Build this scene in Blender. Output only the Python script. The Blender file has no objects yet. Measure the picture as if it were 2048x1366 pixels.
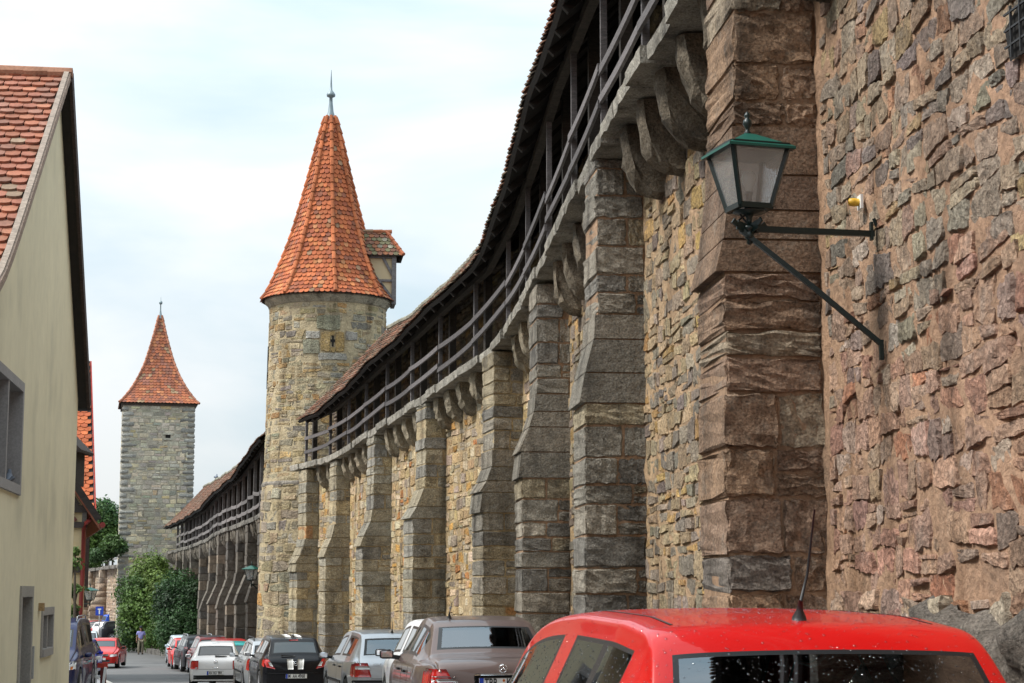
import bpy, math, random
import numpy as np
from mathutils import Vector, Matrix
from mathutils.bvhtree import BVHTree

SC = bpy.context.scene
COL = SC.collection
RNG = np.random.default_rng(7)
random.seed(7)

# ------------------------------------------------------------------ camera, sky, sun
FPX, CX, CY, HOR = 3600.0, 1024.0, 683.0, 1180.0
PITCH = math.atan((HOR - CY) / FPX)
CAMZ = 1.6
cam_d = bpy.data.cameras.new("camera")
cam = bpy.data.objects.new("camera", cam_d)
COL.objects.link(cam)
cam.location = (0, 0, CAMZ)
cam.rotation_euler = (math.pi / 2 + PITCH, 0, 0)
cam_d.sensor_width = 36.0
cam_d.lens = 36.0 * FPX / 2048.0
cam_d.clip_start = 0.1
cam_d.clip_end = 3000
SC.camera = cam

SUN_EL, SUN_AZ = math.radians(50), math.radians(258)     # azimuth clockwise from +Y
world = bpy.data.worlds.new("World")
SC.world = world
world.use_nodes = True
nt = world.node_tree
nt.nodes.clear()
wo = nt.nodes.new("ShaderNodeOutputWorld")
sky = nt.nodes.new("ShaderNodeTexSky")
sky.sky_type = 'NISHITA'
sky.sun_disc = False
sky.sun_elevation = SUN_EL
sky.sun_rotation = SUN_AZ
sky.dust_density = 2.0
bg1 = nt.nodes.new("ShaderNodeBackground"); bg1.inputs[1].default_value = 0.10
nt.links.new(sky.outputs[0], bg1.inputs[0])
tc = nt.nodes.new("ShaderNodeTexCoord")
mp = nt.nodes.new("ShaderNodeMapping"); mp.inputs['Scale'].default_value = (1.6, 1.6, 4.2)
nt.links.new(tc.outputs['Generated'], mp.inputs[0])
n1 = nt.nodes.new("ShaderNodeTexNoise"); n1.inputs['Scale'].default_value = 1.7
n1.inputs['Detail'].default_value = 6; n1.inputs['Roughness'].default_value = 0.5
n1.inputs['Distortion'].default_value = 0.35
nt.links.new(mp.outputs[0], n1.inputs['Vector'])
cr = nt.nodes.new("ShaderNodeValToRGB")
cr.color_ramp.elements[0].position = 0.36; cr.color_ramp.elements[0].color = (0.49, 0.66, 0.76, 1)
cr.color_ramp.elements[1].position = 0.60; cr.color_ramp.elements[1].color = (0.93, 0.96, 0.97, 1)
nt.links.new(n1.outputs['Fac'], cr.inputs[0])
bg2 = nt.nodes.new("ShaderNodeBackground"); bg2.inputs[1].default_value = 0.97
nt.links.new(cr.outputs[0], bg2.inputs[0])
# overcast sky: brighter towards the zenith
sx_ = nt.nodes.new("ShaderNodeSeparateXYZ"); nt.links.new(tc.outputs['Generated'], sx_.inputs[0])
mz = nt.nodes.new("ShaderNodeMapRange"); nt.links.new(sx_.outputs[2], mz.inputs[0])
mz.inputs[1].default_value = 0.0; mz.inputs[2].default_value = 1.0; mz.inputs[3].default_value = 0.60; mz.inputs[4].default_value = 1.7
nt.links.new(mz.outputs[0], bg2.inputs[1])
mxs = nt.nodes.new("ShaderNodeMixShader"); mxs.inputs[0].default_value = 0.88
nt.links.new(bg1.outputs[0], mxs.inputs[1]); nt.links.new(bg2.outputs[0], mxs.inputs[2])
nt.links.new(mxs.outputs[0], wo.inputs[0])

sun_d = bpy.data.lights.new("sun", 'SUN')
sun_d.energy = 3.0
sun_d.angle = math.radians(14)
sun_d.color = (1.0, 0.96, 0.9)
sun = bpy.data.objects.new("sun", sun_d)
COL.objects.link(sun)
sv = Vector((math.sin(SUN_AZ) * math.cos(SUN_EL), math.cos(SUN_AZ) * math.cos(SUN_EL), math.sin(SUN_EL)))
sun.rotation_euler = sv.to_track_quat('Z', 'Y').to_euler()
sun.location = (0, 0, 40)

SC.view_settings.view_transform = 'Standard'
SC.view_settings.look = 'None'
SC.view_settings.gamma = 1
SC.view_settings.use_curve_mapping = False
SC.view_settings.exposure = 0.60
SC.cycles.max_bounces = 6
SC.cycles.diffuse_bounces = 3
SC.cycles.glossy_bounces = 3
SC.cycles.transmission_bounces = 4
SC.cycles.transparent_max_bounces = 12
SC.cycles.sample_clamp_indirect = 6
SC.cycles.use_denoising = True

# ------------------------------------------------------------------ geometry helpers
cp, sp = math.cos(PITCH), math.sin(PITCH)
def P(px, py, D):
    """point of the place at forward distance D that lies on the sight line of a photo pixel"""
    a = (px - CX) / FPX; b = (CY - py) / FPX
    ry = cp - b * sp
    return Vector((a / ry * D, D, (sp + b * cp) / ry * D + CAMZ))
def proj(V):
    V = np.asarray(V, float)
    x = V[:, 0]; y = V[:, 1]; z = V[:, 2] - CAMZ
    d = y * cp + z * sp
    u = -y * sp + z * cp
    d = np.where(d < 0.3, 0.3, d)
    return CX + FPX * x / d, CY - FPX * u / d, d

GT = [(-60, 0.0), (10, 0.0), (20, -0.13), (33, -0.6), (46, -1.05), (58, -1.5), (75, -1.9), (90, -2.2),
      (120, -2.55), (145, -2.45), (170, -2.6), (250, -3.0), (900, -5)]
GX = np.array([g[0] for g in GT], float); GZ = np.array([g[1] for g in GT], float)
def G(y):
    return float(np.interp(y, GX, GZ))

def lnk(o, parent=None):
    COL.objects.link(o)
    if parent is not None:
        o.parent = parent
    return o
def tag(o, label=None, cat=None, group=None, kind=None):
    if label: o['label'] = label
    if cat: o['category'] = cat
    if group: o['group'] = group
    if kind: o['kind'] = kind
    return o
def thing(name, label, cat, loc=(0, 0, 0), rz=0.0, group=None):
    o = bpy.data.objects.new(name, None)
    o.empty_display_size = 0.3
    COL.objects.link(o)
    o.location = loc; o.rotation_euler = (0, 0, rz)
    tag(o, label, cat, group)
    return o

class MB:
    def __init__(s):
        s.v = []; s.f = []; s.c = []; s.n = 0
    def add(s, V, F, col=None):
        V = np.asarray(V, float).reshape(-1, 3)
        n = s.n
        s.v.append(V)
        s.f.extend([tuple(i + n for i in f) for f in F])
        c = (1, 1, 1) if col is None else col
        s.c.append(np.tile(np.array([c[0], c[1], c[2], 1.0]), (len(V), 1)))
        s.n += len(V)
    def box(s, x0, x1, y0, y1, z0, z1, col=None, M=None):
        V = [(x0, y0, z0), (x1, y0, z0), (x1, y1, z0), (x0, y1, z0), (x0, y0, z1), (x1, y0, z1), (x1, y1, z1), (x0, y1, z1)]
        if M is not None: V = [tuple(M @ Vector(p)) for p in V]
        s.add(V, [(0, 3, 2, 1), (4, 5, 6, 7), (0, 1, 5, 4), (1, 2, 6, 5), (2, 3, 7, 6), (3, 0, 4, 7)], col)
    def beam(s, a, b, w, h, up=(0, 0, 1), col=None):
        """box bar from a to b, w across, h along up"""
        a = Vector(a); b = Vector(b); t = (b - a)
        if t.length < 1e-6: return
        t.normalize(); u = Vector(up)
        side = t.cross(u)
        if side.length < 1e-4: side = t.cross(Vector((1, 0, 0)))
        side.normalize(); u = side.cross(t).normalized()
        V = []
        for q in (a, b):
            for sx, sz in ((-1, -1), (1, -1), (1, 1), (-1, 1)):
                V.append(tuple(q + side * (sx * w / 2) + u * (sz * h / 2)))
        s.add(V, [(3, 2, 1, 0), (4, 5, 6, 7), (0, 1, 5, 4), (1, 2, 6, 5), (2, 3, 7, 6), (3, 0, 4, 7)], col)
    def tube(s, pts, r, n=8, col=None, cap=True):
        pts = [Vector(p) for p in pts]
        rs = r if isinstance(r, (list, tuple)) else [r] * len(pts)
        V = []; F = []
        for i, p in enumerate(pts):
            t = (pts[min(i + 1, len(pts) - 1)] - pts[max(i - 1, 0)])
            t = t.normalized() if t.length > 1e-9 else Vector((0, 0, 1))
            ref = Vector((0, 0, 1)) if abs(t.z) < 0.9 else Vector((1, 0, 0))
            a = t.cross(ref).normalized(); b = t.cross(a).normalized()
            for k in range(n):
                an = 2 * math.pi * k / n
                V.append(tuple(p + a * (math.cos(an) * rs[i]) + b * (math.sin(an) * rs[i])))
        for i in range(len(pts) - 1):
            for k in range(n):
                k2 = (k + 1) % n
                F.append((i * n + k, i * n + k2, (i + 1) * n + k2, (i + 1) * n + k))
        if cap:
            F.append(tuple(range(n))); F.append(tuple((len(pts) - 1) * n + k for k in reversed(range(n))))
        s.add(V, F, col)
    def lathe(s, prof, cx, cy, cz, n=16, col=None, M=None):
        V = []; F = []
        for r, z in prof:
            for k in range(n):
                a = 2 * math.pi * k / n
                p = Vector((cx + r * math.cos(a), cy + r * math.sin(a), cz + z))
                if M is not None: p = M @ p
                V.append(tuple(p))
        for i in range(len(prof) - 1):
            for k in range(n):
                k2 = (k + 1) % n
                F.append((i * n + k, i * n + k2, (i + 1) * n + k2, (i + 1) * n + k))
        s.add(V, F, col)
    def prism(s, poly, d0, d1, frame, col=None):
        """poly of (a,b) extruded from d0 to d1; frame = (origin, A, B, Dvec)"""
        o, A, B, Dv = [Vector(q) for q in frame]
        n = len(poly)
        V = [tuple(o + A * a + B * b + Dv * d0) for a, b in poly] + [tuple(o + A * a + B * b + Dv * d1) for a, b in poly]
        F = [tuple(range(n)), tuple(reversed(range(n, 2 * n)))] + [(i, i + n, (i + 1) % n + n, (i + 1) % n) for i in range(n)]
        s.add(V, F, col)
    def mesh(s, name, mat, smooth=False):
        me = bpy.data.meshes.new(name)
        V = np.concatenate(s.v) if s.v else np.zeros((0, 3))
        me.from_pydata(V.tolist(), [], s.f)
        if s.v:
            ca = me.color_attributes.new("tint", 'FLOAT_COLOR', 'POINT')
            ca.data.foreach_set("color", np.concatenate(s.c).astype(np.float32).ravel())
        if mat is not None: me.materials.append(mat)
        if smooth and len(me.polygons):
            me.polygons.foreach_set("use_smooth", np.ones(len(me.polygons), bool))
        me.update()
        return me
    def build(s, name, mat, parent=None, smooth=False, kind=None):
        o = bpy.data.objects.new(name, s.mesh(name, mat, smooth))
        lnk(o, parent)
        if kind: o['kind'] = kind
        return o

# ------------------------------------------------------------------ materials
def newmat(name):
    m = bpy.data.materials.new(name); m.use_nodes = True
    nt = m.node_tree; nt.nodes.clear()
    out = nt.nodes.new("ShaderNodeOutputMaterial")
    b = nt.nodes.new("ShaderNodeBsdfPrincipled")
    nt.links.new(b.outputs[0], out.inputs[0])
    return m, nt, b
def N(nt, t, **kw):
    n = nt.nodes.new(t)
    for k, v in kw.items():
        if k in n.inputs: n.inputs[k].default_value = v
        else: setattr(n, k, v)
    return n
def mat_tint(name, base=(1, 1, 1), rough=0.9, s1=3.0, a1=0.25, s2=30.0, a2=0.25, bump=0.5, bscale=25.0, bdist=0.02,
             patch=None, spec=0.25, stretch=(1, 1, 1), pits=False, metal=0.0, pscale=1.2, pth=(0.52, 0.66), streak=None, chips=0.0):
    """tint attribute x base x two noises, optional patches of a second colour, bump"""
    m, nt, b = newmat(name)
    L = nt.links.new
    at = N(nt, "ShaderNodeAttribute", attribute_name="tint")
    geo = N(nt, "ShaderNodeNewGeometry")
    mp = N(nt, "ShaderNodeMapping"); mp.inputs['Scale'].default_value = stretch
    L(geo.outputs['Position'], mp.inputs[0])
    def noise(sc, det=5, rough_=0.6):
        n = N(nt, "ShaderNodeTexNoise", Scale=sc, Detail=det, Roughness=rough_); L(mp.outputs[0], n.inputs['Vector']); return n
    def rng(n, lo, hi, f0=0.3, f1=0.7):
        r = N(nt, "ShaderNodeMapRange"); L(n.outputs['Fac'], r.inputs[0])
        r.inputs[1].default_value = f0; r.inputs[2].default_value = f1; r.inputs[3].default_value = lo; r.inputs[4].default_value = hi
        return r
    nA, nB = noise(s1), noise(s2)
    rA, rB = rng(nA, 1 - a1, 1 + a1), rng(nB, 1 - a2, 1 + a2)
    mu = N(nt, "ShaderNodeMath", operation='MULTIPLY'); L(rA.outputs[0], mu.inputs[0]); L(rB.outputs[0], mu.inputs[1])
    c1 = N(nt, "ShaderNodeMix", data_type='RGBA', blend_type='MULTIPLY'); c1.inputs[0].default_value = 1
    L(at.outputs['Color'], c1.inputs[6]); c1.inputs[7].default_value = (*base, 1)
    c2 = N(nt, "ShaderNodeVectorMath", operation='SCALE'); L(c1.outputs[2], c2.inputs[0]); L(mu.outputs[0], c2.inputs['Scale'])
    last = c2.outputs[0]
    for i, pt in enumerate(patch or []):
        nP = noise(pscale * (1 + 1.7 * i), 8, 0.7)
        nP2 = rng(nP, 0, pt[1], pth[0], pth[1])
        mx = N(nt, "ShaderNodeMix", data_type='RGBA'); L(nP2.outputs[0], mx.inputs[0]); L(last, mx.inputs[6])
        mx.inputs[7].default_value = (*pt[0], 1); last = mx.outputs[2]
    if streak:
        mp3 = N(nt, "ShaderNodeMapping"); mp3.inputs['Scale'].default_value = (2.2, 2.2, 0.22); L(geo.outputs['Position'], mp3.inputs[0])
        nS = N(nt, "ShaderNodeTexNoise", Scale=1.0, Detail=6.0, Roughness=0.6); L(mp3.outputs[0], nS.inputs['Vector'])
        rS = rng(nS, 0, streak[1], 0.50, 0.68)
        mx = N(nt, "ShaderNodeMix", data_type='RGBA', blend_type='MULTIPLY'); L(rS.outputs[0], mx.inputs[0]); L(last, mx.inputs[6]); mx.inputs[7].default_value = (*streak[0], 1); last = mx.outputs[2]
    L(last, b.inputs['Base Color'])
    b.inputs['Roughness'].default_value = rough
    b.inputs['Specular IOR Level'].default_value = spec
    b.inputs['Metallic'].default_value = metal
    if bump > 0:
        nC = noise(bscale, 8, 0.7); nD = noise(bscale * 0.22, 3, 0.6)
        ad0 = N(nt, "ShaderNodeMath", operation='MULTIPLY_ADD'); L(nD.outputs['Fac'], ad0.inputs[0]); ad0.inputs[1].default_value = 1.6; L(nC.outputs['Fac'], ad0.inputs[2])
        h = ad0.outputs[0]
        if pits:
            vo = N(nt, "ShaderNodeTexVoronoi", Scale=bscale * 0.8)
            wv_ = N(nt, "ShaderNodeMix", data_type='RGBA', blend_type='LINEAR_LIGHT'); wv_.inputs[0].default_value = 0.10
            L(mp.outputs[0], wv_.inputs[6]); L(nC.outputs['Color'], wv_.inputs[7]); L(wv_.outputs[2], vo.inputs['Vector'])
            vr = N(nt, "ShaderNodeMapRange"); L(vo.outputs['Distance'], vr.inputs[0])
            vr.inputs[1].default_value = 0.0; vr.inputs[2].default_value = 0.35; vr.inputs[3].default_value = -0.45; vr.inputs[4].default_value = 0
            ad = N(nt, "ShaderNodeMath", operation='ADD'); L(h, ad.inputs[0]); L(vr.outputs[0], ad.inputs[1]); h = ad.outputs[0]
        if chips:
            v2 = N(nt, "ShaderNodeTexVoronoi", Scale=chips); v2.feature = 'F1'; mp4 = N(nt, "ShaderNodeMapping"); mp4.inputs['Scale'].default_value = (1, 1, 2.2)
            w2_ = N(nt, "ShaderNodeMix", data_type='RGBA', blend_type='LINEAR_LIGHT'); w2_.inputs[0].default_value = 0.16
            L(geo.outputs['Position'], w2_.inputs[6]); L(nD.outputs['Color'], w2_.inputs[7]); L(w2_.outputs[2], mp4.inputs[0]); L(mp4.outputs[0], v2.inputs['Vector'])
            a2_ = N(nt, "ShaderNodeMath", operation='MULTIPLY_ADD'); L(v2.outputs['Distance'], a2_.inputs[0]); a2_.inputs[1].default_value = 0.55; L(h, a2_.inputs[2]); h = a2_.outputs[0]
        bp = N(nt, "ShaderNodeBump", Strength=bump, Distance=bdist); L(h, bp.inputs['Height'])
        L(bp.outputs[0], b.inputs['Normal'])
    return m
def mat_plain(name, col, rough=0.5, metal=0.0, spec=0.5, coat=0.0, bump=0.0, var=0.08, bscale=40):
    m, nt, b = newmat(name); L = nt.links.new
    geo = N(nt, "ShaderNodeNewGeometry")
    n = N(nt, "ShaderNodeTexNoise", Scale=bscale * 0.2, Detail=4.0); L(geo.outputs['Position'], n.inputs['Vector'])
    r = N(nt, "ShaderNodeMapRange"); L(n.outputs['Fac'], r.inputs[0]); r.inputs[3].default_value = 1 - var; r.inputs[4].default_value = 1 + var
    v = N(nt, "ShaderNodeVectorMath", operation='SCALE'); v.inputs[0].default_value = col; L(r.outputs[0], v.inputs['Scale'])
    L(v.outputs[0], b.inputs['Base Color'])
    b.inputs['Roughness'].default_value = rough; b.inputs['Metallic'].default_value = metal
    b.inputs['Specular IOR Level'].default_value = spec
    b.inputs['Coat Weight'].default_value = coat; b.inputs['Coat Roughness'].default_value = 0.04
    if bump > 0:
        n2 = N(nt, "ShaderNodeTexNoise", Scale=float(bscale), Detail=6.0); L(geo.outputs['Position'], n2.inputs['Vector'])
        bp = N(nt, "ShaderNodeBump", Strength=bump, Distance=0.01); L(n2.outputs['Fac'], bp.inputs['Height']); L(bp.outputs[0], b.inputs['Normal'])
    return m
def mat_glass(name, tint=(0.35, 0.42, 0.42), base=0.08, rough=0.02, bump=0.0):
    m = bpy.data.materials.new(name); m.use_nodes = True
    nt = m.node_tree; nt.nodes.clear(); L = nt.links.new
    out = nt.nodes.new("ShaderNodeOutputMaterial")
    tr = N(nt, "ShaderNodeBsdfTransparent"); tr.inputs[0].default_value = (*tint, 1)
    gl = N(nt, "ShaderNodeBsdfGlossy"); gl.inputs['Roughness'].default_value = rough
    gl.inputs[0].default_value = (0.9, 0.95, 1.0, 1)
    fr = N(nt, "ShaderNodeFresnel"); fr.inputs[0].default_value = 1.55
    mr = N(nt, "ShaderNodeMapRange"); L(fr.outputs[0], mr.inputs[0]); mr.inputs[3].default_value = base; mr.inputs[4].default_value = 1
    mx = N(nt, "ShaderNodeMixShader"); L(mr.outputs[0], mx.inputs[0]); L(tr.outputs[0], mx.inputs[1]); L(gl.outputs[0], mx.inputs[2])
    if bump > 0:
        geo = N(nt, "ShaderNodeNewGeometry")
        n2 = N(nt, "ShaderNodeTexNoise", Scale=45.0, Detail=2.0); L(geo.outputs['Position'], n2.inputs['Vector'])
        bp = N(nt, "ShaderNodeBump", Strength=bump, Distance=0.01); L(n2.outputs['Fac'], bp.inputs['Height']); L(bp.outputs[0], gl.inputs['Normal'])
    L(mx.outputs[0], out.inputs[0])
    return m
def mat_darkglass(name):
    m, nt, b = newmat(name)
    b.inputs['Base Color'].default_value = (0.015, 0.02, 0.022, 1)
    b.inputs['Roughness'].default_value = 0.03
    b.inputs['Specular IOR Level'].default_value = 0.9
    b.inputs['Coat Weight'].default_value = 0.6; b.inputs['Coat Roughness'].default_value = 0.02
    return m

M = {}
M['stone'] = mat_tint("weathered_stone", chips=7.0, streak=((0.42, 0.38, 0.34), 0.8), s1=1.3, a1=0.18, s2=22, a2=0.42, bump=1.0, bscale=26, bdist=0.05, pits=True,
                      patch=[((0.075, 0.07, 0.065), 0.55), ((0.42, 0.37, 0.31), 0.3)], pscale=2.6)
M['stone_red'] = mat_tint("pink_stone", chips=7.0, streak=((0.42, 0.38, 0.34), 0.8), s1=1.1, a1=0.2, s2=20, a2=0.4, bump=1.0, bscale=20, bdist=0.06, pits=True,
                          patch=[((0.40, 0.33, 0.28), 0.5), ((0.10, 0.08, 0.07), 0.45)], pscale=2.2)
M['stone_far'] = mat_tint("far_stone", s1=0.6, a1=0.2, s2=9, a2=0.3, bump=0.7, bscale=9, bdist=0.06,
                          patch=[((0.10, 0.095, 0.085), 0.45)], pscale=0.8)
M['stone_sq'] = mat_tint("pale_tower_stone", s1=0.5, a1=0.14, s2=9, a2=0.25, bump=0.6, bscale=9, bdist=0.04, patch=[((0.17, 0.16, 0.14), 0.4)], pscale=0.45)
M['block'] = mat_tint("hewn_block", chips=3.5, streak=((0.38, 0.36, 0.34), 0.85), s1=2.0, a1=0.2, s2=40, a2=0.5, bump=1.0, bscale=30, bdist=0.05, pits=True,
                      patch=[((0.055, 0.052, 0.048), 0.6), ((0.40, 0.36, 0.30), 0.3)], pscale=1.6)
M['mortar'] = mat_tint("lime_mortar", streak=((0.45, 0.40, 0.35), 0.75), s1=1.0, a1=0.2, s2=16, a2=0.22, bump=0.9, bscale=14, bdist=0.06,
                       patch=[((0.12, 0.10, 0.08), 0.35)], pscale=1.4)
M['tile'] = mat_tint("clay_tile", streak=((0.45, 0.42, 0.38), 0.55), s1=2, a1=0.15, s2=20, a2=0.2, bump=0.3, bscale=30, bdist=0.01, rough=0.8,
                     patch=[((0.16, 0.15, 0.09), 0.45)], pscale=1.2, pth=(0.55, 0.75))
M['oldtile'] = mat_tint("mossy_clay_tile", s1=2, a1=0.25, s2=18, a2=0.3, bump=0.4, bscale=30, bdist=0.01, rough=0.85,
                        patch=[((0.13, 0.12, 0.08), 0.6), ((0.06, 0.05, 0.04), 0.5)], pscale=0.9, pth=(0.48, 0.66))
M['plaster'] = mat_tint("painted_plaster", streak=((0.88, 0.87, 0.82), 0.25), s1=0.35, a1=0.06, s2=4, a2=0.05, bump=0.15, bscale=60, bdist=0.004, rough=0.9, stretch=(1, 1, 0.8),
                        patch=[((0.42, 0.38, 0.27), 0.5)], pscale=0.5)
M['wood'] = mat_tint("weathered_wood", s1=2, a1=0.2, s2=14, a2=0.4, bump=0.5, bscale=24, bdist=0.01, rough=0.8, stretch=(1, 1, 6))
M['woodh'] = mat_tint("weathered_rail_wood", s1=3, a1=0.2, s2=14, a2=0.35, bump=0.5, bscale=20, bdist=0.01, rough=0.75, stretch=(5, 1, 12))
M['dark_boards'] = mat_plain("dark_old_boards", (0.022, 0.018, 0.015), rough=0.9, bump=0.4, var=0.3)  # near black boards under tiles and eaves
M['asphalt'] = mat_tint("asphalt", s1=0.25, a1=0.25, s2=60, a2=0.25, bump=0.3, bscale=120, bdist=0.004, rough=0.62, spec=0.5,
                        patch=[((0.045, 0.045, 0.048), 0.7)], pscale=0.25)
M['concrete'] = mat_tint("concrete", s1=0.6, a1=0.15, s2=30, a2=0.15, bump=0.3, bscale=60, bdist=0.004, rough=0.75)
M['copper'] = mat_plain("green_painted_iron", (0.0035, 0.013, 0.012), rough=0.38, metal=0.0, bump=0.15, var=0.3)
M['greenroof'] = mat_plain("green_lamp_roof", (0.008, 0.085, 0.062), rough=0.42, var=0.15, bump=0.1)
M['lead'] = mat_plain("lead_finial", (0.20, 0.25, 0.27), rough=0.5, metal=0.4, var=0.2)
M['black'] = mat_plain("black_plastic", (0.012, 0.012, 0.013), rough=0.5, bump=0.1)
M['dark'] = mat_plain("dark_void", (0.008, 0.007, 0.006), rough=1.0)
M['chrome'] = mat_plain("chrome", (0.75, 0.76, 0.78), rough=0.12, metal=1.0, var=0.02)
M['white'] = mat_plain("white_enamel", (0.75, 0.75, 0.73), rough=0.4, var=0.05)
M['ink'] = mat_plain("black_ink", (0.01, 0.01, 0.01), rough=0.5)
M['eublue'] = mat_plain("plate_blue", (0.01, 0.05, 0.42), rough=0.4)
M['redlens'] = mat_plain("red_lens", (0.42, 0.012, 0.01), rough=0.12, coat=0.8, var=0.15)
M['clearlens'] = mat_plain("clear_lens", (0.55, 0.56, 0.56), rough=0.1, coat=1.0, var=0.1)
M['smokelens'] = mat_plain("smoked_lens", (0.10, 0.05, 0.045), rough=0.15, coat=0.8)
M['amber'] = mat_plain("amber_lens", (0.6, 0.16, 0.02), rough=0.15, coat=0.8)
M['rubber'] = mat_plain("tyre_rubber", (0.015, 0.015, 0.015), rough=0.8)
M['alloy'] = mat_plain("wheel_alloy", (0.5, 0.5, 0.52), rough=0.3, metal=0.8)
M['glass'] = mat_glass("car_glass", (0.30, 0.38, 0.37), 0.14)
M['dglass'] = mat_darkglass("dark_car_glass")
M['lampglass'] = mat_glass("rippled_lamp_glass", (0.85, 0.87, 0.87), 0.18, 0.10, 0.6)
_nt = M['lampglass'].node_tree; _o = [n for n in _nt.nodes if n.type == 'OUTPUT_MATERIAL'][0]; _m = _o.inputs[0].links[0].from_node
_t = _nt.nodes.new("ShaderNodeBsdfTranslucent"); _t.inputs[0].default_value = (.80, .82, .82, 1); _d = _nt.nodes.new("ShaderNodeBsdfDiffuse"); _d.inputs[0].default_value = (.80, .84, .86, 1)
_q = _nt.nodes.new("ShaderNodeMixShader"); _q.inputs[0].default_value = .5; _nt.links.new(_t.outputs[0], _q.inputs[1]); _nt.links.new(_d.outputs[0], _q.inputs[2])
_r = _nt.nodes.new("ShaderNodeMixShader"); _r.inputs[0].default_value = .26; _nt.links.new(_m.outputs[0], _r.inputs[1]); _nt.links.new(_q.outputs[0], _r.inputs[2]); _nt.links.new(_r.outputs[0], _o.inputs[0])
M['leaf'] = None

# ------------------------------------------------------------------ pieces (stones, tiles)
def grid_faces(nu, nv, flip=False):
    F = []
    for j in range(nv - 1):
        for i in range(nu - 1):
            a = j * nu + i
            q = (a, a + 1, a + nu + 1, a + nu)
            F.append(q[::-1] if flip else q)
    return F
_GF = {}
def gf(nu, nv):
    if (nu, nv) not in _GF: _GF[(nu, nv)] = grid_faces(nu, nv)
    return _GF[(nu, nv)]

def stone_on(S, c, depth, nu, nv, rough, base=-0.03):
    """pillow stone: c = corner (u,v) list bl,br,tr,tl; S maps arrays u,v,h to world"""
    s = inner_frame(nu); t = inner_frame(nv)
    ss, tt = np.meshgrid(s, t)
    ss = ss.ravel(); tt = tt.ravel()
    # pull corners in for an uneven rounded outline
    rr = 0.075 * (np.abs(ss) ** 4) * (np.abs(tt) ** 4)
    k = RNG.uniform(0.5, 1.7)
    sx = ss * (1 - rr * k); tx = tt * (1 - rr * k)
    a = (sx + 1) / 2; b = (tx + 1) / 2
    u = (c[0][0] * (1 - a) + c[1][0] * a) * (1 - b) + (c[3][0] * (1 - a) + c[2][0] * a) * b
    v = (c[0][1] * (1 - a) + c[1][1] * a) * (1 - b) + (c[3][1] * (1 - a) + c[2][1] * a) * b
    edge = np.maximum(np.abs(ss), np.abs(tt)) > 0.999
    sz = min(abs(c[1][0] - c[0][0]), abs(c[3][1] - c[0][1]))
    h = np.full(len(ss), depth)
    for _ in range(4):                      # chipped face: lowest of a few tilted planes
        pa, pb = RNG.uniform(-1, 1, 2)
        h = np.minimum(h, depth * 1.25 + rough * 1.1 * (pa * ss + pb * tt) * RNG.uniform(.4, 1.4) - rough * RNG.uniform(0, .8))
    h = np.maximum(h, depth * 0.35) + RNG.normal(0, rough * 0.16, len(ss))
    h = np.where(edge, base, h)
    u = u + RNG.normal(0, 0.045 * sz, len(u)); v = v + RNG.normal(0, 0.045 * sz, len(v))
    return S(u, v, h)
def inner_frame(n):
    # non uniform spacing: rim, near rim, inside
    if n <= 4: return np.array([-1, -0.78, 0.78, 1])[:n] if n == 4 else np.linspace(-1, 1, n)
    return np.concatenate([[-1], np.linspace(-0.90, 0.90, n - 2), [1]])

def masonry(S, u0, u1, v0, v1, hrow, wst, gap, depth, rough, palette, clip=None, dens=1.0, lodpx=(34, 11), coljit=0.14, seed=0, wob=0.02, split=0.2):
    """returns pieces (V, F, col, size) laid in uneven courses"""
    rg = np.random.default_rng(seed)
    out = []
    cols = np.array([p[0] for p in palette]); wts = np.array([p[1] for p in palette], float); wts /= wts.sum()
    ph = rg.uniform(0, 6.28, 6)
    def wv(i, u): return wob * (math.sin(u * 1.7 + i * 2.1 + ph[0]) + 0.6 * math.sin(u * 4.3 + i * 4.7 + ph[1]))
    v = v0; i = 0
    while v < v1:
        h = rg.uniform(*hrow)
        u = u0 + rg.uniform(0, wst[0])
        while u < u1:
            w = rg.uniform(*wst) * (1.0 if rg.random() > 0.15 else 0.55)
            ub = min(u + w, u1)
            uc, vc = (u + ub) / 2, v + h / 2
            if ub - u > 0.07 and (clip is None or clip(uc, vc, (ub - u) / 2, h / 2)):
                parts = [(0.0, 1.0)]
                if rg.random() < split and h > 0.15:
                    q = rg.uniform(0.38, 0.62); parts = [(0, q), (q, 1)]
                for (a, b) in parts:
                    g = gap * rg.uniform(0.5, 1.5) / 2
                    bl = v + wv(i, u) * (1 - a) + h * a; br = v + wv(i, ub) * (1 - a) + h * a
                    tl = v + wv(i + 1, u) * b + h * b; tr = v + wv(i + 1, ub) * b + h * b
                    j = rg.normal(0, 0.11 * h, 8) * (b - a)
                    c = [(u + g + j[0], bl + g + j[1]), (ub - g + j[2], br + g + j[3]), (ub - g + j[4], tr - g + j[5]), (u + g + j[6], tl - g + j[7])]
                    cc = S(np.array([q[0] for q in c]), np.array([q[1] for q in c]), np.zeros(4))
                    px, py, d = proj(cc)
                    wpx = px.max() - px.min(); hpx = py.max() - py.min()
                    infr = px.max() > -40 and px.min() < 2088 and py.max() > -60 and py.min() < 1420
                    ext = max(wpx, hpx)
                    dd = depth * rg.uniform(0.45, 1.5)
                    if infr and min(wpx, hpx) > lodpx[0] * 0.45 and ext > lodpx[0]: nu, nv = 9, 7
                    elif ext > lodpx[1]: nu, nv = 5, 4
                    else: nu, nv = 4, 4
                    V = stone_on(S, c, dd, nu, nv, rough)
                    base = cols[rg.choice(len(cols), p=wts)]
                    f = 1 + rg.normal(0, coljit)
                    col = np.clip(base * f * (1 + rg.normal(0, 0.03, 3)), 0.01, 0.9)
                    size = wpx * hpx if infr else 0
                    out.append((V, gf(nu, nv), col, size if min(wpx, hpx) > 3 else size * 0.2))
            u = ub
        v += h; i += 1
    return out

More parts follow.
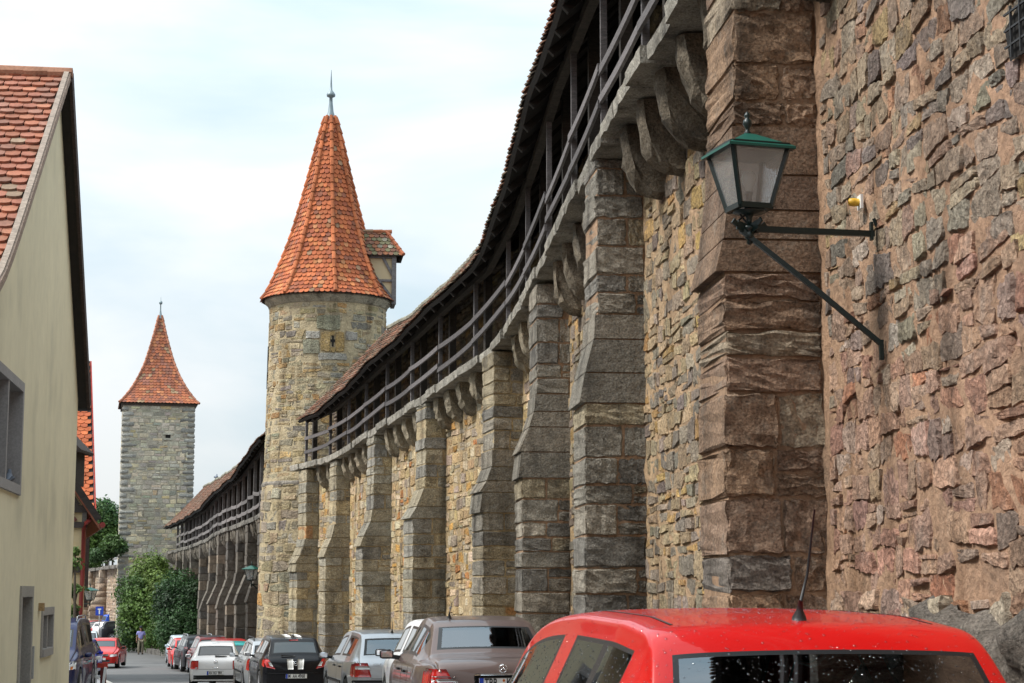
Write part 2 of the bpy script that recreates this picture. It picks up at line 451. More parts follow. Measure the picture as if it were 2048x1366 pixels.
def cube_stone(o, A, B, C, n=(4, 3, 4), rnd=0.03, rough=0.012):
    """rounded rough block; o origin corner, A,B,C edge vectors"""
    o, A, B, C = [np.array(q, float) for q in (o, A, B, C)]
    la, lb, lc = [max(np.linalg.norm(q), 1e-6) for q in (A, B, C)]
    idx = {}; V = []; F = []
    def axis(nn, l):
        r = min(rnd / l, 0.25)
        if nn <= 2: return [0, 1]
        return [0, r] + list(np.linspace(r, 1 - r, nn - 2 + 2 - 1)[1:-1]) + [1 - r, 1] if nn > 3 else [0, .5, 1]
    xs = [axis(n[0], la), axis(n[1], lb), axis(n[2], lc)]
    def vid(i, j, k):
        if (i, j, k) not in idx:
            idx[(i, j, k)] = len(V)
            p = [xs[0][i], xs[1][j], xs[2][k]]
            ends = [(p[q] == 0) * -1 + (p[q] == 1) * 1 for q in range(3)]
            m = sum(1 for e in ends if e)
            q = o + A * p[0] + B * p[1] + C * p[2]
            if m >= 2:
                pull = rnd * 0.5 * (m - 1) * RNG.uniform(0.2, 1.8)
                for e, vec, l in zip(ends, (A, B, C), (la, lb, lc)):
                    q = q - vec / l * e * pull
            q = q + RNG.normal(0, rough, 3)
            V.append(q)
        return idx[(i, j, k)]
    nx, ny, nz = len(xs[0]), len(xs[1]), len(xs[2])
    for i in range(nx - 1):
        for j in range(ny - 1):
            F.append((vid(i, j, 0), vid(i, j + 1, 0), vid(i + 1, j + 1, 0), vid(i + 1, j, 0)))
            F.append((vid(i, j, nz - 1), vid(i + 1, j, nz - 1), vid(i + 1, j + 1, nz - 1), vid(i, j + 1, nz - 1)))
    for i in range(nx - 1):
        for k in range(nz - 1):
            F.append((vid(i, 0, k), vid(i + 1, 0, k), vid(i + 1, 0, k + 1), vid(i, 0, k + 1)))
            F.append((vid(i, ny - 1, k), vid(i, ny - 1, k + 1), vid(i + 1, ny - 1, k + 1), vid(i + 1, ny - 1, k)))
    for j in range(ny - 1):
        for k in range(nz - 1):
            F.append((vid(0, j, k), vid(0, j, k + 1), vid(0, j + 1, k + 1), vid(0, j + 1, k)))
            F.append((vid(nx - 1, j, k), vid(nx - 1, j + 1, k), vid(nx - 1, j + 1, k + 1), vid(nx - 1, j, k + 1)))
    V = np.array(V)
    px, py, d = proj(V)
    inf = px.max() > 0 and px.min() < 2048 and py.max() > 0 and py.min() < 1366
    size = (px.max() - px.min()) * (py.max() - py.min()) if inf else 0
    return V, F, size

def emit(pieces, name, mat, parent, limit=300, minpx=60, stuffname=None, smooth=True):
    """the pieces that show largest become objects, the rest one joined stuff part"""
    order = sorted(range(len(pieces)), key=lambda i: -pieces[i][3])
    big = [i for i in order[:limit] if pieces[i][3] >= minpx]
    bs = set(big)
    for i in big:
        V, F, c, _ = pieces[i]
        mb = MB(); mb.add(V, F, c)
        mb.build(name, mat, parent, smooth)
    mb = MB()
    for i in range(len(pieces)):
        if i not in bs: mb.add(pieces[i][0], pieces[i][1], pieces[i][2])
    if mb.n: mb.build(stuffname or (name + "_infill"), mat, parent, smooth, kind="stuff")

def tiles(S, u0, u1, v0, v1, expo, w, palette, seed=0, lift=0.035, th=0.014, keep=None, jit=0.006, arc=5, roundness=0.45):
    """plain tiles with rounded tails; S maps (u along eave, v up the slope, h out)"""
    rg = np.random.default_rng(seed)
    out = []
    cols = np.array([p[0] for p in palette]); wts = np.array([p[1] for p in palette], float); wts /= wts.sum()
    nr = int((v1 - v0) / expo) + 1
    ang = np.linspace(math.pi, 2 * math.pi, arc)
    for r in range(nr):
        v = v0 + r * expo
        if v > v1: break
        off = (r % 2) * w / 2
        nu = int((u1 - u0) / w) + 2
        for k in range(nu):
            uc = u0 + off + (k) * w
            if uc < u0 - w * .01 or uc > u1 + w * .5: continue
            if keep is not None and not keep(uc, v): continue
            j = rg.normal(0, jit, 3)
            hw = w / 2 * 0.96
            tail = expo * roundness
            pu = list(uc + hw * np.cos(ang) + j[0]); pv = list(v + tail + tail * np.sin(ang) + j[1])
            top = min(v + expo * 1.25, v1 + expo * 0.3)
            pu += [uc + hw + j[0], uc - hw + j[0]]; pv += [top, top]
            l2 = lift + abs(j[2])
            fr = (np.array(pv) - v) / (top - v + 1e-6)
            hh = l2 * (1 - fr) + 0.004
            n = len(pu)
            U = np.array(pu * 2); Vv = np.array(pv * 2); H = np.concatenate([hh, hh - th - lift * 0.5 * (1 - fr)])
            Wp = S(U, Vv, H)
            F = [tuple(range(n))] + [(i, i + n, (i + 1) % n + n, (i + 1) % n) for i in range(arc - 1)]
            F += [(n - 1, 2 * n - 1, n, 0), (arc - 1, arc - 1 + n, arc + n, arc)]
            base = cols[rg.choice(len(cols), p=wts)]
            col = np.clip(base * (1 + rg.normal(0, 0.10)), 0.01, 0.9)
            px, py, d = proj(Wp)
            inf = px.max() > 0 and px.min() < 2048 and py.max() > 0 and py.min() < 1366
            e1 = Wp[arc - 1] - Wp[0]; e2 = Wp[arc] - Wp[0]
            nn = np.cross(e1, e2)
            fac = np.dot(nn, np.array([0, 0, CAMZ]) - Wp[0])
            out.append((Wp, F, col, (px.max() - px.min()) * (py.max() - py.min()) if (inf and fac > 0) else 0))
    return out

class Path:
    """smooth plan curve with arc length"""
    def __init__(s, pts):
        pts = [np.array(p, float) for p in pts]
        ext = [2 * pts[0] - pts[1]] + pts + [2 * pts[-1] - pts[-2]]
        o = []
        for i in range(1, len(ext) - 2):
            p0, p1, p2, p3 = ext[i - 1], ext[i], ext[i + 1], ext[i + 2]
            for t in np.linspace(0, 1, 24, endpoint=False):
                o.append(0.5 * ((2 * p1) + (-p0 + p2) * t + (2 * p0 - 5 * p1 + 4 * p2 - p3) * t * t + (-p0 + 3 * p1 - 3 * p2 + p3) * t ** 3))
        o.append(pts[-1])
        s.p = np.array(o)
        seg = np.linalg.norm(np.diff(s.p, axis=0), axis=1)
        s.s = np.concatenate([[0], np.cumsum(seg)])
        tg = np.gradient(s.p, axis=0); s.t = tg / np.linalg.norm(tg, axis=1)[:, None]
        s.L = s.s[-1]
    def at(s, u):
        return np.stack([np.interp(u, s.s, s.p[:, 0]), np.interp(u, s.s, s.p[:, 1])], -1)
    def tan(s, u):
        t = np.stack([np.interp(u, s.s, s.t[:, 0]), np.interp(u, s.s, s.t[:, 1])], -1)
        return t / np.linalg.norm(t, axis=-1, keepdims=True)
    def nrm(s, u):
        t = s.tan(u); return np.stack([-t[..., 1], t[..., 0]], -1)
    def uD(s, D):
        return float(np.interp(D, s.p[:, 1], s.s))
    def D(s, u):
        return float(np.interp(u, s.s, s.p[:, 1]))
    def surf(s, off=0.0):
        def f(u, v, h):
            u = np.asarray(u, float)
            p = s.at(u) + s.nrm(u) * (off + np.asarray(h))[:, None]
            return np.column_stack([p, v])
        return f
    def pt(s, u, off, z):
        p = s.at(u) + s.nrm(u) * off
        return Vector((p[0], p[1], z))
def sheet(S, us, vs, hfun, flip=False, col=(1, 1, 1)):
    U, Vv = np.meshgrid(us, vs)
    u = U.ravel(); v = Vv.ravel(); h = hfun(u, v) if callable(hfun) else np.full(len(u), hfun)
    return S(u, v, h), grid_faces(len(us), len(vs), flip), col
# ------------------------------------------------------------------ ground, road
def ground_sheet():
    xs = np.concatenate([np.linspace(-600, -60, 10), np.linspace(-55, 25, 81), np.linspace(40, 600, 10)])
    ys = np.concatenate([np.linspace(-150, -10, 8), np.linspace(-6, 260, 134), np.linspace(300, 1500, 12)])
    X, Y = np.meshgrid(xs, ys)
    Z = np.interp(Y.ravel(), GX, GZ)
    mb = MB(); mb.add(np.column_stack([X.ravel(), Y.ravel(), Z - 0.03]), gf(len(xs), len(ys)), (0.09, 0.085, 0.08))
    o = mb.build("ground", M['asphalt'], None); o['kind'] = 'structure'
ground_sheet()

W1 = Path([(10.2, -20), (7.2, -5), (4.42, 5.5), (3.42, 8.6), (2.98, 10.7)] +  # unseen near stretch bent outward so the red car's glass reflects sky
          [tuple(P(x, y, D)[:2]) for x, y, D in ((1645, 700, 15.2), (1290, 700, 23.8), (1140, 850, 31.5), (1084, 900, 35.2), (1047, 950, 37.8), (962, 980, 41.0),
            (893, 1000, 44.5), (783, 1050, 51.3), (700, 1080, 58.4), (637, 1080, 62.7))] + [(-8.1, 66.3)])
E2 = Path([tuple(P(x, y, D)[:2]) for x, y, D in ((540, 1000, 69.5), (525, 1020, 72), (480, 1047, 81.3), (430, 1065, 95), (415, 1078, 100), (380, 1092, 114), (350, 1100, 129), (330, 1100, 137))])
# road strip that follows the wall, pavement strip on the left with a kerb
RP = Path([(1.2, -30), (0.9, 0), (0.0, 14), (-1.6, 28), (-4.6, 42), (-8.2, 55), (-11.8, 68), (-17.0, 86), (-23.0, 106), (-28.5, 122), (-34.5, 140), (-41, 160), (-50, 185), (-62, 215)])
def strip(name, p, off0, off1, z0, z1, mat, col, u0=0, u1=None, n=160, skirt=0.0):
    us = np.linspace(u0, u1 or p.L, n)
    A = p.at(us) + p.nrm(us) * off0; B = p.at(us) + p.nrm(us) * off1
    V = []; F = []
    for i in range(n):
        V.append((A[i][0], A[i][1], G(A[i][1]) + z0)); V.append((B[i][0], B[i][1], G(B[i][1]) + z1))
        if skirt: V.append((A[i][0], A[i][1], G(A[i][1]) + z0 - skirt)); 
    k = 3 if skirt else 2
    for i in range(n - 1):
        F.append((i * k, (i + 1) * k, (i + 1) * k + 1, i * k + 1))
        if skirt: F.append((i * k + 2, (i + 1) * k + 2, (i + 1) * k, i * k))
    mb = MB(); mb.add(V, F, col)
    o = mb.build(name, mat, None); o['kind'] = 'structure'; return o
strip("road", RP, 3.4, -8.5, 0.0, 0.0, M['asphalt'], (0.115, 0.112, 0.110))
strip("pavement", RP, 3.55, 7.5, 0.11, 0.13, M['concrete'], (0.24, 0.245, 0.26))
kb = thing("kerb", "pale stone kerb edging the pavement on the left of the street", "kerb")
for i in range(150):
    u = 30 + i * 1.0
    if u > RP.L - 2: break
    a = RP.pt(u + .01, 3.47, 0); b = RP.pt(u + 0.985, 3.47, 0)
    a.z = G(a.y) + 0.055; b.z = G(b.y) + 0.055
    mb = MB(); c = 0.34 + random.uniform(-.05, .05); mb.beam(a, b, 0.15, 0.15, col=(c, c * .97, c * .9))
    mb.build("kerbstone", M['concrete'], kb)

# ------------------------------------------------------------------ town wall with gallery, near section
DK = [(-30, 7.6), (24, 7.6), (29.8, 7.3), (33.1, 7.12), (36.4, 6.94), (39.7, 6.66), (43, 6.49), (46.3, 6.37), (49.6, 6.27), (52.9, 6.15),
      (56.2, 6.05), (59.5, 5.99), (64, 5.98)]
def deck1(D): return float(np.interp(D, [k[0] for k in DK], [k[1] for k in DK]))
def edge1(D): return float(np.interp(D, [0, 15, 22, 26, 45, 63], [0.80, 0.80, 0.74, 0.68, 0.60, 0.55]))
def eaveh1(D): return float(np.interp(D, [15, 24, 28.5, 31.5, 34, 36.5, 62], [2.0, 2.05, 2.22, 2.0, 1.85, 1.68, 1.32]))

tw = thing("town_wall", "tall old rubble stone town wall with buttresses and roofed wooden gallery along the right", "wall")
uN0, uT = W1.uD(9.2), W1.uD(65.2)
# mortar core
def core(path, u0, u1, ztop, du, dv, name, parent, cols, amp=0.012, zlo=-3.2):
    us = np.arange(u0, u1 + du, du); n = int((9) / dv)
    V = []
    for j in range(n + 1):
        for u in us:
            p = path.at(u); t = path.nrm(u)
            zb = G(p[1]) - 0.3
            z = zb + (ztop(p[1]) - zb) * j / n
            h = RNG.normal(0, amp)
            V.append((p[0] + t[0] * h, p[1] + t[1] * h, z))
    mb = MB(); mb.add(V, grid_faces(len(us), n + 1))
    c = np.array([cols(path.D(u)) for _ in range(n + 1) for u in us])
    mb.c = [np.column_stack([c, np.ones(len(c))])]
    return mb.build(name, M['mortar'], parent, True)
def lerpc(D, ks):
    return np.array([np.interp(D, [k[0] for k in ks], [k[1][i] for k in ks]) for i in range(3)])
mort = [(10, (0.42, 0.265, 0.175)), (18, (0.42, 0.27, 0.17)), (26, (0.42, 0.30, 0.175)), (60, (0.46, 0.36, 0.205))]
core(W1, 0, uN0, lambda D: 7.3, 1.0, 1.0, "mortar_core", tw, lambda D: lerpc(D, mort))
core(W1, uN0, W1.uD(26), lambda D: deck1(D) - 0.05, 0.16, 0.16, "mortar_core", tw, lambda D: lerpc(D, mort), amp=0.012)
core(W1, W1.uD(26), W1.L, lambda D: deck1(D) - 0.05, 0.5, 0.5, "mortar_core", tw, lambda D: lerpc(D, mort), amp=0.012)
palN = [((0.38, 0.29, 0.21), 4), ((0.36, 0.25, 0.18), 3), ((0.31, 0.26, 0.21), 3), ((0.41, 0.29, 0.16), 1.0), ((0.44, 0.36, 0.27), 2), ((0.38, 0.21, 0.13), 0.4), ((0.25, 0.21, 0.18), 1)]
palR = [((0.44, 0.26, 0.18), 4), ((0.48, 0.31, 0.22), 3), ((0.38, 0.25, 0.18), 3), ((0.45, 0.22, 0.13), .9), ((0.48, 0.37, 0.29), 1.3), ((0.31, 0.22, 0.18), 1)]
palM = [((0.513, 0.361, 0.189), 4), ((0.590, 0.454, 0.286), 4), ((0.384, 0.315, 0.233), 3), ((0.564, 0.315, 0.095), 0.9), ((0.641, 0.524, 0.359), 2), ((0.539, 0.233, 0.075), .5)]
palG = [((0.380, 0.284, 0.177), 3), ((0.322, 0.263, 0.195), 4), ((0.460, 0.347, 0.205), 2), ((0.253, 0.210, 0.167), 2), ((0.483, 0.304, 0.121), .8)]
S1 = W1.surf(0)
BD = [15.2, 23.8, 31.5, 37.8, 44.5, 51.3, 58.4, 62.7]
BU = [W1.uD(d) for d in BD]
BT = 1.15
def clip1(u, v, hw, hh):
    D = W1.D(u)
    if v + hh > deck1(D) - 0.12: return False
    if v - hh < G(D) - 0.1: return False
    for b in BU:
        if b - 0.02 < u < b + BT - 0.05: return False
    return True
pcs = []
uR = W1.uD(15.0)
def zone_near(lo): return lambda u, v, hw, hh: clip1(u, v, hw, hh) and v + 0.25 * math.sin(u * 2.3) + 0.1 * (W1.D(u) - 12) < lo
pcs += masonry(S1, uN0, uR, 0.0, 7.6, (0.12, 0.24), (0.22, 0.56), 0.012, 0.021, 0.014, palN,
               clip=lambda u, v, a, b: clip1(u, v, a, b) and v + 0.3 * math.sin(u * 2.1) >= 3.55, seed=11, wob=0.03)
pr = masonry(S1, uN0, uR, 0.35, 7.6, (0.12, 0.25), (0.22, 0.56), 0.012, 0.024, 0.016, palR,
             clip=lambda u, v, a, b: clip1(u, v, a, b) and 1.45 - 0.0 * u <= v + 0.3 * math.sin(u * 2.1) < 3.55, seed=12, wob=0.035)
# rough rock footing at the foot of the near wall
palB = [((0.15, 0.14, 0.13), 3), ((0.20, 0.17, 0.15), 2), ((0.26, 0.22, 0.19), 1)]
rk = MB(); us_ = np.linspace(uN0, W1.uD(12.75), 60); vs_ = np.linspace(0, 1, 34)
U_, V_ = np.meshgrid(us_, vs_); U_, V_ = U_.ravel(), V_.ravel()
e_ = np.clip((W1.uD(12.75) - U_) / 0.5, 0, 1); e_ = e_ * e_ * (3 - 2 * e_)
tz = (1.50 - 0.05 * np.sin(U_ * 3) + 0.03 * np.sin(U_ * 11 + 1)) * e_ + 0.3 * (1 - e_)
hh_ = 0.26 * (1 - V_ ** 16) * e_ + 0.06 * np.sin(U_ * 5.1 + V_ * 7) + 0.05 * np.sin(U_ * 9.7 - V_ * 13 + 1) + 0.03 * np.sin(U_ * 23 + 3 * np.sin(V_ * 17)) + RNG.normal(0, .012, len(U_)) - 0.02
rk.add(S1(U_, V_ * tz, hh_), gf(60, 34), (0.19, 0.165, 0.14)); rk.build("rock_footing", M['block'], tw, True)
foot = []
foot2 = masonry(S1, uN0, uR, 0.0, 1.5, (0.18, 0.34), (0.3, 0.6), 0.035, 0.06, 0.03, palR, seed=14, wob=0.04,
                clip=lambda u, v, a, b: v < 1.6)
uM0 = W1.uD(16.2)
pm = masonry(S1, uM0, W1.uD(32), -0.3, 7.6, (0.12, 0.30), (0.22, 0.70), 0.014, 0.024, 0.014, palG, clip=clip1, seed=15)
pm2 = masonry(S1, W1.uD(32), uT, -2.2, 7.2, (0.13, 0.28), (0.25, 0.70), 0.014, 0.022, 0.012, palM, clip=clip1, seed=16)
nearp = [(p, 'stone') for p in pcs] + [(p, 'stone_red') for p in pr + foot2] + [(p, 'stone') for p in foot + pm + pm2]
nearp.sort(key=lambda q: -q[0][3])
for p, m in nearp[:300]:
    mb = MB(); mb.add(p[0], p[1], p[2]); mb.build("rubble_stone", M[m], tw, False)
rest = {}
for p, m in nearp[300:]:
    rest.setdefault(m, MB()).add(p[0], p[1], p[2])
for m, mb in rest.items(): mb.build("rubble_infill", M[m], tw, False, kind="stuff")

# buttresses: (upper projection, lower projection, offset top z, offset bottom z)
Bspec = [(0.74, 0.86, 5.3, 4.40), (0.66, 0.83, 5.0, 4.35), (0.60, 0.86, 4.8, 3.95), (0.66, 0.88, 4.2, 3.6), (0.56, 0.86, 4.05, 3.35),
         (0.54, 0.84, 3.65, 3.0), (0.50, 0.80, 3.5, 2.8), (0.48, 0.76, 3.2, 2.5)]
palK = [((0.29, 0.265, 0.22), 5), ((0.35, 0.31, 0.25), 4), ((0.22, 0.205, 0.18), 3), ((0.37, 0.31, 0.21), 3), ((0.42, 0.23, 0.10), 0.35)]
palKp = [((0.34, 0.225, 0.15), 4), ((0.30, 0.20, 0.14), 3), ((0.21, 0.18, 0.155), 2), ((0.40, 0.26, 0.165), 1.5), ((0.40, 0.32, 0.23), 1)]
palKy = [((0.38, 0.35, 0.28), 4), ((0.43, 0.37, 0.26), 3), ((0.31, 0.29, 0.25), 2), ((0.48, 0.39, 0.24), 1.2), ((0.44, 0.24, 0.11), .15)]
def buttress(path, u, spec, ztop, parent, pal, T, seed, hc=(0.30, 0.46), mats=('block', 'mortar'), mcol=(0.28, 0.21, 0.14), low=0.0, nsub=(4, 4, 4), rgh=0.007):
    rg = np.random.default_rng(seed)
    p = path.at(u); n3 = Vector((*path.nrm(u), 0)); t3 = Vector((*path.tan(u), 0)); o = Vector((p[0], p[1], 0))
    pu, pl, z1, z0 = spec
    D = p[1]; zb = G(D) - 0.2
    def pr(z): return pu if z >= z1 else (pl if z <= z0 else pl + (pu - pl) * (z - z0) / (z1 - z0))
    # mortar core body
    mb = MB()
    poly = [(-0.5, zb), (pl - 0.032, zb), (pl - 0.032, z0), (pu - 0.032, z1), (pu - 0.032, ztop - 0.03), (-0.5, ztop - 0.03)]
    mb.prism(poly, 0.024, T - 0.024, (o, n3, Vector((0, 0, 1)), t3), col=mcol)
    body = mb.build("buttress", M[mats[1]], parent)
    cols = np.array([q[0] for q in pal]); w = np.array([q[1] for q in pal], float); w /= w.sum()
    out = []
    z = zb + rg.uniform(0, 0.2)
    Z = Vector((0, 0, 1))
    def block(a0, a1, z0_, z1_, T0, T1, slope=False, mat=0):
        g = 0.010 + rg.uniform(0, .008)
        A = n3 * (a1 - a0 - 2 * g * (a0 > -0.1)); C = Z * (z1_ - z0_ - 2 * g); B = t3 * (T1 - T0)
        oo = o + n3 * (a0 + g) + t3 * T0 + Z * (z0_ + g)
        V, F, s = cube_stone(oo, A, B, C, n=nsub, rnd=0.018, rough=rgh)
        col = cols[rg.choice(len(cols), p=w)] * (1 + rg.normal(0, .1))
        out.append((V, F, col, s))
    while z < ztop - 0.06:
        h = rg.uniform(*hc); h = min(h, ztop - z)
        if ztop - z - h < 0.12: h = ztop - z
        zm = z + h / 2
        if z < z1 and z + h > z0:
            # weathering: sloped cap blocks
            steps = 2
            e0, e1 = pr(z), pr(min(z + h, z1))
            poly = [(-0.02, z + .01), (e0 + (0.05 if z <= z0 + .1 else 0.0), z + .01), (e0 + (0.05 if z <= z0 + .1 else 0.0), z + 0.03), (e1 + 0.01, z + h - .01), (-0.02, z + h - .01)]
            mb = MB(); c = cols[rg.choice(2, p=[.5, .5])] * 0.85; mb.prism(poly, -0.005, T + 0.005, (o, n3, Z, t3), col=c)
            V = np.concatenate(mb.v); px, py, d = proj(V)
            out.append((V, mb.f, c, (px.max() - px.min()) * (py.max() - py.min())))
            z += h; continue
        e = pr(zm) + rg.normal(0, 0.007)
        l = rg.uniform(0.5, 0.85) * e
        if rg.random() < 0.25: l = e
        block(e - l, e, z, z + h, rg.uniform(-.012, .012), T + rg.uniform(-.012, .012))
        if e - l > 0.1:
            if rg.random() < 0.45 and h > 0.25:
                q = rg.uniform(.4, .6)
                block(-0.03, e - l, z, z + h * q, 0.01, T - .01); block(-0.03, e - l, z + h * q, z + h, 0.012, T - .012)
            else: block(-0.03, e - l, z, z + h, 0.01, T - .01)
        z += h
    return body, out
allb = []
for i, (D, u, spc) in enumerate(zip(BD, BU, Bspec)):
    pal = palKp if i == 0 else (palK if i < 4 else palKy)
    hc = (0.22, 0.48) if i == 0 else (0.24, 0.46)
    body, out = buttress(W1, u, spc, deck1(D) - 0.22 if i > 0 else 7.35, tw, pal, BT, 50 + i, hc=hc,
                         mcol=(0.36, 0.235, 0.15) if i < 3 else (0.42, 0.33, 0.20), nsub=(8, 4, 7) if i < 2 else (5, 4, 5), low=0, rgh=0.010 if i == 0 else 0.007)
    # near faces of the first one look towards the lens
    allb += [(p, body, i) for p in out]
allb.sort(key=lambda q: -q[0][3])
restb = {}
for k, (p, body, i) in enumerate(allb):
    if k < 290:
        mb = MB(); mb.add(p[0], p[1], p[2]); mb.build("ashlar_block", M['block'], body, False)
    else: restb.setdefault(body.name, (body, MB()))[1].add(p[0], p[1], p[2])
for body, mb in restb.values(): mb.build("ashlar_infill", M['block'], body, False, kind="stuff")

# corbels, deck slabs, posts, rails
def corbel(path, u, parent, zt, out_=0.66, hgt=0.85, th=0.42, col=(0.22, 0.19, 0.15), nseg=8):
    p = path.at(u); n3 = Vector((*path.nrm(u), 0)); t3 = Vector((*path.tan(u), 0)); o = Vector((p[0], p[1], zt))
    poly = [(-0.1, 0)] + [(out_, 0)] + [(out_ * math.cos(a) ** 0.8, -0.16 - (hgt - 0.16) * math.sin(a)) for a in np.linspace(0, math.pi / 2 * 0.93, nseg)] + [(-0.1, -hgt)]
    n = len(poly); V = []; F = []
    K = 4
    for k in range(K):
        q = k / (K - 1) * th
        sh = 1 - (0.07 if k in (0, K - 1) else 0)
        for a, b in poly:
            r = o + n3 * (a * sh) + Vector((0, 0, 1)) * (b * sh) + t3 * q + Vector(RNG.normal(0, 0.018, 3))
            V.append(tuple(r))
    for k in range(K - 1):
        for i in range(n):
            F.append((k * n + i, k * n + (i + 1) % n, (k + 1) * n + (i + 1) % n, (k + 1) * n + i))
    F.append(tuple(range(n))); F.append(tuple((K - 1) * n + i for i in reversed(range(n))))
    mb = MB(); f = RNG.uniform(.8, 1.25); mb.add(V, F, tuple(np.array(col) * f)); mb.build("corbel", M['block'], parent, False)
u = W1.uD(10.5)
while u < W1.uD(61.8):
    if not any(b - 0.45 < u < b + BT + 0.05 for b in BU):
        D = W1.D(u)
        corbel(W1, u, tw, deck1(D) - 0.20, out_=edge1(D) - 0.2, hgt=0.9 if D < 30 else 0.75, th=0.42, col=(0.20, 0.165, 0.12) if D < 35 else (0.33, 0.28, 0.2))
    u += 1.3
def slabs(path, u0, u1, step, edge, deck, parent, inner=-0.6, th=0.19, col=(0.36, 0.335, 0.285), name="deck_slab"):
    u = u0; rg = np.random.default_rng(3)
    while u < u1:
        w = rg.uniform(0.8, 1.25) * step; ub = min(u + w, u1)
        us = np.linspace(u + 0.01, ub - 0.01, 6)
        eo = rg.normal(0, 0.02); zo = rg.normal(0, 0.012)
        V = []; 
        for q in us:
            D = path.D(q); e = edge(D) + eo + rg.normal(0, 0.005); z = deck(D) + zo
            for off, zz in ((inner, z), (e - 0.01, z), (e, z - 0.012), (e + rg.normal(0, .006), z - th * 0.55), (e - 0.01 + rg.normal(0, .008), z - th + rg.normal(0, 0.012)), (inner, z - th)):
                V.append(tuple(path.pt(q, off, zz)))
        F = []
        for i in range(5):
            for k in range(5): F.append((i * 6 + k, (i + 1) * 6 + k, (i + 1) * 6 + k + 1, i * 6 + k + 1))
            F.append((i * 6 + 5, (i + 1) * 6 + 5, (i + 1) * 6, i * 6))
        F += [(0, 1, 2, 3, 4, 5), (35, 34, 33, 32, 31, 30)]
        mb = MB(); c = np.array(col) * rg.uniform(.8, 1.25); mb.add(V, F, tuple(c)); mb.build(name, M['block'], parent)
        u = ub
slabs(W1, W1.uD(-18), W1.uD(8), 6.0, edge1, deck1, tw)
slabs(W1, W1.uD(8), W1.uD(64.6), 1.35, edge1, deck1, tw)

def gallery_rail(path, us, edge, deck, eave, parent, rails=(0.84, 0.40), col=(0.17, 0.155, 0.15), pw=0.085, extra=0.2, rw=0.11, stub=True):
    for k, u in enumerate(us):
        D = path.D(u)
        a = path.pt(u, edge(D) - 0.10, deck(D)); b = path.pt(u, edge(D) - 0.10, deck(D) + eave(D) + extra)
        mb = MB(); c = np.array(col) * RNG.uniform(.8, 1.15); t = path.tan(u)
        mb.beam(a, b, pw, pw, up=(t[0], t[1], 0), col=tuple(c)); mb.build("post", M['wood'], parent)
        # inner post, set back on the wall ledge
        a2 = path.pt(u + .12, edge(D) - 0.42, deck(D) - .02); b2 = path.pt(u + .12, edge(D) - 0.42, deck(D) + eave(D) + 0.75)
        mb = MB(); mb.beam(a2, b2, 0.16, 0.16, up=(t[0], t[1], 0), col=(0.045, 0.038, 0.032)); mb.build("inner_post", M['wood'], parent)
        if k + 1 < len(us):
            u2 = us[k + 1]
            for r, h in enumerate(rails):
                n = 7; sag = RNG.uniform(0.0, 0.05); V = []; F = []
                hh = rw * (1.0 if r != 2 else 0.7)
                j0, j1 = RNG.normal(0, .035, 2)
                c = np.array(col) * RNG.uniform(.75, 1.35)
                for i in range(n):
                    f = i / (n - 1); D0_, D1_ = path.D(u), path.D(u2); ov = (f - .5) * 1.03 + .5
                    z = deck(D0_) * (1 - ov) + deck(D1_) * ov + h + j0 * (1 - f) + j1 * f - sag * 4 * f * (1 - f)
                    a_ = path.pt(u, edge(D0_) - 0.03 + (.02 if k % 2 else 0), 0); b_ = path.pt(u2, edge(D1_) - 0.03 + (.02 if k % 2 else 0), 0); nn_ = Vector((*path.nrm(u), 0))
                    c_ = a_.lerp(b_, ov)
                    for off, dz in ((-0.045, -hh / 2), (0, -hh / 2), (0, hh / 2), (-0.045, hh / 2)):
                        q_ = c_ + nn_ * off; V.append((q_.x, q_.y, z + dz))
                for i in range(n - 1):
                    for kk in range(4): F.append((i * 4 + kk, i * 4 + (kk + 1) % 4, (i + 1) * 4 + (kk + 1) % 4, (i + 1) * 4 + kk))
                F += [(0, 1, 2, 3), (n * 4 - 1, n * 4 - 2, n * 4 - 3, n * 4 - 4)]
                mb = MB(); mb.add(V, F, tuple(c)); mb.build("rail", M['woodh'], parent)
postD = [-14, -9, -4, 1, 6, 10, 13.3, 16.6, 19.9, 23.2, 26.5, 29.8, 33.1, 36.4, 39.7, 43, 46.3, 49.6, 52.9, 56.2, 59.5, 62.8]
gallery_rail(W1, [W1.uD(d) for d in postD], edge1, deck1, eaveh1, tw, col=(.115, .105, .105))

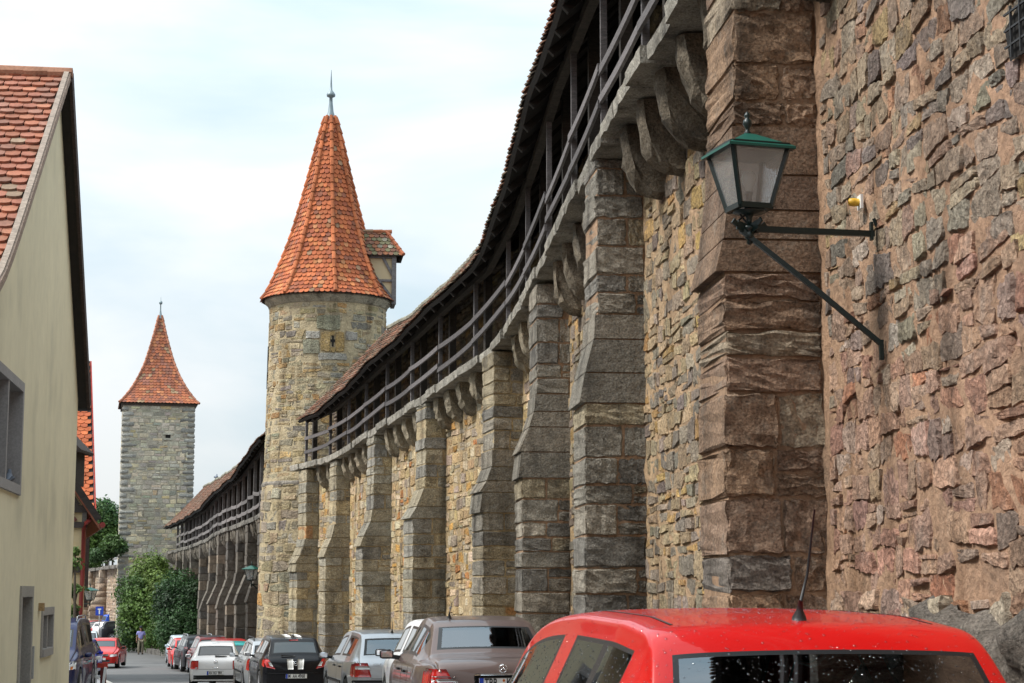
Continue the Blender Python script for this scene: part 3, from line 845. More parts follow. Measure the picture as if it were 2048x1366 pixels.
def gallery_roof(path, u0, u1, edge, deck, eave, parent, over=0.42, width=3.3, slope=1.05, back=1.75, tile_u0=0, seed=5, pal=None, n=120, expo=0.17, tw_=0.19, uend_tile=None):
    def RS(u, v, h):
        u = np.asarray(u, float); v = np.asarray(v, float); h = np.asarray(h, float)
        D = np.interp(u, path.s, path.p[:, 1])
        e = np.array([edge(d) for d in D]) + over; z = np.array([deck(d) + eave(d) for d in D])
        z = z + 0.035 * np.sin(u * 0.9) + 0.02 * np.sin(u * 2.3)
        L = math.sqrt(1 + slope * slope)
        ph = v / L
        # slight sprocket at the eave, sagging middle
        kick = 0.10 * np.exp(-ph / 0.35)
        off = e - ph + h * slope / L
        zz = z + ph * slope + kick + h / L - 0.04 * np.sin(np.clip(ph / width, 0, 1) * math.pi)
        pp = path.at(u) + path.nrm(u) * off[:, None]
        return np.column_stack([pp, zz])
    L = math.sqrt(1 + slope * slope) * width
    us = np.linspace(u0, u1, n); vs = np.linspace(0, L, 7)
    mb = MB(); V, F, c = sheet(RS, us, vs, -0.05); mb.add(V, F); V2, F2, c = sheet(RS, us, vs, -0.14, True); mb.add(V2, F2)
    nv = len(us)
    m1 = len(V)
    F3 = [(i, i + 1, m1 + i + 1, m1 + i) for i in range(nv - 1)]
    mb.f += F3
    mb.build("roof_boards", M['dark_boards'], parent)
    # back slope and dark boarding over the walkway
    mb = MB()
    V = []; 
    for q in us:
        D = path.D(q); e = edge(D) + over; z = deck(D) + eave(D) + slope * width
        V.append(tuple(path.pt(q, e - width, z + 0.06))); V.append(tuple(path.pt(q, e - width - 1.2, z - 1.2)))
        V.append(tuple(path.pt(q, e - width - 1.2, -3)))
    F = []
    for i in range(len(us) - 1):
        F += [(i * 3, i * 3 + 3, i * 3 + 4, i * 3 + 1), (i * 3 + 1, i * 3 + 4, i * 3 + 5, i * 3 + 2)]
    mb.add(V, F, (0.12, 0.09, 0.07)); mb.build("back_slope", M['oldtile'], parent)
    # rafters
    u = u0 + 0.3
    while u < u1:
        a, b = RS(np.array([u, u]), np.array([-0.02, L * 0.97]), np.array([-0.20, -0.20]))
        mb = MB(); mb.beam(a, b, 0.10, 0.13, col=(0.022, 0.018, 0.015)); mb.build("rafter", M['wood'], parent)
        u += 0.95
    # wall plate
    for off, dz in ((-0.10 - over, 0.28),):
        uu = np.linspace(u0, u1, 24)
        for i in range(23):
            D0, D1 = path.D(uu[i]), path.D(uu[i + 1])
            mb = MB(); mb.beam(path.pt(uu[i], edge(D0) - 0.1, deck(D0) + eave(D0) + 0.12), path.pt(uu[i + 1], edge(D1) - 0.1, deck(D1) + eave(D1) + 0.12), 0.14, 0.16, col=(0.05, 0.042, 0.035))
            mb.build("wall_plate", M['wood'], parent)
    # ridge tiles
    tl = []
    pal = pal or [((0.20, 0.095, 0.062), 4), ((0.26, 0.13, 0.085), 3), ((0.15, 0.10, 0.075), 3), ((0.30, 0.22, 0.16), 1.2), ((0.11, 0.09, 0.07), 2)]
    tl += tiles(RS, u0, tile_u0, 0, expo * 2.2, expo, tw_, pal, seed=seed, jit=0.01)
    tl += tiles(RS, tile_u0, u1, 0, L, expo, tw_, pal, seed=seed + 1, jit=0.01)
    emit(tl, "roof_tile", M['oldtile'], parent, limit=300, minpx=30)
    u = tile_u0
    while u < u1:
        a, b = RS(np.array([u, min(u + 0.42, u1)]), np.array([L, L]), np.array([0.03, 0.05]))
        mb = MB(); mb.tube([a, b], [0.085, 0.10], 7, col=(0.26, 0.25, 0.20)); mb.build("ridge_tile", M['oldtile'], parent)
        u += 0.4
    return RS
RS1 = gallery_roof(W1, W1.uD(-16), W1.uD(62.2), edge1, deck1, eaveh1, tw, tile_u0=W1.uD(33.5), n=150)

# parapet wall behind the walkway
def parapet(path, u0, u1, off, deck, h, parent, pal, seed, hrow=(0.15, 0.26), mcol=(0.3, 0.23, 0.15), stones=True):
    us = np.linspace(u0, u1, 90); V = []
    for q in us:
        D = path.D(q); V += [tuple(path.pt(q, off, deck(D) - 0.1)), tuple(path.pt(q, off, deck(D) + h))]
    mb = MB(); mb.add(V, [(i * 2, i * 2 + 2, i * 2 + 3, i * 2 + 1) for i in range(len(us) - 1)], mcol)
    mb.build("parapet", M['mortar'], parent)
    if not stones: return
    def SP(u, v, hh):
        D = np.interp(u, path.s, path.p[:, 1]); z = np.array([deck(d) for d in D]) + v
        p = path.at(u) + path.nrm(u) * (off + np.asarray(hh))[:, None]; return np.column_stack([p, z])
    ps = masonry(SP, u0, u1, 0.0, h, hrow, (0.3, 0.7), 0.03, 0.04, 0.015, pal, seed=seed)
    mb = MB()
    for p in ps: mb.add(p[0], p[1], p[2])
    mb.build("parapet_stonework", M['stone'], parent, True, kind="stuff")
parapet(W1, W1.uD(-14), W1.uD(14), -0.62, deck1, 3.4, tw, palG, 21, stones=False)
parapet(W1, W1.uD(14), W1.uD(63.5), -0.62, deck1, 2.55, tw, [((a[0] * .6, a[1] * .6, a[2] * .6), b) for a, b in palG], 21, mcol=(.17, .13, .09))  # wall stone palette darkened, shade under the roof put into the colour

# ------------------------------------------------------------------ town wall, far section
tw2 = thing("town_wall", "darker far stretch of town wall between round tower and square tower, with its own gallery", "wall")
def deck2(D): return float(np.interp(D, [69, 72, 81.3, 95, 100, 114, 129, 138], [4.75, 4.70, 4.60, 4.66, 4.46, 4.40, 4.48, 4.5]))
def eaveh2(D): return float(np.interp(D, [69, 73, 81, 90, 100, 129, 138], [2.6, 2.5, 1.95, 1.75, 1.55, 1.6, 1.6]))
def edge2(D): return 0.0
pal2 = [((0.125, 0.108, 0.09), 4), ((0.16, 0.14, 0.115), 3), ((0.10, 0.09, 0.08), 3), ((0.20, 0.16, 0.12), 2)]
W2 = Path([tuple(E2.at(u) - E2.nrm(u) * 0.6) for u in np.linspace(0, E2.L, 12)])
core(W2, 0, W2.L, lambda D: deck2(D) - 0.05, 0.8, 0.6, "mortar_core", tw2, lambda D: np.array((0.16, 0.13, 0.10)))
B2x = [(501, 73.5), (477.5, 78.5), (461, 83), (445, 88), (430, 93.5), (415, 99), (396.7, 106), (378, 114), (363.6, 121), (349, 128)]
B2u = [W2.uD(d) for _, d in B2x]
ps = masonry(W2.surf(0), 0.3, W2.L, -3, 4.6, (0.18, 0.32), (0.35, 0.8), 0.03, 0.03, 0.014, pal2, seed=31,
             clip=lambda u, v, a, b: v + b < deck2(W2.D(u)) - .1 and v - b > G(W2.D(u)) and not any(q < u < q + 1.0 for q in B2u))
emit(ps, "rubble_stone", M['stone_far'], tw2, limit=60, minpx=60, stuffname="rubble_infill")
allb = []
for i, u in enumerate(B2u):
    big = i < 6
    dk = deck2(W2.D(u))
    body, out = buttress(W2, u, (0.56, 0.98 if big else 0.56, dk - 2.3 - 0.1 * i, dk - 3.3 - 0.1 * i), dk - 0.2, tw2, pal2, 1.0, 80 + i, hc=(0.4, 0.6), mats=('stone_far', 'mortar'), mcol=(0.13, 0.11, 0.09))
    allb += [(p, body) for p in out]
allb.sort(key=lambda q: -q[0][3]); restb = {}
for k, (p, body) in enumerate(allb):
    if k < 110 and p[3] > 60:
        mb = MB(); mb.add(p[0], p[1], p[2]); mb.build("ashlar_block", M['stone_far'], body, False)
    else: restb.setdefault(body.name, (body, MB()))[1].add(p[0], p[1], p[2])
for body, mb in restb.values(): mb.build("ashlar_infill", M['stone_far'], body, False, kind="stuff")
u = W2.uD(72)
while u < W2.L - 1:
    if not any(b - 0.3 < u < b + 1.05 for b in B2u): corbel(W2, u, tw2, deck2(W2.D(u)) - 0.18, out_=0.52, hgt=0.8, th=0.3, col=(0.2, 0.175, 0.14), nseg=5)
    u += 1.1
slabs(E2, E2.uD(70.5), E2.L - 1.2, 2.0, edge2, deck2, tw2, inner=-1.0, col=(0.22, 0.205, 0.18))
dd = [70.6] + list(np.interp(np.arange(20), [0, 5, 10, 15, 19], [73.5, 86, 99, 113, 128]))
gallery_rail(E2, [E2.uD(d) for d in dd], edge2, deck2, eaveh2, tw2, rails=(0.86, 0.35), rw=0.15, pw=0.13, col=(0.15, 0.135, 0.13))
RS2 = gallery_roof(E2, E2.uD(69.8), E2.uD(134.5), edge2, deck2, eaveh2, tw2, over=0.45, width=3.0, slope=1.05, tile_u0=E2.uD(69.9), seed=9, n=80, expo=0.22, tw_=0.24,
                   pal=[((0.20, 0.10, 0.065), 4), ((0.26, 0.13, 0.09), 3), ((0.15, 0.10, 0.075), 2), ((0.24, 0.19, 0.15), 1)])
parapet(E2, E2.uD(70), E2.uD(136), -1.3, deck2, 2.6, tw2, pal2, 33, mcol=(0.07, 0.06, 0.05), stones=False)
# ------------------------------------------------------------------ round tower
rt = thing("round_tower", "tall round stone tower with a pointed orange tiled cone roof and small dormer", "tower")
TD, TX = 67.0, P(652, 900, 67.0).x
TZ0 = G(67) - 0.3
def trad(z):
    return 2.17 + 0.016 * max(0, 12 - z) * 1.0 + (0.07 if z < 5.45 else 0.0) * 1.0
def ST(u, v, h):
    u = np.asarray(u); v = np.asarray(v)
    r = np.array([trad(z) for z in v]) + np.asarray(h)
    a = u / 2.17
    return np.column_stack([TX + r * np.sin(a), TD - r * np.cos(a), v])
mb = MB(); us = np.linspace(-math.pi * 2.17, math.pi * 2.17, 73); vs = np.linspace(TZ0, 12.35, 40)
V, F, c = sheet(ST, us, vs, lambda u, v: RNG.normal(0, 0.012, len(u))); mb.add(V, F, (0.44, 0.36, 0.23))
mb.build("mortar_core", M['mortar'], rt, True)
palT = [((0.414, 0.319, 0.180), 4), ((0.356, 0.308, 0.220), 5), ((0.460, 0.385, 0.250), 3), ((0.287, 0.253, 0.200), 2), ((0.414, 0.253, 0.110), 1), ((0.483, 0.330, 0.150), .8)]
palTb = [((0.368, 0.313, 0.235), 6), ((0.425, 0.335, 0.206), 4), ((0.310, 0.270, 0.216), 3), ((0.437, 0.292, 0.186), 1), ((0.460, 0.259, 0.098), .4)]
H2 = math.pi * 2.17 / 2 * 1.12
sx0 = (674 - 652) / 117.0; slitu = math.asin(sx0) * 2.17; slitz = P(672, 683, 64.9).z
def clipT(u, v, a, b): return not (abs(u - slitu) < a + 0.72 and abs(v - slitz) < b + 0.55 and abs(u - slitu) < 1.0)
pa = masonry(ST, -H2, H2, 5.6, 12.0, (0.15, 0.30), (0.28, 0.72), 0.022, 0.02, 0.012, palT, seed=41, clip=clipT, split=0.25)
pb = masonry(ST, -H2, H2, TZ0, 5.3, (0.28, 0.48), (0.4, 1.0), 0.028, 0.03, 0.016, palTb, seed=42, split=0.12)
# slit surround: dressed stones
def dress(u0, u1, v0, v1, col, d=0.035):
    V = stone_on(ST, [(u0, v0), (u1, v0), (u1, v1), (u0, v1)], d, 6, 5, 0.004); return (V, gf(6, 5), np.array(col), 3000)
s_, z_ = slitu, slitz
sur = [dress(s_ - .62, s_ + .30, z_ + .42, z_ + .98, (0.30, 0.29, 0.20)), dress(s_ - .42, s_ - .09, z_ - .40, z_ + .38, (0.40, 0.28, 0.12)), dress(s_ + .09, s_ + .42, z_ - .40, z_ + .38, (0.40, 0.27, 0.11)),
       dress(s_ - .09, s_ + .09, z_ + .2, z_ + .38, (0.40, 0.28, 0.12)), dress(s_ - .09, s_ + .09, z_ - .40, z_ - .22, (0.40, 0.28, 0.12)),
       dress(s_ - 1.0, s_ - .45, z_ + .1, z_ + .38, (0.42, 0.40, 0.35)), dress(s_ + .45, s_ + .95, z_ + .06, z_ + .40, (0.42, 0.39, 0.34)),
       dress(s_ - 1.1, s_ - .45, z_ - .45, z_ + .06, (0.30, 0.29, 0.21)), dress(s_ - .55, s_ + .55, z_ - .68, z_ - .42, (0.38, 0.36, 0.31))]
emit(pa + pb + sur, "tower_stone", M['stone'], rt, limit=300, minpx=60, stuffname="tower_stonework", smooth=False)
mb = MB()
for (a, b, c_, d) in ((-.035, .035, -.2, .2), (-.085, .085, -.03, .07)):
    V = ST(np.array([s_ + a, s_ + b, s_ + b, s_ + a]), np.array([z_ + c_, z_ + c_, z_ + d, z_ + d]), np.full(4, 0.045 + a * .01)); mb.add(V, [(0, 1, 2, 3)])
mb.build("arrow_slit", M['dark'], rt)
V = ST(np.array([-2.17 * 1.5, -2.17 * 1.36]), np.array([9.2, 9.2]), np.zeros(2))
mb = MB(); u_ = np.array([-1.42, -1.30, -1.30, -1.42]) * 2.17; mb.add(ST(u_, np.array([9.0, 9.0, 10.6, 10.6]), np.full(4, 0.03)), [(0, 1, 2, 3)]); mb.build("window_slot", M['dark'], rt)
mb = MB()
mb.lathe([(2.2, 5.25), (2.34, 5.32), (2.38, 5.42), (2.34, 5.5), (2.2, 5.62)], TX, TD, 0, 64, (0.30, 0.27, 0.23)); mb.build("string_course", M['block'], rt, True)
mb = MB()
mb.lathe([(2.15, 12.02), (2.22, 12.05), (2.25, 12.14), (2.36, 12.24), (2.38, 12.36), (2.1, 12.4)], TX, TD, 0, 64, (0.46, 0.41, 0.31)); mb.build("cornice", M['block'], rt, True)
# cone roof, eight sides running into a round eave
prof = [(0, 2.50), (0.33, 2.28), (0.78, 2.06), (1.55, 1.74), (2.5, 1.40), (3.5, 1.12), (4.9, 0.76), (6.3, 0.43), (7.2, 0.19)]
RZ0 = 12.32
slopeL = [0]
for i in range(1, len(prof)): slopeL.append(slopeL[-1] + math.hypot(prof[i][0] - prof[i - 1][0], prof[i][1] - prof[i - 1][1]))
CL = slopeL[-1]
def cone(th, v, h, cx=None, cy=None):
    th = np.asarray(th, float); v = np.asarray(v, float)
    zz = np.interp(v, slopeL, [p[0] for p in prof]); rr = np.interp(v, slopeL, [p[1] for p in prof])
    rr = rr + np.where(v < 0, -v * 0.75, 0); zz = zz + np.where(v < 0, v * 0.6, 0)
    k = np.mod(th - HIP0 + 0, math.pi / 4) - math.pi / 8
    oct_ = math.cos(math.pi / 8) / np.cos(k)
    f = np.clip(v / 1.0, 0, 1)
    r = rr * (1 - f + f * (oct_ * 0.99 + 0.01)) + np.asarray(h) * 0.95
    return np.column_stack([TX + r * np.sin(th), TD - r * np.cos(th), RZ0 + zz + np.asarray(h) * 0.3])
HIP0 = math.radians(12)
mb = MB(); ths = np.linspace(0, 2 * math.pi, 97); vv = np.linspace(0, CL, 30)
T_, V_ = np.meshgrid(ths, vv); mb.add(cone(T_.ravel(), V_.ravel(), np.full(T_.size, -0.03)), gf(97, 30), (0.1, .05, .03))
mb.build("roof_shell", M['dark_boards'], rt)
palO = [((0.422, 0.123, 0.048), 5), ((0.370, 0.106, 0.044), 4), ((0.299, 0.088, 0.044), 3), ((0.458, 0.167, 0.062), 2), ((0.238, 0.088, 0.053), 1.6), ((0.405, 0.176, 0.079), 0.8), ((0.290, 0.176, 0.106), .3)]
tl = []
EX = 0.19; nrows = int(CL / EX)
for r in range(nrows):
    v = r * EX
    for sd in range(8):
        th0 = HIP0 + sd * math.pi / 4
        thm = th0 + math.pi / 8
        dm = (thm + math.pi) % (2 * math.pi) - math.pi
        if abs(dm) > 2.2: continue
        R = float(np.interp(v, slopeL, [p[1] for p in prof])); wid = R * math.pi / 4
        n = max(1, round(wid / 0.195)); off = 0.5 if r % 2 else 0.0
        wth = (math.pi / 4) / n
        def SC_(u, vv_, h, th0=th0): return cone(th0 + np.asarray(u), vv_, h)
        for k in range(n + (1 if off else 0)):
            u0 = (k - off) * wth; u1 = u0 + wth
            u0c, u1c = max(u0, 0.0), min(u1, math.pi / 4)
            if u1c - u0c < wth * .2: continue
            ang = np.linspace(math.pi, 2 * math.pi, 5)
            uc = (u0c + u1c) / 2; hw = (u1c - u0c) / 2 * 0.96
            tail = EX * 0.42; jv = RNG.normal(0, 0.010)
            pu = list(uc + hw * np.cos(ang)) + [uc + hw, uc - hw]; pv = list(v + tail + tail * np.sin(ang) + jv) + [v + EX * 1.2] * 2
            l2 = 0.035 + abs(RNG.normal(0, .010)); fr = (np.array(pv) - v) / (EX * 1.2); hh = l2 * (1 - fr) + .004
            nn = 7
            Wp = SC_(np.array(pu * 2), np.array(pv * 2), np.concatenate([hh, hh - 0.03]))
            Fc = [tuple(range(nn))] + [(i, i + nn, i + 1 + nn, i + 1) for i in range(4)]
            base = np.array(palO[RNG.choice(7, p=np.array([5, 4, 3, 2, 1.6, .8, .3]) / 16.7)][0])
            col = np.clip(base * (1 + RNG.normal(0, .12)), .02, .9)
            px, py, d = proj(Wp)
            front = math.cos(dm) > 0.25
            tl.append((Wp, Fc, col, (px.max() - px.min()) * (py.max() - py.min()) if front else 0))
emit(tl, "roof_tile", M['tile'], rt, limit=300, minpx=40, smooth=False)
for sd in range(8):
    th = HIP0 + sd * math.pi / 4
    dm = (th + math.pi) % (2 * math.pi) - math.pi
    if abs(dm) > 2.0: continue
    v = 0.05
    while v < CL - 0.15:
        a, b = cone([th, th], [v, v + 0.40], [0.035, 0.015])
        mb = MB(); c = np.array((0.48, 0.15, 0.06)) * RNG.uniform(.6, 1.15); mb.tube([a, b], [0.085, 0.065], 7, col=tuple(c))
        mb.build("hip_tile", M['tile'], rt); v += 0.36
mb = MB(); mb.lathe([(0.20, 7.05), (0.17, 7.2), (0.11, 7.4), (0.07, 7.75), (0.06, 7.95), (0.16, 8.0), (0.17, 8.08), (0.09, 8.2), (0.05, 8.25), (0.035, 8.5), (0.008, 9.05)], TX, TD, RZ0, 14, (1, 1, 1))
mb.build("finial", M['lead'], rt, True)
# dormer on the right flank (angled away)
DA = math.radians(97)
da = Vector((math.sin(DA), -math.cos(DA), 0)); db = Vector((math.cos(DA), math.sin(DA), 0))   # outward, along
def DP(o_, s__, z): return Vector((TX, TD, z)) + da * o_ + db * s__
zt, zb_ = P(781, 510, 66.5).z, P(781, 604, 66.5).z
dm_ = MB()
ow = 2.50; hw = 0.52
def quadp(mb, pts, th, nrm, col):
    n = len(pts); V = [tuple(p) for p in pts] + [tuple(Vector(p) - Vector(nrm) * th) for p in pts]
    mb.add(V, [tuple(range(n)), tuple(reversed(range(n, 2 * n)))] + [(i, (i + 1) % n, (i + 1) % n + n, i + n) for i in range(n)], col)
dorm = MB()
quadp(dorm, [DP(0.9, -hw, zt), DP(ow, -hw, zt), DP(ow, -hw, zb_), DP(2.2, -hw, zb_), DP(1.7, -hw, zb_ + .9)], 0.1, -db, (0.56, 0.45, 0.28))
quadp(dorm, [DP(0.9, hw, zt), DP(ow, hw, zt), DP(ow, hw, zb_), DP(1.9, hw, zb_)], 0.1, db, (0.56, 0.45, 0.28))
dormer = dorm.build("dormer", M['plaster'], rt)
for a, b, w in ((DP(ow - .06, -hw - .02, zb_ - .05), DP(ow - .06, -hw - .02, zt), .17), (DP(1.95, -hw - .02, zb_ + .75), DP(ow - .08, -hw - .02, zb_ + .12), .10),
                (DP(1.5, -hw - .02, zt - .03), DP(ow, -hw - .02, zt - .03), .12), (DP(1.9, -hw - .02, zb_ + .85), DP(ow - .1, -hw - .02, zb_ + .85), .09),
                (DP(ow - .06, -hw - .01, zb_ + .02), DP(ow - .06, hw, zb_ + .02), .14), (DP(ow - .06, hw, zb_), DP(ow - .06, hw, zt), .14), (DP(1.6, -hw - .02, zt - .6), DP(2.05, -hw - .02, zb_ + .6), .1), (DP(2.02, -hw - .02, zt - .05), DP(ow - .1, -hw - .02, zt - .75), .1)):
    mb = MB(); mb.beam(a, b, w, w, up=tuple(db), col=(0.16, 0.15, 0.15)); mb.build("timber", M['wood'], dormer)
mb = MB(); mb.box(-.3, .3, -.02, .02, 0, .7); 
mb = MB(); quadp(mb, [DP(ow + .01, -.3, zb_ + .2), DP(ow + .01, .3, zb_ + .2), DP(ow + .01, .3, zt - .15), DP(ow + .01, -.3, zt - .15)], .03, da, (1, 1, 1)); mb.build("shutter_opening", M['dark'], dormer)
# small hipped roof of the dormer
rz = zt - 0.02; ro = ow + 0.28; rw_ = hw + 0.24; ridgez = P(770, 457, 66.5).z
def SD(u, v, h):      # near slope, u outwards from cone, v up slope
    u = np.asarray(u, float); v = np.asarray(v, float); h = np.asarray(h, float)
    f = v / DL
    uu = u * (1 - 0) - 0.0
    pts = [DP(0.7 + min(a, (ro - 0.7) - 0.62 * ff), -rw_ + rw_ * ff * 1.0, rz + (ridgez - rz) * ff) for a, ff in zip(uu, f)]
    nn = (Vector((0, 0, rw_)) - db * (ridgez - rz)).normalized()
    return np.array([tuple(p + nn * hh) for p, hh in zip(pts, h)])
DL = math.hypot(rw_, ridgez - rz)
mb = MB(); quadp(mb, [DP(0.7, -rw_, rz), DP(ro, -rw_, rz), DP(ro - .62, 0, ridgez), DP(0.7, 0, ridgez)], .06, db * -1, (0.1, 0.06, .05))
quadp(mb, [DP(ro, -rw_, rz), DP(ro, rw_, rz), DP(ro - .62, 0, ridgez)], .06, da, (.1, .06, .05)); quadp(mb, [DP(0.7, rw_, rz), DP(ro, rw_, rz), DP(ro - .62, 0, ridgez), DP(0.7, 0, ridgez)], .06, db, (0.1, 0.06, .05))
mb.build("dormer_roof", M['dark_boards'], dormer)
tl = tiles(SD, 0, ro - 0.7, 0, DL - .05, 0.19, 0.2, [((0.26, 0.12, 0.08), 4), ((0.20, 0.18, 0.10), 3), ((0.34, 0.14, 0.07), 2), ((0.3, 0.27, 0.2), 1)], seed=8, keep=lambda u, v: u < (ro - 0.7) - 0.62 * v / DL + .05)
for p in tl:
    mb = MB(); mb.add(p[0], p[1], p[2]); mb.build("roof_tile", M['oldtile'], dormer)
for k in range(5):
    a = DP(ro - .62 * k / 5, -rw_ + rw_ * k / 5, rz + (ridgez - rz) * k / 5 + .05); b = DP(ro - .62 * (k + 1.1) / 5, -rw_ + rw_ * (k + 1.1) / 5, rz + (ridgez - rz) * (k + 1.1) / 5 + .04)
    mb = MB(); mb.tube([a, b], [.085, .065], 7, col=(0.42, 0.14, 0.07)); mb.build("hip_tile", M['tile'], dormer)
for k in range(4):
    mb = MB(); mb.tube([DP(0.9 + k * .36, 0, ridgez + .03), DP(0.9 + k * .36 + .4, 0, ridgez + .04)], [.07, .08], 7, col=(0.30, 0.2, 0.13) if k < 2 else (0.42, 0.16, 0.08)); mb.build("ridge_tile", M['tile'], dormer)

# ------------------------------------------------------------------ square tower
st_ = thing("square_tower", "tall square grey stone tower with flared red pyramid roof at the end of the street", "tower")
SA = math.radians(13.2)
TW = 5.4
fl = P(241, 1000, 137.0)                                             # front left corner
fx = Vector((math.cos(SA), math.sin(SA), 0)); fy = Vector((-math.sin(SA), math.cos(SA), 0))   # along front, backwards
fo = Vector((fl.x, fl.y, 0)); ZB = G(137) - 0.4; ZT = P(315, 812, 138).z
def SF(u, v, h):
    u = np.asarray(u)[:, None]; h = np.asarray(h)[:, None]; v = np.asarray(v)
    q = np.array(fo[:2]) + u * np.array(fx[:2]) - h * np.array(fy[:2])
    ba = 0.012 * (v - 8); 
    return np.column_stack([q, v])
def SL(u, v, h):
    u = np.asarray(u)[:, None]; h = np.asarray(h)[:, None]
    q = np.array(fo[:2]) + u * np.array(fy[:2]) - h * np.array(fx[:2])
    return np.column_stack([q, v])
mb = MB(); Msq = Matrix(((fx.x, fy.x, 0, fo.x), (fx.y, fy.y, 0, fo.y), (0, 0, 1, 0), (0, 0, 0, 1)))
mb.box(0.012, TW - .012, 0.012, TW, ZB, ZT, (0.38, 0.35, 0.28), Msq); mb.build("mortar_core", M['mortar'], st_)
palS = [((0.43, 0.39, 0.31), 5), ((0.48, 0.43, 0.32), 4), ((0.35, 0.33, 0.275), 3), ((0.53, 0.46, 0.31), 1.5), ((0.47, 0.38, 0.22), 1)]
wz = P(327, 871, 137).z; wu = 3.42
pq = masonry(SF, 0.45, TW - .45, ZB, ZT - .1, (0.20, 0.44), (0.3, 0.9), 0.02, 0.018, 0.012, palS, seed=61, lodpx=(60, 30), clip=lambda u, v, a, b: not (abs(u - wu) < a + .3 and abs(v - wz) < b + .24))
pq2 = masonry(SL, 0.4, TW, ZB, ZT - .1, (0.24, 0.40), (0.4, 0.9), 0.02, 0.018, 0.012, palS, seed=62, lodpx=(60, 30))
emit(pq + pq2, "tower_stone", M['stone_sq'], st_, limit=150, minpx=45, stuffname="tower_stonework", smooth=False)
mb = MB(); mb.box(wu - .19, wu + .19, -.02, .3, wz - .13, wz + .12, None, Msq); mb.build("window_slot", M['dark'], st_)
for (a, b, c_, d) in ((wu - .36, wu + .36, wz + .13, wz + .28), (wu - .32, wu + .32, wz - .27, wz - .14)):
    mb = MB(); mb.box(a, b, -.05, .05, c_, d, (0.42, 0.4, 0.33), Msq); mb.build("window_surround", M['stone_far'], st_)
z = ZB; k = 0
while z < ZT - .1:
    h = random.uniform(.34, .5); h = min(h, ZT - z)
    for side in (0, 1):
        la = random.uniform(.8, 1.15) if k % 2 == side else random.uniform(.45, .6)
        lb = random.uniform(.45, .6) if k % 2 == side else random.uniform(.8, 1.1)
        pj = random.uniform(.03, .07); yj = random.uniform(.03, .06)
        if side == 0: o_ = fo + fx * (-pj) + fy * (-yj) + Vector((0, 0, z + .02)); A = fx * (la + pj)
        else: o_ = fo + fx * (TW - la) + fy * (-yj) + Vector((0, 0, z + .02)); A = fx * (la + pj)
        V, F, s = cube_stone(o_, A, fy * lb, (0, 0, h - .05), n=(4, 4, 4), rnd=0.09, rough=.015)
        f = random.uniform(.75, 1.25); mb = MB(); mb.add(V, F, (0.27 * f, 0.265 * f, 0.24 * f)); mb.build("quoin", M['stone_far'], st_, True)
    z += h; k += 1
mb = MB(); mb.box(-.12, TW + .12, -.12, TW + .12, ZT - .02, ZT + .22, (0.06, 0.045, .035), Msq); mb.build("eave_board", M['wood'], st_)
AP = P(321, 627, 139.9).z
hwS = TW / 2
sprof = [(0, 1.105), (0.35, 0.97), (1.1, 0.76), (2.0, 0.565), (3.0, 0.40), (4.2, 0.26), (5.4, 0.135), (6.6, 0.03)]
sc_ = (AP - ZT - .2) / 6.6
sprof = [(a * sc_, b * hwS) for a, b in sprof]
sL = [0]
for i in range(1, len(sprof)): sL.append(sL[-1] + math.hypot(sprof[i][0] - sprof[i - 1][0], sprof[i][1] - sprof[i - 1][1]))
ctr = fo + fx * hwS + fy * hwS
def sqroof(side):
    ax = [(fx, -fy), (fy, -fx), (fy, fx), (fx, fy)][side]
    def f(u, v, h):          # u in -1..1
        zz = np.interp(v, sL, [p[0] for p in sprof]); r = np.interp(v, sL, [p[1] for p in sprof]) + np.asarray(h)
        u = np.asarray(u)
        q = np.array(ctr[:2]) + (u * r)[:, None] * np.array(ax[0][:2]) + r[:, None] * np.array(ax[1][:2])
        return np.column_stack([q, ZT + .18 + zz])
    return f
mb = MB()
for s in range(4):
    V, F, c = sheet(sqroof(s), np.linspace(-1, 1, 3), np.linspace(0, sL[-1], 20), -0.02); mb.add(V, F, (.15, .06, .04))
mb.build("roof_shell", M['dark_boards'], st_)
palSq = [((0.36, 0.12, 0.06), 5), ((0.30, 0.11, 0.065), 4), ((0.24, 0.10, 0.07), 4), ((0.42, 0.17, 0.08), 1.5), ((0.3, 0.2, 0.12), 1)]
tl = []
for s in (0, 1):
    f = sqroof(s); ex = 0.26; rr = int(sL[-1] / ex)
    for r in range(rr):
        v = r * ex; R = float(np.interp(v, sL, [p[1] for p in sprof])); n = max(1, round(2 * R / 0.27))
        for k in range(n):
            u0 = -1 + 2 * k / n + (0.5 / n if r % 2 else -.5 / n); u1 = u0 + 2 / n * .96; u0 = max(-1, u0); u1 = min(1, u1)
            if u1 - u0 < .5 / n: continue
            Wp = f(np.array([u0, (u0 + u1) / 2, u1, u1, u0] * 2), np.array([v + .06, v, v + .06, v + ex * 1.2, v + ex * 1.2] * 2), np.array([.05, .055, .05, .01, .01, 0, 0, 0, -.03, -.03]))
            base = np.array(palSq[RNG.choice(5, p=np.array([5, 4, 4, 1.5, 1]) / 15.5)][0]) * (1 + RNG.normal(0, .12))
            px, py, d = proj(Wp)
            tl.append((Wp, [(0, 1, 2, 3, 4), (0, 5, 6, 1), (1, 6, 7, 2)], np.clip(base, .02, .9), (px.max() - px.min()) * (py.max() - py.min())))
emit(tl, "roof_tile", M['tile'], st_, limit=60, minpx=45, smooth=False, stuffname="roof_tiling")
for su, side in ((-1, 0), (1, 0)):
    f = sqroof(side); v = 0
    while v < sL[-1] - .2:
        a, b = f(np.array([su, su]), np.array([v, v + .5]), np.array([.04, .02])); mb = MB(); mb.tube([a, b], [.10, .08], 6, col=tuple(np.array((.36, .15, .09)) * random.uniform(.7, 1.2))); mb.build("hip_tile", M['tile'], st_); v += .46
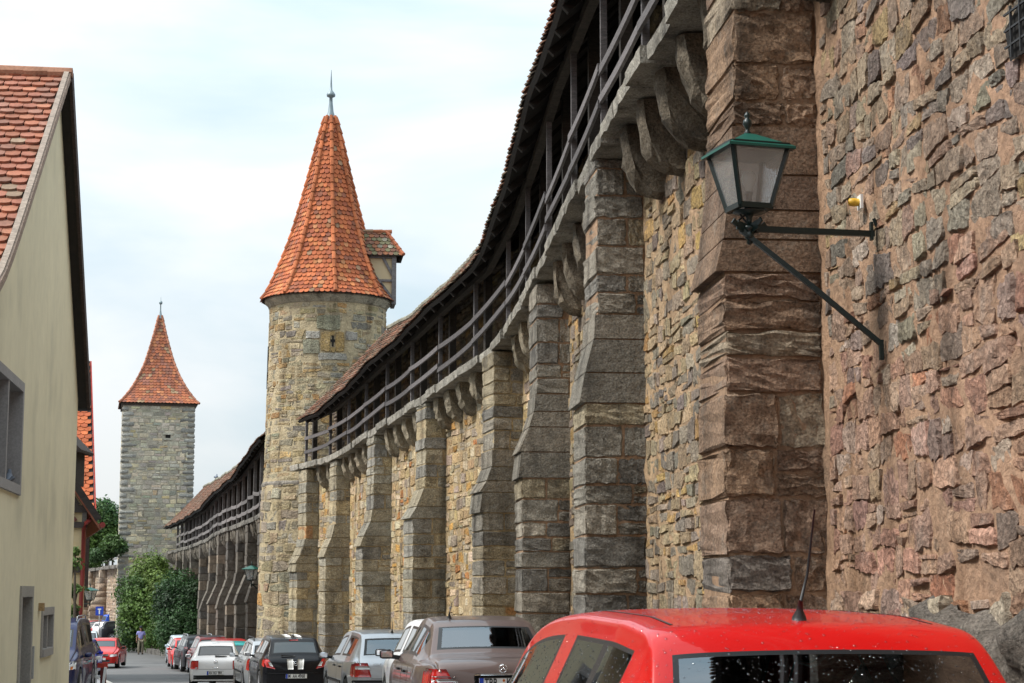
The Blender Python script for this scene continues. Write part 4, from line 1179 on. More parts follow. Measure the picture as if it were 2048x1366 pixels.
mb = MB(); mb.lathe([(.22, -.35), (.10, 0), (.05, .3), (.04, .75), (.12, .82), (.14, .92), (.10, 1.02), (.03, 1.06), (.01, 1.35)], ctr.x, ctr.y, AP, 10); mb.build("finial", M['lead'], st_, True)

# ------------------------------------------------------------------ wall beyond the square tower
tw3 = thing("town_wall", "short pale stretch of town wall with open railed walk left of the square tower", "wall")
W3 = Path([tuple(P(x, 1200, D)[:2]) for x, D in ((250, 150), (225, 160), (200, 176), (176, 195), (150, 215))])
def deck3(D): return float(np.interp(D, [150, 215], [P(226, 1132, 160).z, P(176, 1140, 195).z + .1]))
core(W3, 0, W3.L, lambda D: deck3(D), 1.0, .8, "mortar_core", tw3, lambda D: np.array((0.36, 0.26, 0.18)), amp=.03)
pw3 = [((0.36, 0.27, 0.20), 3), ((0.42, 0.34, 0.26), 3), ((0.30, 0.24, 0.19), 2)]
emit(masonry(W3.surf(0), 0, W3.L, -3, 4.6, (.25, .4), (.5, 1), .04, .04, .02, pw3, seed=71, lodpx=(90, 60), clip=lambda u, v, a, b: v + b < deck3(W3.D(u)) and v - b > G(W3.D(u))), "rubble_stone", M['stone_far'], tw3, limit=30, minpx=60, stuffname="rubble_infill")
for D in (167, 184, 202):
    u = W3.uD(D); body, out = buttress(W3, u, (.7, 1.5, deck3(D) - 2.2, deck3(D) - 3.6), deck3(D) - .3, tw3, pw3, 1.3, int(D), hc=(.5, .7), mats=('stone_far', 'mortar'), mcol=(.3, .22, .16))
    mb = MB()
    for p in out: mb.add(p[0], p[1], p[2])
    mb.build("ashlar_infill", M['stone_far'], body, True, kind="stuff")
slabs(W3, 0.5, W3.L, 3.0, lambda D: .6, deck3, tw3, inner=-.8, th=.3, col=(.2, .18, .16))
gallery_rail(W3, list(np.linspace(1, W3.L - 1, 9)), lambda D: .6, deck3, lambda D: .8, tw3, rails=(1.0, .5), rw=.14, extra=.15)

# ------------------------------------------------------------------ near plastered house (left)
h1 = thing("plaster_house", "large beige plastered house with red tiled gable roof at the left edge", "house")
a0 = P(-20, 575, 24.8); a1 = P(156, 800, 38.0)
gx = (Vector((a1.x, a1.y, 0)) - Vector((a0.x, a0.y, 0))); GLn = gx.length; gx.normalize(); gn = Vector((-gx.y, gx.x, 0))   # gn points left, into the house
hO = Vector((a0.x, a0.y, 0))
M1 = Matrix(((gx.x, gn.x, 0, hO.x), (gx.y, gn.y, 0, hO.y), (0, 0, 1, 0), (0, 0, 0, 1)))
EZ = P(0, 575, 24.8).z - 0.12
RU = P(118, 205, 32.5); RD = (Vector((RU.x, RU.y, 0)) - hO).dot(gx); RZ1 = P(137, 145, 32.3).z
RZa = RZ1 - 0.1
FEZ = P(156, 800, 38.0).z
print("house1", GLn, EZ, FEZ, RD, RZ1)
gb = G(30) - 1.2
# holes: (x0,x1,z0,z1) in gable plane
def hx(px, py):
    # intersect sight line with gable plane
    d = P(px, py, 1.0) - Vector((0, 0, CAMZ)); c0 = Vector((0, 0, CAMZ))
    t = (hO - c0).dot(gn) / d.dot(gn); q = c0 + d * t
    return (q - hO).dot(gx), q.z
wA = (max(hx(-20, 900)[0], 0.6), hx(39, 900)[0], hx(22, 965)[1], hx(22, 765)[1])
dA = (hx(40, 1250)[0], hx(60, 1250)[0], -2.0, hx(50, 1194)[1])
sA = (hx(83, 1260)[0], hx(103, 1260)[0], hx(92, 1296)[1], hx(92, 1230)[1])
print(wA, dA, sA)
holes = [wA, dA, sA]
xs = sorted(set([0.0, GLn, RD] + [v for h in holes for v in h[:2] if 0 < v < GLn] + list(np.arange(1, GLn, 1.0))))
def topz(x): return EZ + (RZa - EZ) * x / RD if x <= RD else RZa + (FEZ - RZa) * (x - RD) / (GLn - RD)
zs_ = sorted(set([gb] + [v for h in holes for v in h[2:]]))
mb = MB()
for i in range(len(xs) - 1):
    xa, xb = xs[i], xs[i + 1]; xm = (xa + xb) / 2
    zz = zs_ + [None]
    for j in range(len(zs_)):
        z0_ = zs_[j]; 
        if j + 1 < len(zs_): z1a = z1b = zs_[j + 1]
        else: z1a, z1b = topz(xa), topz(xb)
        if z1a <= z0_: continue
        zm = z0_ + 0.01
        if any(h[0] < xm < h[1] and h[2] <= zm < h[3] for h in holes): continue
        V = [(xa, 0, z0_), (xb, 0, z0_), (xb, 0, z1b), (xa, 0, z1a)]
        mb.add([tuple(M1 @ Vector(p)) for p in V], [(0, 1, 2, 3)], (0.72, 0.65, 0.46))
# other walls of the house
mb.box(0.004, .3, 0.006, 9, gb, EZ, (0.72, 0.65, 0.46), M1); mb.box(GLn - .3, GLn - .004, 0.006, 9, gb, FEZ, (0.72, 0.65, 0.46), M1)
house_wall = mb.build("wall", M['plaster'], h1)
def frame(name, h, parent, fw, col, depth=.35, proud=.03, mull=0, inner=M['dark'], glass=True, fmat='concrete'):
    x0, x1, z0, z1 = h
    f = MB()
    f.box(x0 - fw, x0, -proud, depth, z0 - fw, z1 + fw, col, M1); f.box(x1, x1 + fw, -proud, depth, z0 - fw, z1 + fw, col, M1)
    f.box(x0, x1, -proud, depth, z1, z1 + fw, col, M1); f.box(x0, x1, -proud - .02, depth, z0 - fw, z0, col, M1)
    for k in range(mull):
        xm = x0 + (x1 - x0) * (k + 1) / (mull + 1); f.box(xm - fw * .4, xm + fw * .4, -proud + .015, depth, z0, z1, col, M1)
    fo_ = f.build(name, M[fmat], parent)
    g = MB(); g.box(x0, x1, depth - .04, depth, z0, z1, None, M1)
    g.build("pane" if glass else "door_leaf", inner, fo_)
    return fo_
frame("window", wA, h1, .15, (0.30, 0.285, 0.28), mull=1, inner=M['dglass'])
frame("door", dA, h1, .18, (0.30, 0.28, 0.25), depth=.4, inner=mat_plain("grey_door", (.10, .095, .085), .7), glass=False)
frame("window", sA, h1, .14, (0.30, 0.28, 0.26), mull=1, inner=M['dglass'])
bx0, bz0 = hx(78, 1214); mb = MB(); mb.box(bx0 - .09, bx0 + .09, -.09, .02, bz0 - .07, bz0 + .07, (.3, .2, .1), M1); mb.build("wall_light", M['wood'], h1)
bx0, bz0 = hx(64, 1322); mb = MB(); mb.box(bx0 - .06, bx0 + .06, -.03, .02, bz0 - .3, bz0 + .25, (.3, .3, .3), M1); mb.build("letter_slot", M['concrete'], h1)
# roof
OV = 0.18
def HR(side):
    if side == 0: pa, pb = Vector((-.55, 0, EZ - .35 * (RZ1 - EZ) / RD * 1.0)), Vector((RD, 0, RZ1))
    else: pa, pb = Vector((GLn + .35, 0, FEZ - .05)), Vector((RD, 0, RZ1))
    Lr = (pb - pa).length; dr = (pb - pa) / Lr; nr = Vector((-dr.z, 0, dr.x)) * (1 if side == 0 else -1)
    if nr.z < 0: nr = -nr
    def f(u, v, h):       # u from verge inward (left)
        out = []
        for a, b, c in zip(u, v, h):
            sag = 0.22 * math.exp(-b / 0.9) if side == 0 else 0
            out.append(tuple(M1 @ (pa + dr * b + nr * (c + sag) + Vector((0, -OV + a, 0)))))
        return np.array(out)
    return f, Lr, pa, pb, dr, nr
fN, LN, pa, pb, dr, nr = HR(0)
mb = MB()
V, F, c = sheet(fN, np.array([0.02, 9.]), np.linspace(0, LN, 12), -.03); mb.add(V, F, (.2, .1, .06)); mb.build("roof_shell", M['dark_boards'], h1)
palH = [((0.30, 0.115, 0.068), 5), ((0.275, 0.108, 0.07), 4), ((0.33, 0.135, 0.08), 3), ((0.25, 0.12, 0.085), 2), ((0.23, 0.16, 0.11), .6)]
tl = tiles(fN, 0.14, 6.0, 0.0, LN - .1, 0.30, 0.245, palH, seed=81, lift=.05, th=.02, arc=6, roundness=.34)
emit(tl, "roof_tile", M['tile'], h1, limit=290, minpx=60, smooth=False)
mb = MB()
for k in range(12):
    b0, b1 = LN * k / 12, LN * (k + 1) / 12
    P0, P1 = fN([0.0, 0.0], [b0, b1], [.02, .02])
    mb = MB(); mb.beam(P0, P1, .05, .13, up=tuple(M1.to_3x3() @ nr), col=(0.30, 0.22, 0.17)); mb.build("verge_board", M['wood'], h1)
    P0, P1 = fN([0.05, 0.05], [b0, b1], [.10, .10]); mb = MB(); mb.beam(P0, P1, .09, .03, up=tuple(M1.to_3x3() @ nr), col=(0.27, 0.22, 0.18)); mb.build("verge_cap", M['wood'], h1)
for k in range(9):
    a, b = fN([k * .42 - .05, k * .42 + .40], [LN, LN], [.05, .03]); mb = MB(); mb.tube([a, b], [.11, .13], 8, col=(0.33, 0.17, 0.11)); mb.build("ridge_tile", M['tile'], h1)
fF, LF, pa2, pb2, dr2, nr2 = HR(1)
mb = MB(); V, F, c = sheet(fF, np.array([0.0, 9.]), np.linspace(0, LF, 4), .02); mb.add(V, F, (.3, .13, .08)); V, F, c = sheet(fF, np.array([0.0, 9.]), np.linspace(0, LF, 4), -.16, True); mb.add(V, F, (.3, .13, .08))
a_, b_ = fF([0, 0], [0, LF], [.02, .02]); c_, d_ = fF([0, 0], [0, LF], [-.16, -.16]); mb.add([a_, b_, d_, c_], [(0, 1, 2, 3)]); mb.build("far_roof_slope", M['dark_boards'], h1)
P0, P1 = fF([-.03, -.03], [0, LF], [-.05, -.05]); mb = MB(); mb.beam(P0, P1, .06, .30, up=tuple(M1.to_3x3() @ nr2), col=(0.05, 0.035, 0.03)); mb.build("barge_board", M['wood'], h1)
mb = MB(); c0 = M1 @ Vector((GLn + .30, -OV, FEZ - .12)); c1 = M1 @ Vector((GLn + .30, 5, FEZ - .12)); mb.tube([c0, c1], .09, 8); mb.build("gutter", M['black'], h1)
P0 = fN([0.0], [0.0], [-.02])[0]; mb = MB(); mb.tube([Vector(P0) + Vector((.02, -.05, -.12)), Vector(P0) + gn * 5 + Vector((0, 0, -.12))], .08, 8); mb.build("gutter", M['black'], h1)
# snow guard hook seen on the left of the roof
p0 = fN([2.05, 1.75], [LN - 3.9, LN - 3.9], [.09, .09]); mb = MB(); mb.beam(p0[0], p0[1], .05, .18, col=(.2, .2, .2)); mb.build("roof_hook", M['black'], h1)

# ------------------------------------------------------------------ half timbered house
h2 = thing("half_timbered_house", "cream half timbered house with dark beams and a red downpipe behind the plastered house", "house")
HD = 50.0
xr = P(171, 1100, HD).x; z_e = P(178, 1020, HD).z
HA = 0.27; t2 = Vector((-math.cos(HA), -math.sin(HA), 0)); n2 = Vector((-math.sin(HA), math.cos(HA), 0)); O2 = Vector((xr, HD, 0)); W2_ = 9.0; RS_ = 1.45
M2 = Matrix(((t2.x, n2.x, 0, xr), (t2.y, n2.y, 0, HD), (0, 0, 1, 0), (0, 0, 0, 1)))     # x runs left from the street corner
mb = MB()
mb.prism([(0, -3), (W2_, -3), (W2_, z_e), (W2_ / 2, z_e + W2_ / 2 * RS_), (0, z_e)], 0, 9, (O2, t2, Vector((0, 0, 1)), n2), col=(0.60, 0.47, 0.27))
w2 = mb.build("wall", M['plaster'], h2)
def bm2(x0, z0, x1, z1, w=.22, c=(0.055, 0.045, 0.04), yy=-.03):
    a = M2 @ Vector((x0, yy, z0)); b = M2 @ Vector((x1, yy, z1)); mb = MB()
    mb.beam(a, b, .12, w, up=(0, 0, 1) if abs(x1 - x0) > .05 else tuple(t2), col=c); mb.build("timber_beam", M['wood'], h2)
zz1, zz2, zz3 = P(165, 1138, HD).z, P(165, 1050, HD).z, P(165, 1018, HD).z
bm2(-.02, zz1, 4, zz1, .20, yy=-.045); bm2(-.02, zz2, 4, zz2, .16, yy=-.045); bm2(-.02, zz3, 4, zz3, .2, yy=-.045)
for x in (.06, 1.35, 2.6): bm2(x, zz1 + .1, x, zz3 - .1 if x < .3 else zz3 + .8 * x, .12 if x < .3 else .24, c=(.12, .11, .10))
bm2(.3, zz2 + .1, 1.2, zz3 + .6, .14, (0.13, 0.045, 0.04)); bm2(.25, zz3 + .1, 1.3, zz3 + 1.6, .14)
bm2(-.32, z_e - .28, 2.9, z_e - .28 + 3.22 * RS_, .18, (0.035, 0.028, 0.025), yy=-.32)
for sg in (1, -1):
    pk = (W2_ / 2, z_e + W2_ / 2 * RS_ + .1); ev = (-.35 if sg > 0 else W2_ + .35, z_e - .45)
    quad = [M2 @ Vector((pk[0], -.35, pk[1])), M2 @ Vector((ev[0], -.35, ev[1])), M2 @ Vector((ev[0], 9, ev[1])), M2 @ Vector((pk[0], 9, pk[1]))]
    mb = MB(); quadp(mb, quad, .10, (0, 0, 1), (0.24, 0.085, 0.05)); mb.build("roof_slope", M['tile'], h2)
pc = (0.20, 0.022, 0.018); M['pipe'] = mat_plain("red_downpipe", pc, .45)
mb = MB(); mb.tube([P(181, 1030, HD - .2), P(179, 1040, HD - .2), P(172, 1046, HD - .15), P(168, 1056, HD - .12), P(165, 1150, HD - .12), P(160, 1240, HD - .12), P(159, 1290, HD - .12), P(159, 1350, HD - .12)], .06, 8); mb.build("downpipe", M['pipe'], h2, True)
mb = MB(); mb.tube([M2 @ Vector((-.42, -.4, z_e - .42)), M2 @ Vector((-.42, 9, z_e - .42))], .08, 8); mb.build("gutter", M['pipe'], h2)
dv = P(149, 930, HD + 1.2)
mb = MB(); mb.box(-1.5, .0, 0, 1.2, -.55, .55, (0.03, .027, .025), Matrix.Translation(dv)); dmr = mb.build("roof_dormer", M['wood'], h2)
mb = MB(); mb.prism([(-1.6, .45), (.22, .35), (.24, .42), (-.35, 1.0), (-1.6, 1.0)], -.25, 1.3, (dv, Vector((1, 0, 0)), Vector((0, 0, 1)), Vector((0, 1, 0))), col=(.05, .04, .035)); mb.build("dormer_roof", M['wood'], dmr)

# ------------------------------------------------------------------ house with orange roof
h3 = thing("orange_roofed_house", "house with a steep bright orange tiled roof behind the half timbered house", "house")
c0 = P(176, 1100, 65); c1 = P(168, 1100, 79)
e0 = P(190, 1051, 65.5); ap = P(180.5, 722, 71.5)
t3_ = Vector((ap.x - e0.x, ap.y - e0.y, 0)).normalized(); n3_ = Vector((-t3_.y, t3_.x, 0))
O3 = Vector((e0.x, e0.y, 0)); M3 = Matrix(((t3_.x, n3_.x, 0, O3.x), (t3_.y, n3_.y, 0, O3.y), (0, 0, 1, 0), (0, 0, 0, 1)))
half = (Vector((ap.x, ap.y, 0)) - O3).dot(t3_)
mb = MB(); mb.prism([(.5, -3), (2 * half - .5, -3), (2 * half - .5, e0.z + .1), (half, ap.z - .4), (.5, e0.z + .1)], .7, 9, (O3, t3_, Vector((0, 0, 1)), n3_), col=(0.55, 0.42, 0.24)); mb.build("wall", M['plaster'], h3)
def mk3(o_, t_, n_, hf, z0, z1):
    Lr = math.hypot(hf, z1 - z0); dx, dz = hf / Lr, (z1 - z0) / Lr
    def f(u, v, h):
        v = np.asarray(v); u = np.asarray(u); h = np.asarray(h)
        kick = 0.3 * np.exp(-v / .8)
        x = v * dx - h * dz; z = z0 + v * dz + h * dx + kick * .5
        q = np.array(o_[:2]) + x[:, None] * np.array(t_[:2]) + u[:, None] * np.array(n_[:2]); return np.column_stack([q, z])
    return f, Lr
f3, L3 = mk3(O3, t3_, n3_, half, e0.z, ap.z)
mb = MB(); V, F, c = sheet(f3, np.array([0, 9.]), np.linspace(0, L3, 8), -.03); mb.add(V, F, (.2, .08, .04)); V, F, c = sheet(f3, np.array([0, 9.]), np.linspace(0, L3, 8), -.2); mb.add(V, F, (.2, .08, .04)); mb.build("roof_shell", M['dark_boards'], h3)
f3b, _ = mk3(O3 + t3_ * (2 * half), -t3_, n3_, half, e0.z, ap.z); mb = MB(); V, F, c = sheet(f3b, np.array([0, 9.]), np.linspace(0, L3, 8), 0); mb.add(V, F, (.45, .13, .06)); mb.build("far_roof_slope", M['tile'], h3)
palF = [((0.42, 0.11, 0.042), 5), ((0.38, 0.10, 0.042), 4), ((0.46, 0.13, 0.05), 3)]
tl = tiles(f3, 0.16, 4.5, 0, L3, 0.21, 0.27, palF, seed=91, lift=.022)
emit(tl, "roof_tile", M['tile'], h3, limit=200, minpx=50, smooth=False)
a_, b_ = f3([-.03, -.03], [0, L3], [-.06, -.06]); mb = MB(); mb.beam(a_, b_, .05, .12, up=tuple(Vector((-t3_.x, -t3_.y, .7))), col=(.3, .04, .03)); mb.build("verge_board", M['wood'], h3)
def b3(x0, y0, z0, x1, y1, z1, w, c=(.045, .03, .025)):
    mb = MB(); mb.beam(M3 @ Vector((x0, y0, z0)), M3 @ Vector((x1, y1, z1)), w, w, col=c); mb.build("timber_beam", M['wood'], h3)
b3(.5, .35, P(172, 1215, 65.5).z, .5, .35, e0.z, .34); b3(.45, .2, e0.z - .05, .45, 6, e0.z - .05, .2); b3(.5, .35, P(172, 1216, 65.5).z, .5, 2.5, P(172, 1216, 65.5).z, .3); b3(.5, .7, P(172, 1120, 65.5).z, .5, 2.6, P(172, 1120, 65.5).z, .2)
mb = MB(); mb.prism([(.5, -3), (1, -3), (1, P(172, 1215, 65.5).z), (.5, P(172, 1215, 65.5).z)], .35, .7, (O3, t3_, Vector((0, 0, 1)), n3_), col=(0.55, 0.42, 0.24)); mb.build("wall_pier", M['plaster'], h3)

# ------------------------------------------------------------------ small red roof far off, between trees
h4 = thing("far_red_roof_house", "small far house with a pale red roof showing between the green trees", "house")
r0 = P(188, 1092, 230); mb = MB(); mb.prism([(-4, -6), (4, -6), (4, -1.2), (0, 1.6), (-4, -1.2)], 0, 6, (r0, Vector((0, 1, 0)), Vector((0, 0, 1)), Vector((-1, 0, 0))), col=(.5, .42, .32)); mb.build("wall", M['plaster'], h4)
mb = MB(); quadp(mb, [r0 + Vector((.5, -4.4, -1.3)), r0 + Vector((.5, 0, 1.75)), r0 + Vector((-7, 0, 1.75)), r0 + Vector((-7, -4.4, -1.3))], .15, (0, 0, 1), (.42, .17, .10)); quadp(mb, [r0 + Vector((.5, 4.4, -1.3)), r0 + Vector((.5, 0, 1.75)), r0 + Vector((-7, 0, 1.75)), r0 + Vector((-7, 4.4, -1.3))], .15, (0, 0, 1), (.42, .17, .10)); mb.build("roof", M['tile'], h4)

# ------------------------------------------------------------------ house across the street behind the lens (seen in reflections)
h5 = thing("timbered_street_house", "red roofed cream house across the street mirrored in the car windows", "house")
mb = MB(); mb.box(-17, -8.6, 3, 19, -1, 5.4, (.5, .42, .26)); mb.prism([(3, 5.4), (19, 5.4), (11, 11.5)], 0, 8.4, (Vector((-17, 0, 0)), Vector((0, 1, 0)), Vector((0, 0, 1)), Vector((1, 0, 0))), col=(.5, .42, .26)); mb.build("wall", M['plaster'], h5)
mb = MB(); quadp(mb, [Vector((-8.2, 2.4, 5.0)), Vector((-8.2, 11, 11.8)), Vector((-17.2, 11, 11.8)), Vector((-17.2, 2.4, 5.0))], .2, (0, 0, 1), (.42, .15, .08)); quadp(mb, [Vector((-8.2, 19.6, 5.0)), Vector((-8.2, 11, 11.8)), Vector((-17.2, 11, 11.8)), Vector((-17.2, 19.6, 5.0))], .2, (0, 0, 1), (.42, .15, .08)); mb.build("roof", M['tile'], h5)
for y in np.arange(3.2, 19, 2.2):
    mb = MB(); mb.beam((-8.56, y, 2.2), (-8.56, y, 5.4), .1, .24, up=(0, 1, 0), col=(.06, .04, .03)); mb.build("timber_beam", M['wood'], h5)
    if y < 17:
        mb = MB(); mb.beam((-8.56, y + .2, 2.3), (-8.56, y + 2.0, 5.2), .1, .2, col=(.06, .04, .03)); mb.build("timber_beam", M['wood'], h5)
        mb = MB(); mb.box(-8.58, -8.52, y + .6, y + 1.6, .6, 1.9); mb.build("window", M['dglass'], h5)
for z in (2.2, 3.8, 5.4):
    mb = MB(); mb.beam((-8.56, 3, z), (-8.56, 19, z), .12, .24, col=(.06, .04, .03)); mb.build("timber_beam", M['wood'], h5)

# unseen houses behind the lens, added to darken reflections in the cars
for (x1_, y0_, y1_, zh, cw, lb) in ((-7.8, -16, 1.5, 5.8, (.48, .33, .22), "unseen ochre plastered house added behind the photographer, mirrored in the cars"), (-7.5, -36, -17, 6.4, (.42, .40, .36), "unseen grey plastered house added further behind the photographer"), (6.5, -75, -60, 7.5, (.5, .42, .3), "unseen cream house added to close the street behind the photographer")):
    hh = thing("street_house", lb, "house")
    x0_ = x1_ - (9 if x1_ < 0 else 14)
    mb = MB(); mb.box(x0_, x1_, y0_, y1_, -1, zh, cw); mb.prism([(y0_, zh), (y1_, zh), ((y0_ + y1_) / 2, zh + 7)], 0, x1_ - x0_, (Vector((x0_, 0, 0)), Vector((0, 1, 0)), Vector((0, 0, 1)), Vector((1, 0, 0))), col=cw); mb.build("wall", M['plaster'], hh)
    ym = (y0_ + y1_) / 2
    for ye in (y0_ - .5, y1_ + .5):
        mb = MB(); quadp(mb, [Vector((x1_ + .4, ye, zh - .35)), Vector((x1_ + .4, ym, zh + 7.2)), Vector((x0_ - .3, ym, zh + 7.2)), Vector((x0_ - .3, ye, zh - .35))], .2, (0, 0, 1), (.36, .14, .08)); mb.build("roof", M['tile'], hh)
    for yy in np.arange(y0_ + 1.5, y1_ - 1.5, 3.0):
        for z_w in (1.0, 3.9):
            mb = MB(); mb.box(x1_ - .05, x1_ + .03, yy, yy + 1.0, z_w, z_w + 1.4); mb.build("window", M['dglass'], hh)
# ------------------------------------------------------------------ vegetation
def mat_leaf(name):
    m, nt, b = newmat(name); L = nt.links.new
    at = N(nt, "ShaderNodeAttribute", attribute_name="tint"); L(at.outputs['Color'], b.inputs['Base Color'])
    b.inputs['Roughness'].default_value = 0.55; b.inputs['Specular IOR Level'].default_value = 0.3
    out = [n for n in nt.nodes if n.type == 'OUTPUT_MATERIAL'][0]
    tr = N(nt, "ShaderNodeBsdfTranslucent"); L(at.outputs['Color'], tr.inputs[0])
    mx = N(nt, "ShaderNodeMixShader"); mx.inputs[0].default_value = 0.25
    L(b.outputs[0], mx.inputs[1]); L(tr.outputs[0], mx.inputs[2]); L(mx.outputs[0], out.inputs[0])
    return m
M['leaf'] = mat_leaf("leaf_green")
def leaves(blobs, n, size, cols, seed, shell=0.35, zmin=None):
    rg = np.random.default_rng(seed)
    blobs = [(np.array(c, float), np.array(r, float)) for c, r in blobs]
    w = np.array([r[0] * r[1] * r[2] for _, r in blobs]) ** (2 / 3); w /= w.sum()
    k = rg.choice(len(blobs), n, p=w)
    d = rg.normal(0, 1, (n, 3)); d /= np.linalg.norm(d, axis=1)[:, None]
    rad = (shell + (1 - shell) * rg.random(n) ** 0.6) * (1 + 0.10 * np.sin(d[:, 0] * 7 + k) + 0.08 * np.sin(d[:, 2] * 9 + 2 * k) + rg.normal(0, .09, n) + 0.10 * np.sin(d[:, 0] * 17 + d[:, 2] * 13 + k))
    C = np.array([b[0] for b in blobs])[k]; R = np.array([b[1] for b in blobs])[k]
    Pn = C + d * R * rad[:, None]
    if zmin is not None:
        ok = Pn[:, 2] > zmin; Pn = Pn[ok]; d = d[ok]; k = k[ok]; n = len(Pn)
    s = size * rg.uniform(0.5, 1.55, n)
    nn = d + rg.normal(0, 0.7, (n, 3)) + np.array([0, 0, .5]); nn /= np.linalg.norm(nn, axis=1)[:, None]
    t = np.cross(nn, rg.normal(0, 1, (n, 3))); t /= np.linalg.norm(t, axis=1)[:, None]; b = np.cross(nn, t)
    V = np.empty((n, 4, 3)); 
    V[:, 0] = Pn - t * s[:, None]; V[:, 1] = Pn + b * s[:, None] * .5; V[:, 2] = Pn + t * s[:, None]; V[:, 3] = Pn - b * s[:, None] * .5
    cc = np.array(cols)[(rg.integers(0, len(cols), len(blobs)))[k]] * rg.uniform(.65, 1.4, n)[:, None]
    return V.reshape(-1, 3), n, np.repeat(cc, 4, 0)
def crown(name, parent, *a, **k):
    V, n, c = leaves(*a, **k)
    me = bpy.data.meshes.new(name); me.from_pydata(V.tolist(), [], np.arange(n * 4).reshape(-1, 4).tolist())
    ca = me.color_attributes.new("tint", 'FLOAT_COLOR', 'POINT'); ca.data.foreach_set("color", np.column_stack([c, np.ones(len(c))]).astype(np.float32).ravel())
    me.materials.append(M['leaf']); o = bpy.data.objects.new(name, me); lnk(o, parent); return o
def plant(name, label, cat, base, blobs, n, size, cols, seed, group=None, trunk=True, **k):
    t = thing(name, label, cat, (0, 0, 0), 0, group)
    mb = MB()
    rg = random.Random(seed)
    for c, r in blobs:
        c = Vector(c); b = Vector(base) + Vector((rg.uniform(-.3, .3), rg.uniform(-.2, .2), 0))
        m = b.lerp(c, .5) + Vector((rg.uniform(-.4, .4), rg.uniform(-.4, .4), 0))
        q = max(r) * .05 + .03
        mb.tube([b, m, c, c + Vector((0, 0, r[2] * .6))], [q * 1.6, q, q * .7, .02], 6, col=(.07, .055, .04))
    mb.build("trunk", M['wood'], t)
    crown("crown", t, blobs, n, size, cols, seed, **k)
    return t
gb_, gm_, gd_ = (0.10, 0.17, 0.035), (0.055, 0.105, 0.025), (0.018, 0.042, 0.014)
def B_(px, py, D, rx, ry, rz): 
    q = P(px, py, D); return ((q.x, q.y, q.z), (rx, ry, rz))
g1 = G(125)
plant("shrub", "tall light green shrub growing against the square tower", "shrub", (P(300, 1280, 124).x, 124, g1),
      [B_(300, 1150, 125, 1.5, 1.4, 1.5), B_(275, 1185, 124, 1.5, 1.5, 1.3), B_(320, 1180, 124, 1.6, 1.5, 1.5), B_(268, 1225, 123, 1.1, 1.4, 1.4), B_(300, 1215, 123, 1.7, 1.5, 1.3), B_(335, 1160, 125, 1.0, 1.2, .9), B_(290, 1250, 123, 1.7, 1.5, 1.6), B_(262, 1265, 123, .9, 1.3, 1.3), B_(318, 1128, 125.5, .6, .6, .5)],
      26000, .105, [gb_, gm_, (0.08, 0.14, 0.03), (0.035, .075, .02), (0.12, .18, .04)], 101)
plant("bush", "dark glossy evergreen bush bulging over the pavement beside the far wall", "bush", (P(365, 1290, 112).x, 112, G(112)),
      [B_(360, 1180, 113, 1.4, 1.4, 1.2), B_(385, 1205, 112, 1.0, 1.3, 1.3), B_(345, 1215, 112, 1.2, 1.3, 1.3), B_(370, 1240, 111.5, 1.3, 1.4, 1.4), B_(385, 1262, 111, .8, 1.2, 1.2), B_(345, 1260, 111, 1.2, 1.3, 1.3), B_(395, 1185, 112, .7, .9, .7), B_(335, 1190, 113, .8, 1, .8)],
      22000, .085, [gd_, (0.025, .055, .018), (0.04, .09, .03), gd_], 102)
plant("ivy_hedge", "bright ivy hedge hanging over the low kerb wall by the walking man", "hedge", (P(325, 1300, 120).x, 120, G(120)),
      [B_(324, 1235, 121, .8, .9, 1.3), B_(316, 1270, 120.5, .8, .9, 1.0), B_(335, 1270, 120, .8, .9, 1.1), B_(345, 1285, 119, .9, .9, .8), B_(306, 1280, 121, .7, .9, .8)],
      11000, .075, [(0.06, .12, .03), (0.085, .15, .035), gm_], 103)
plant("tree", "large leafy tree rising behind the wall left of the square tower", "tree", (P(195, 1200, 205).x, 205, G(205)),
      [B_(195, 1045, 205, 2.6, 2.5, 2.3), B_(178, 1080, 205, 2.6, 2.5, 2.0), B_(215, 1035, 206, 2.0, 2, 2), B_(220, 1075, 205, 2, 2, 1.6), B_(205, 1018, 206, 1.3, 1.5, 1.2), B_(160, 1060, 205, 2.4, 2, 2.4)],
      16000, .17, [gb_, gm_, (0.05, .12, .04), gd_], 104)
plant("tree", "spreading low tree branch crown in front of the square tower's left corner", "tree", tuple(P(226, 1112, 138)),
      [B_(228, 1090, 135, 1.0, 1, .55), B_(212, 1105, 136, 1.0, 1, .45), B_(240, 1098, 135, .6, .7, .35), B_(195, 1112, 138, 1.2, 1, .5), B_(180, 1125, 140, 1.0, 1, .4), B_(225, 1075, 135, .6, .6, .3)],
      6500, .105, [gm_, gb_, (0.04, .085, .025)], 105)
plant("climbing_plant", "thin leafy climber trailing down the corner of the half timbered house", "plant", (P(143, 1300, 47.0).x, 47.0, G(47)),
      [B_(147, 1125, 47.2, .26, .3, .22), B_(143, 1180, 47.2, .16, .3, .20), B_(155, 1178, 47.2, .24, .3, .12), B_(141, 1235, 47.2, .18, .3, .25), B_(146, 1215, 47.2, .2, .3, .1), B_(150, 1102, 47.2, .12, .2, .15)],
      900, .055, [(0.06, .12, .03), (0.10, .16, .04)], 106, shell=.1)
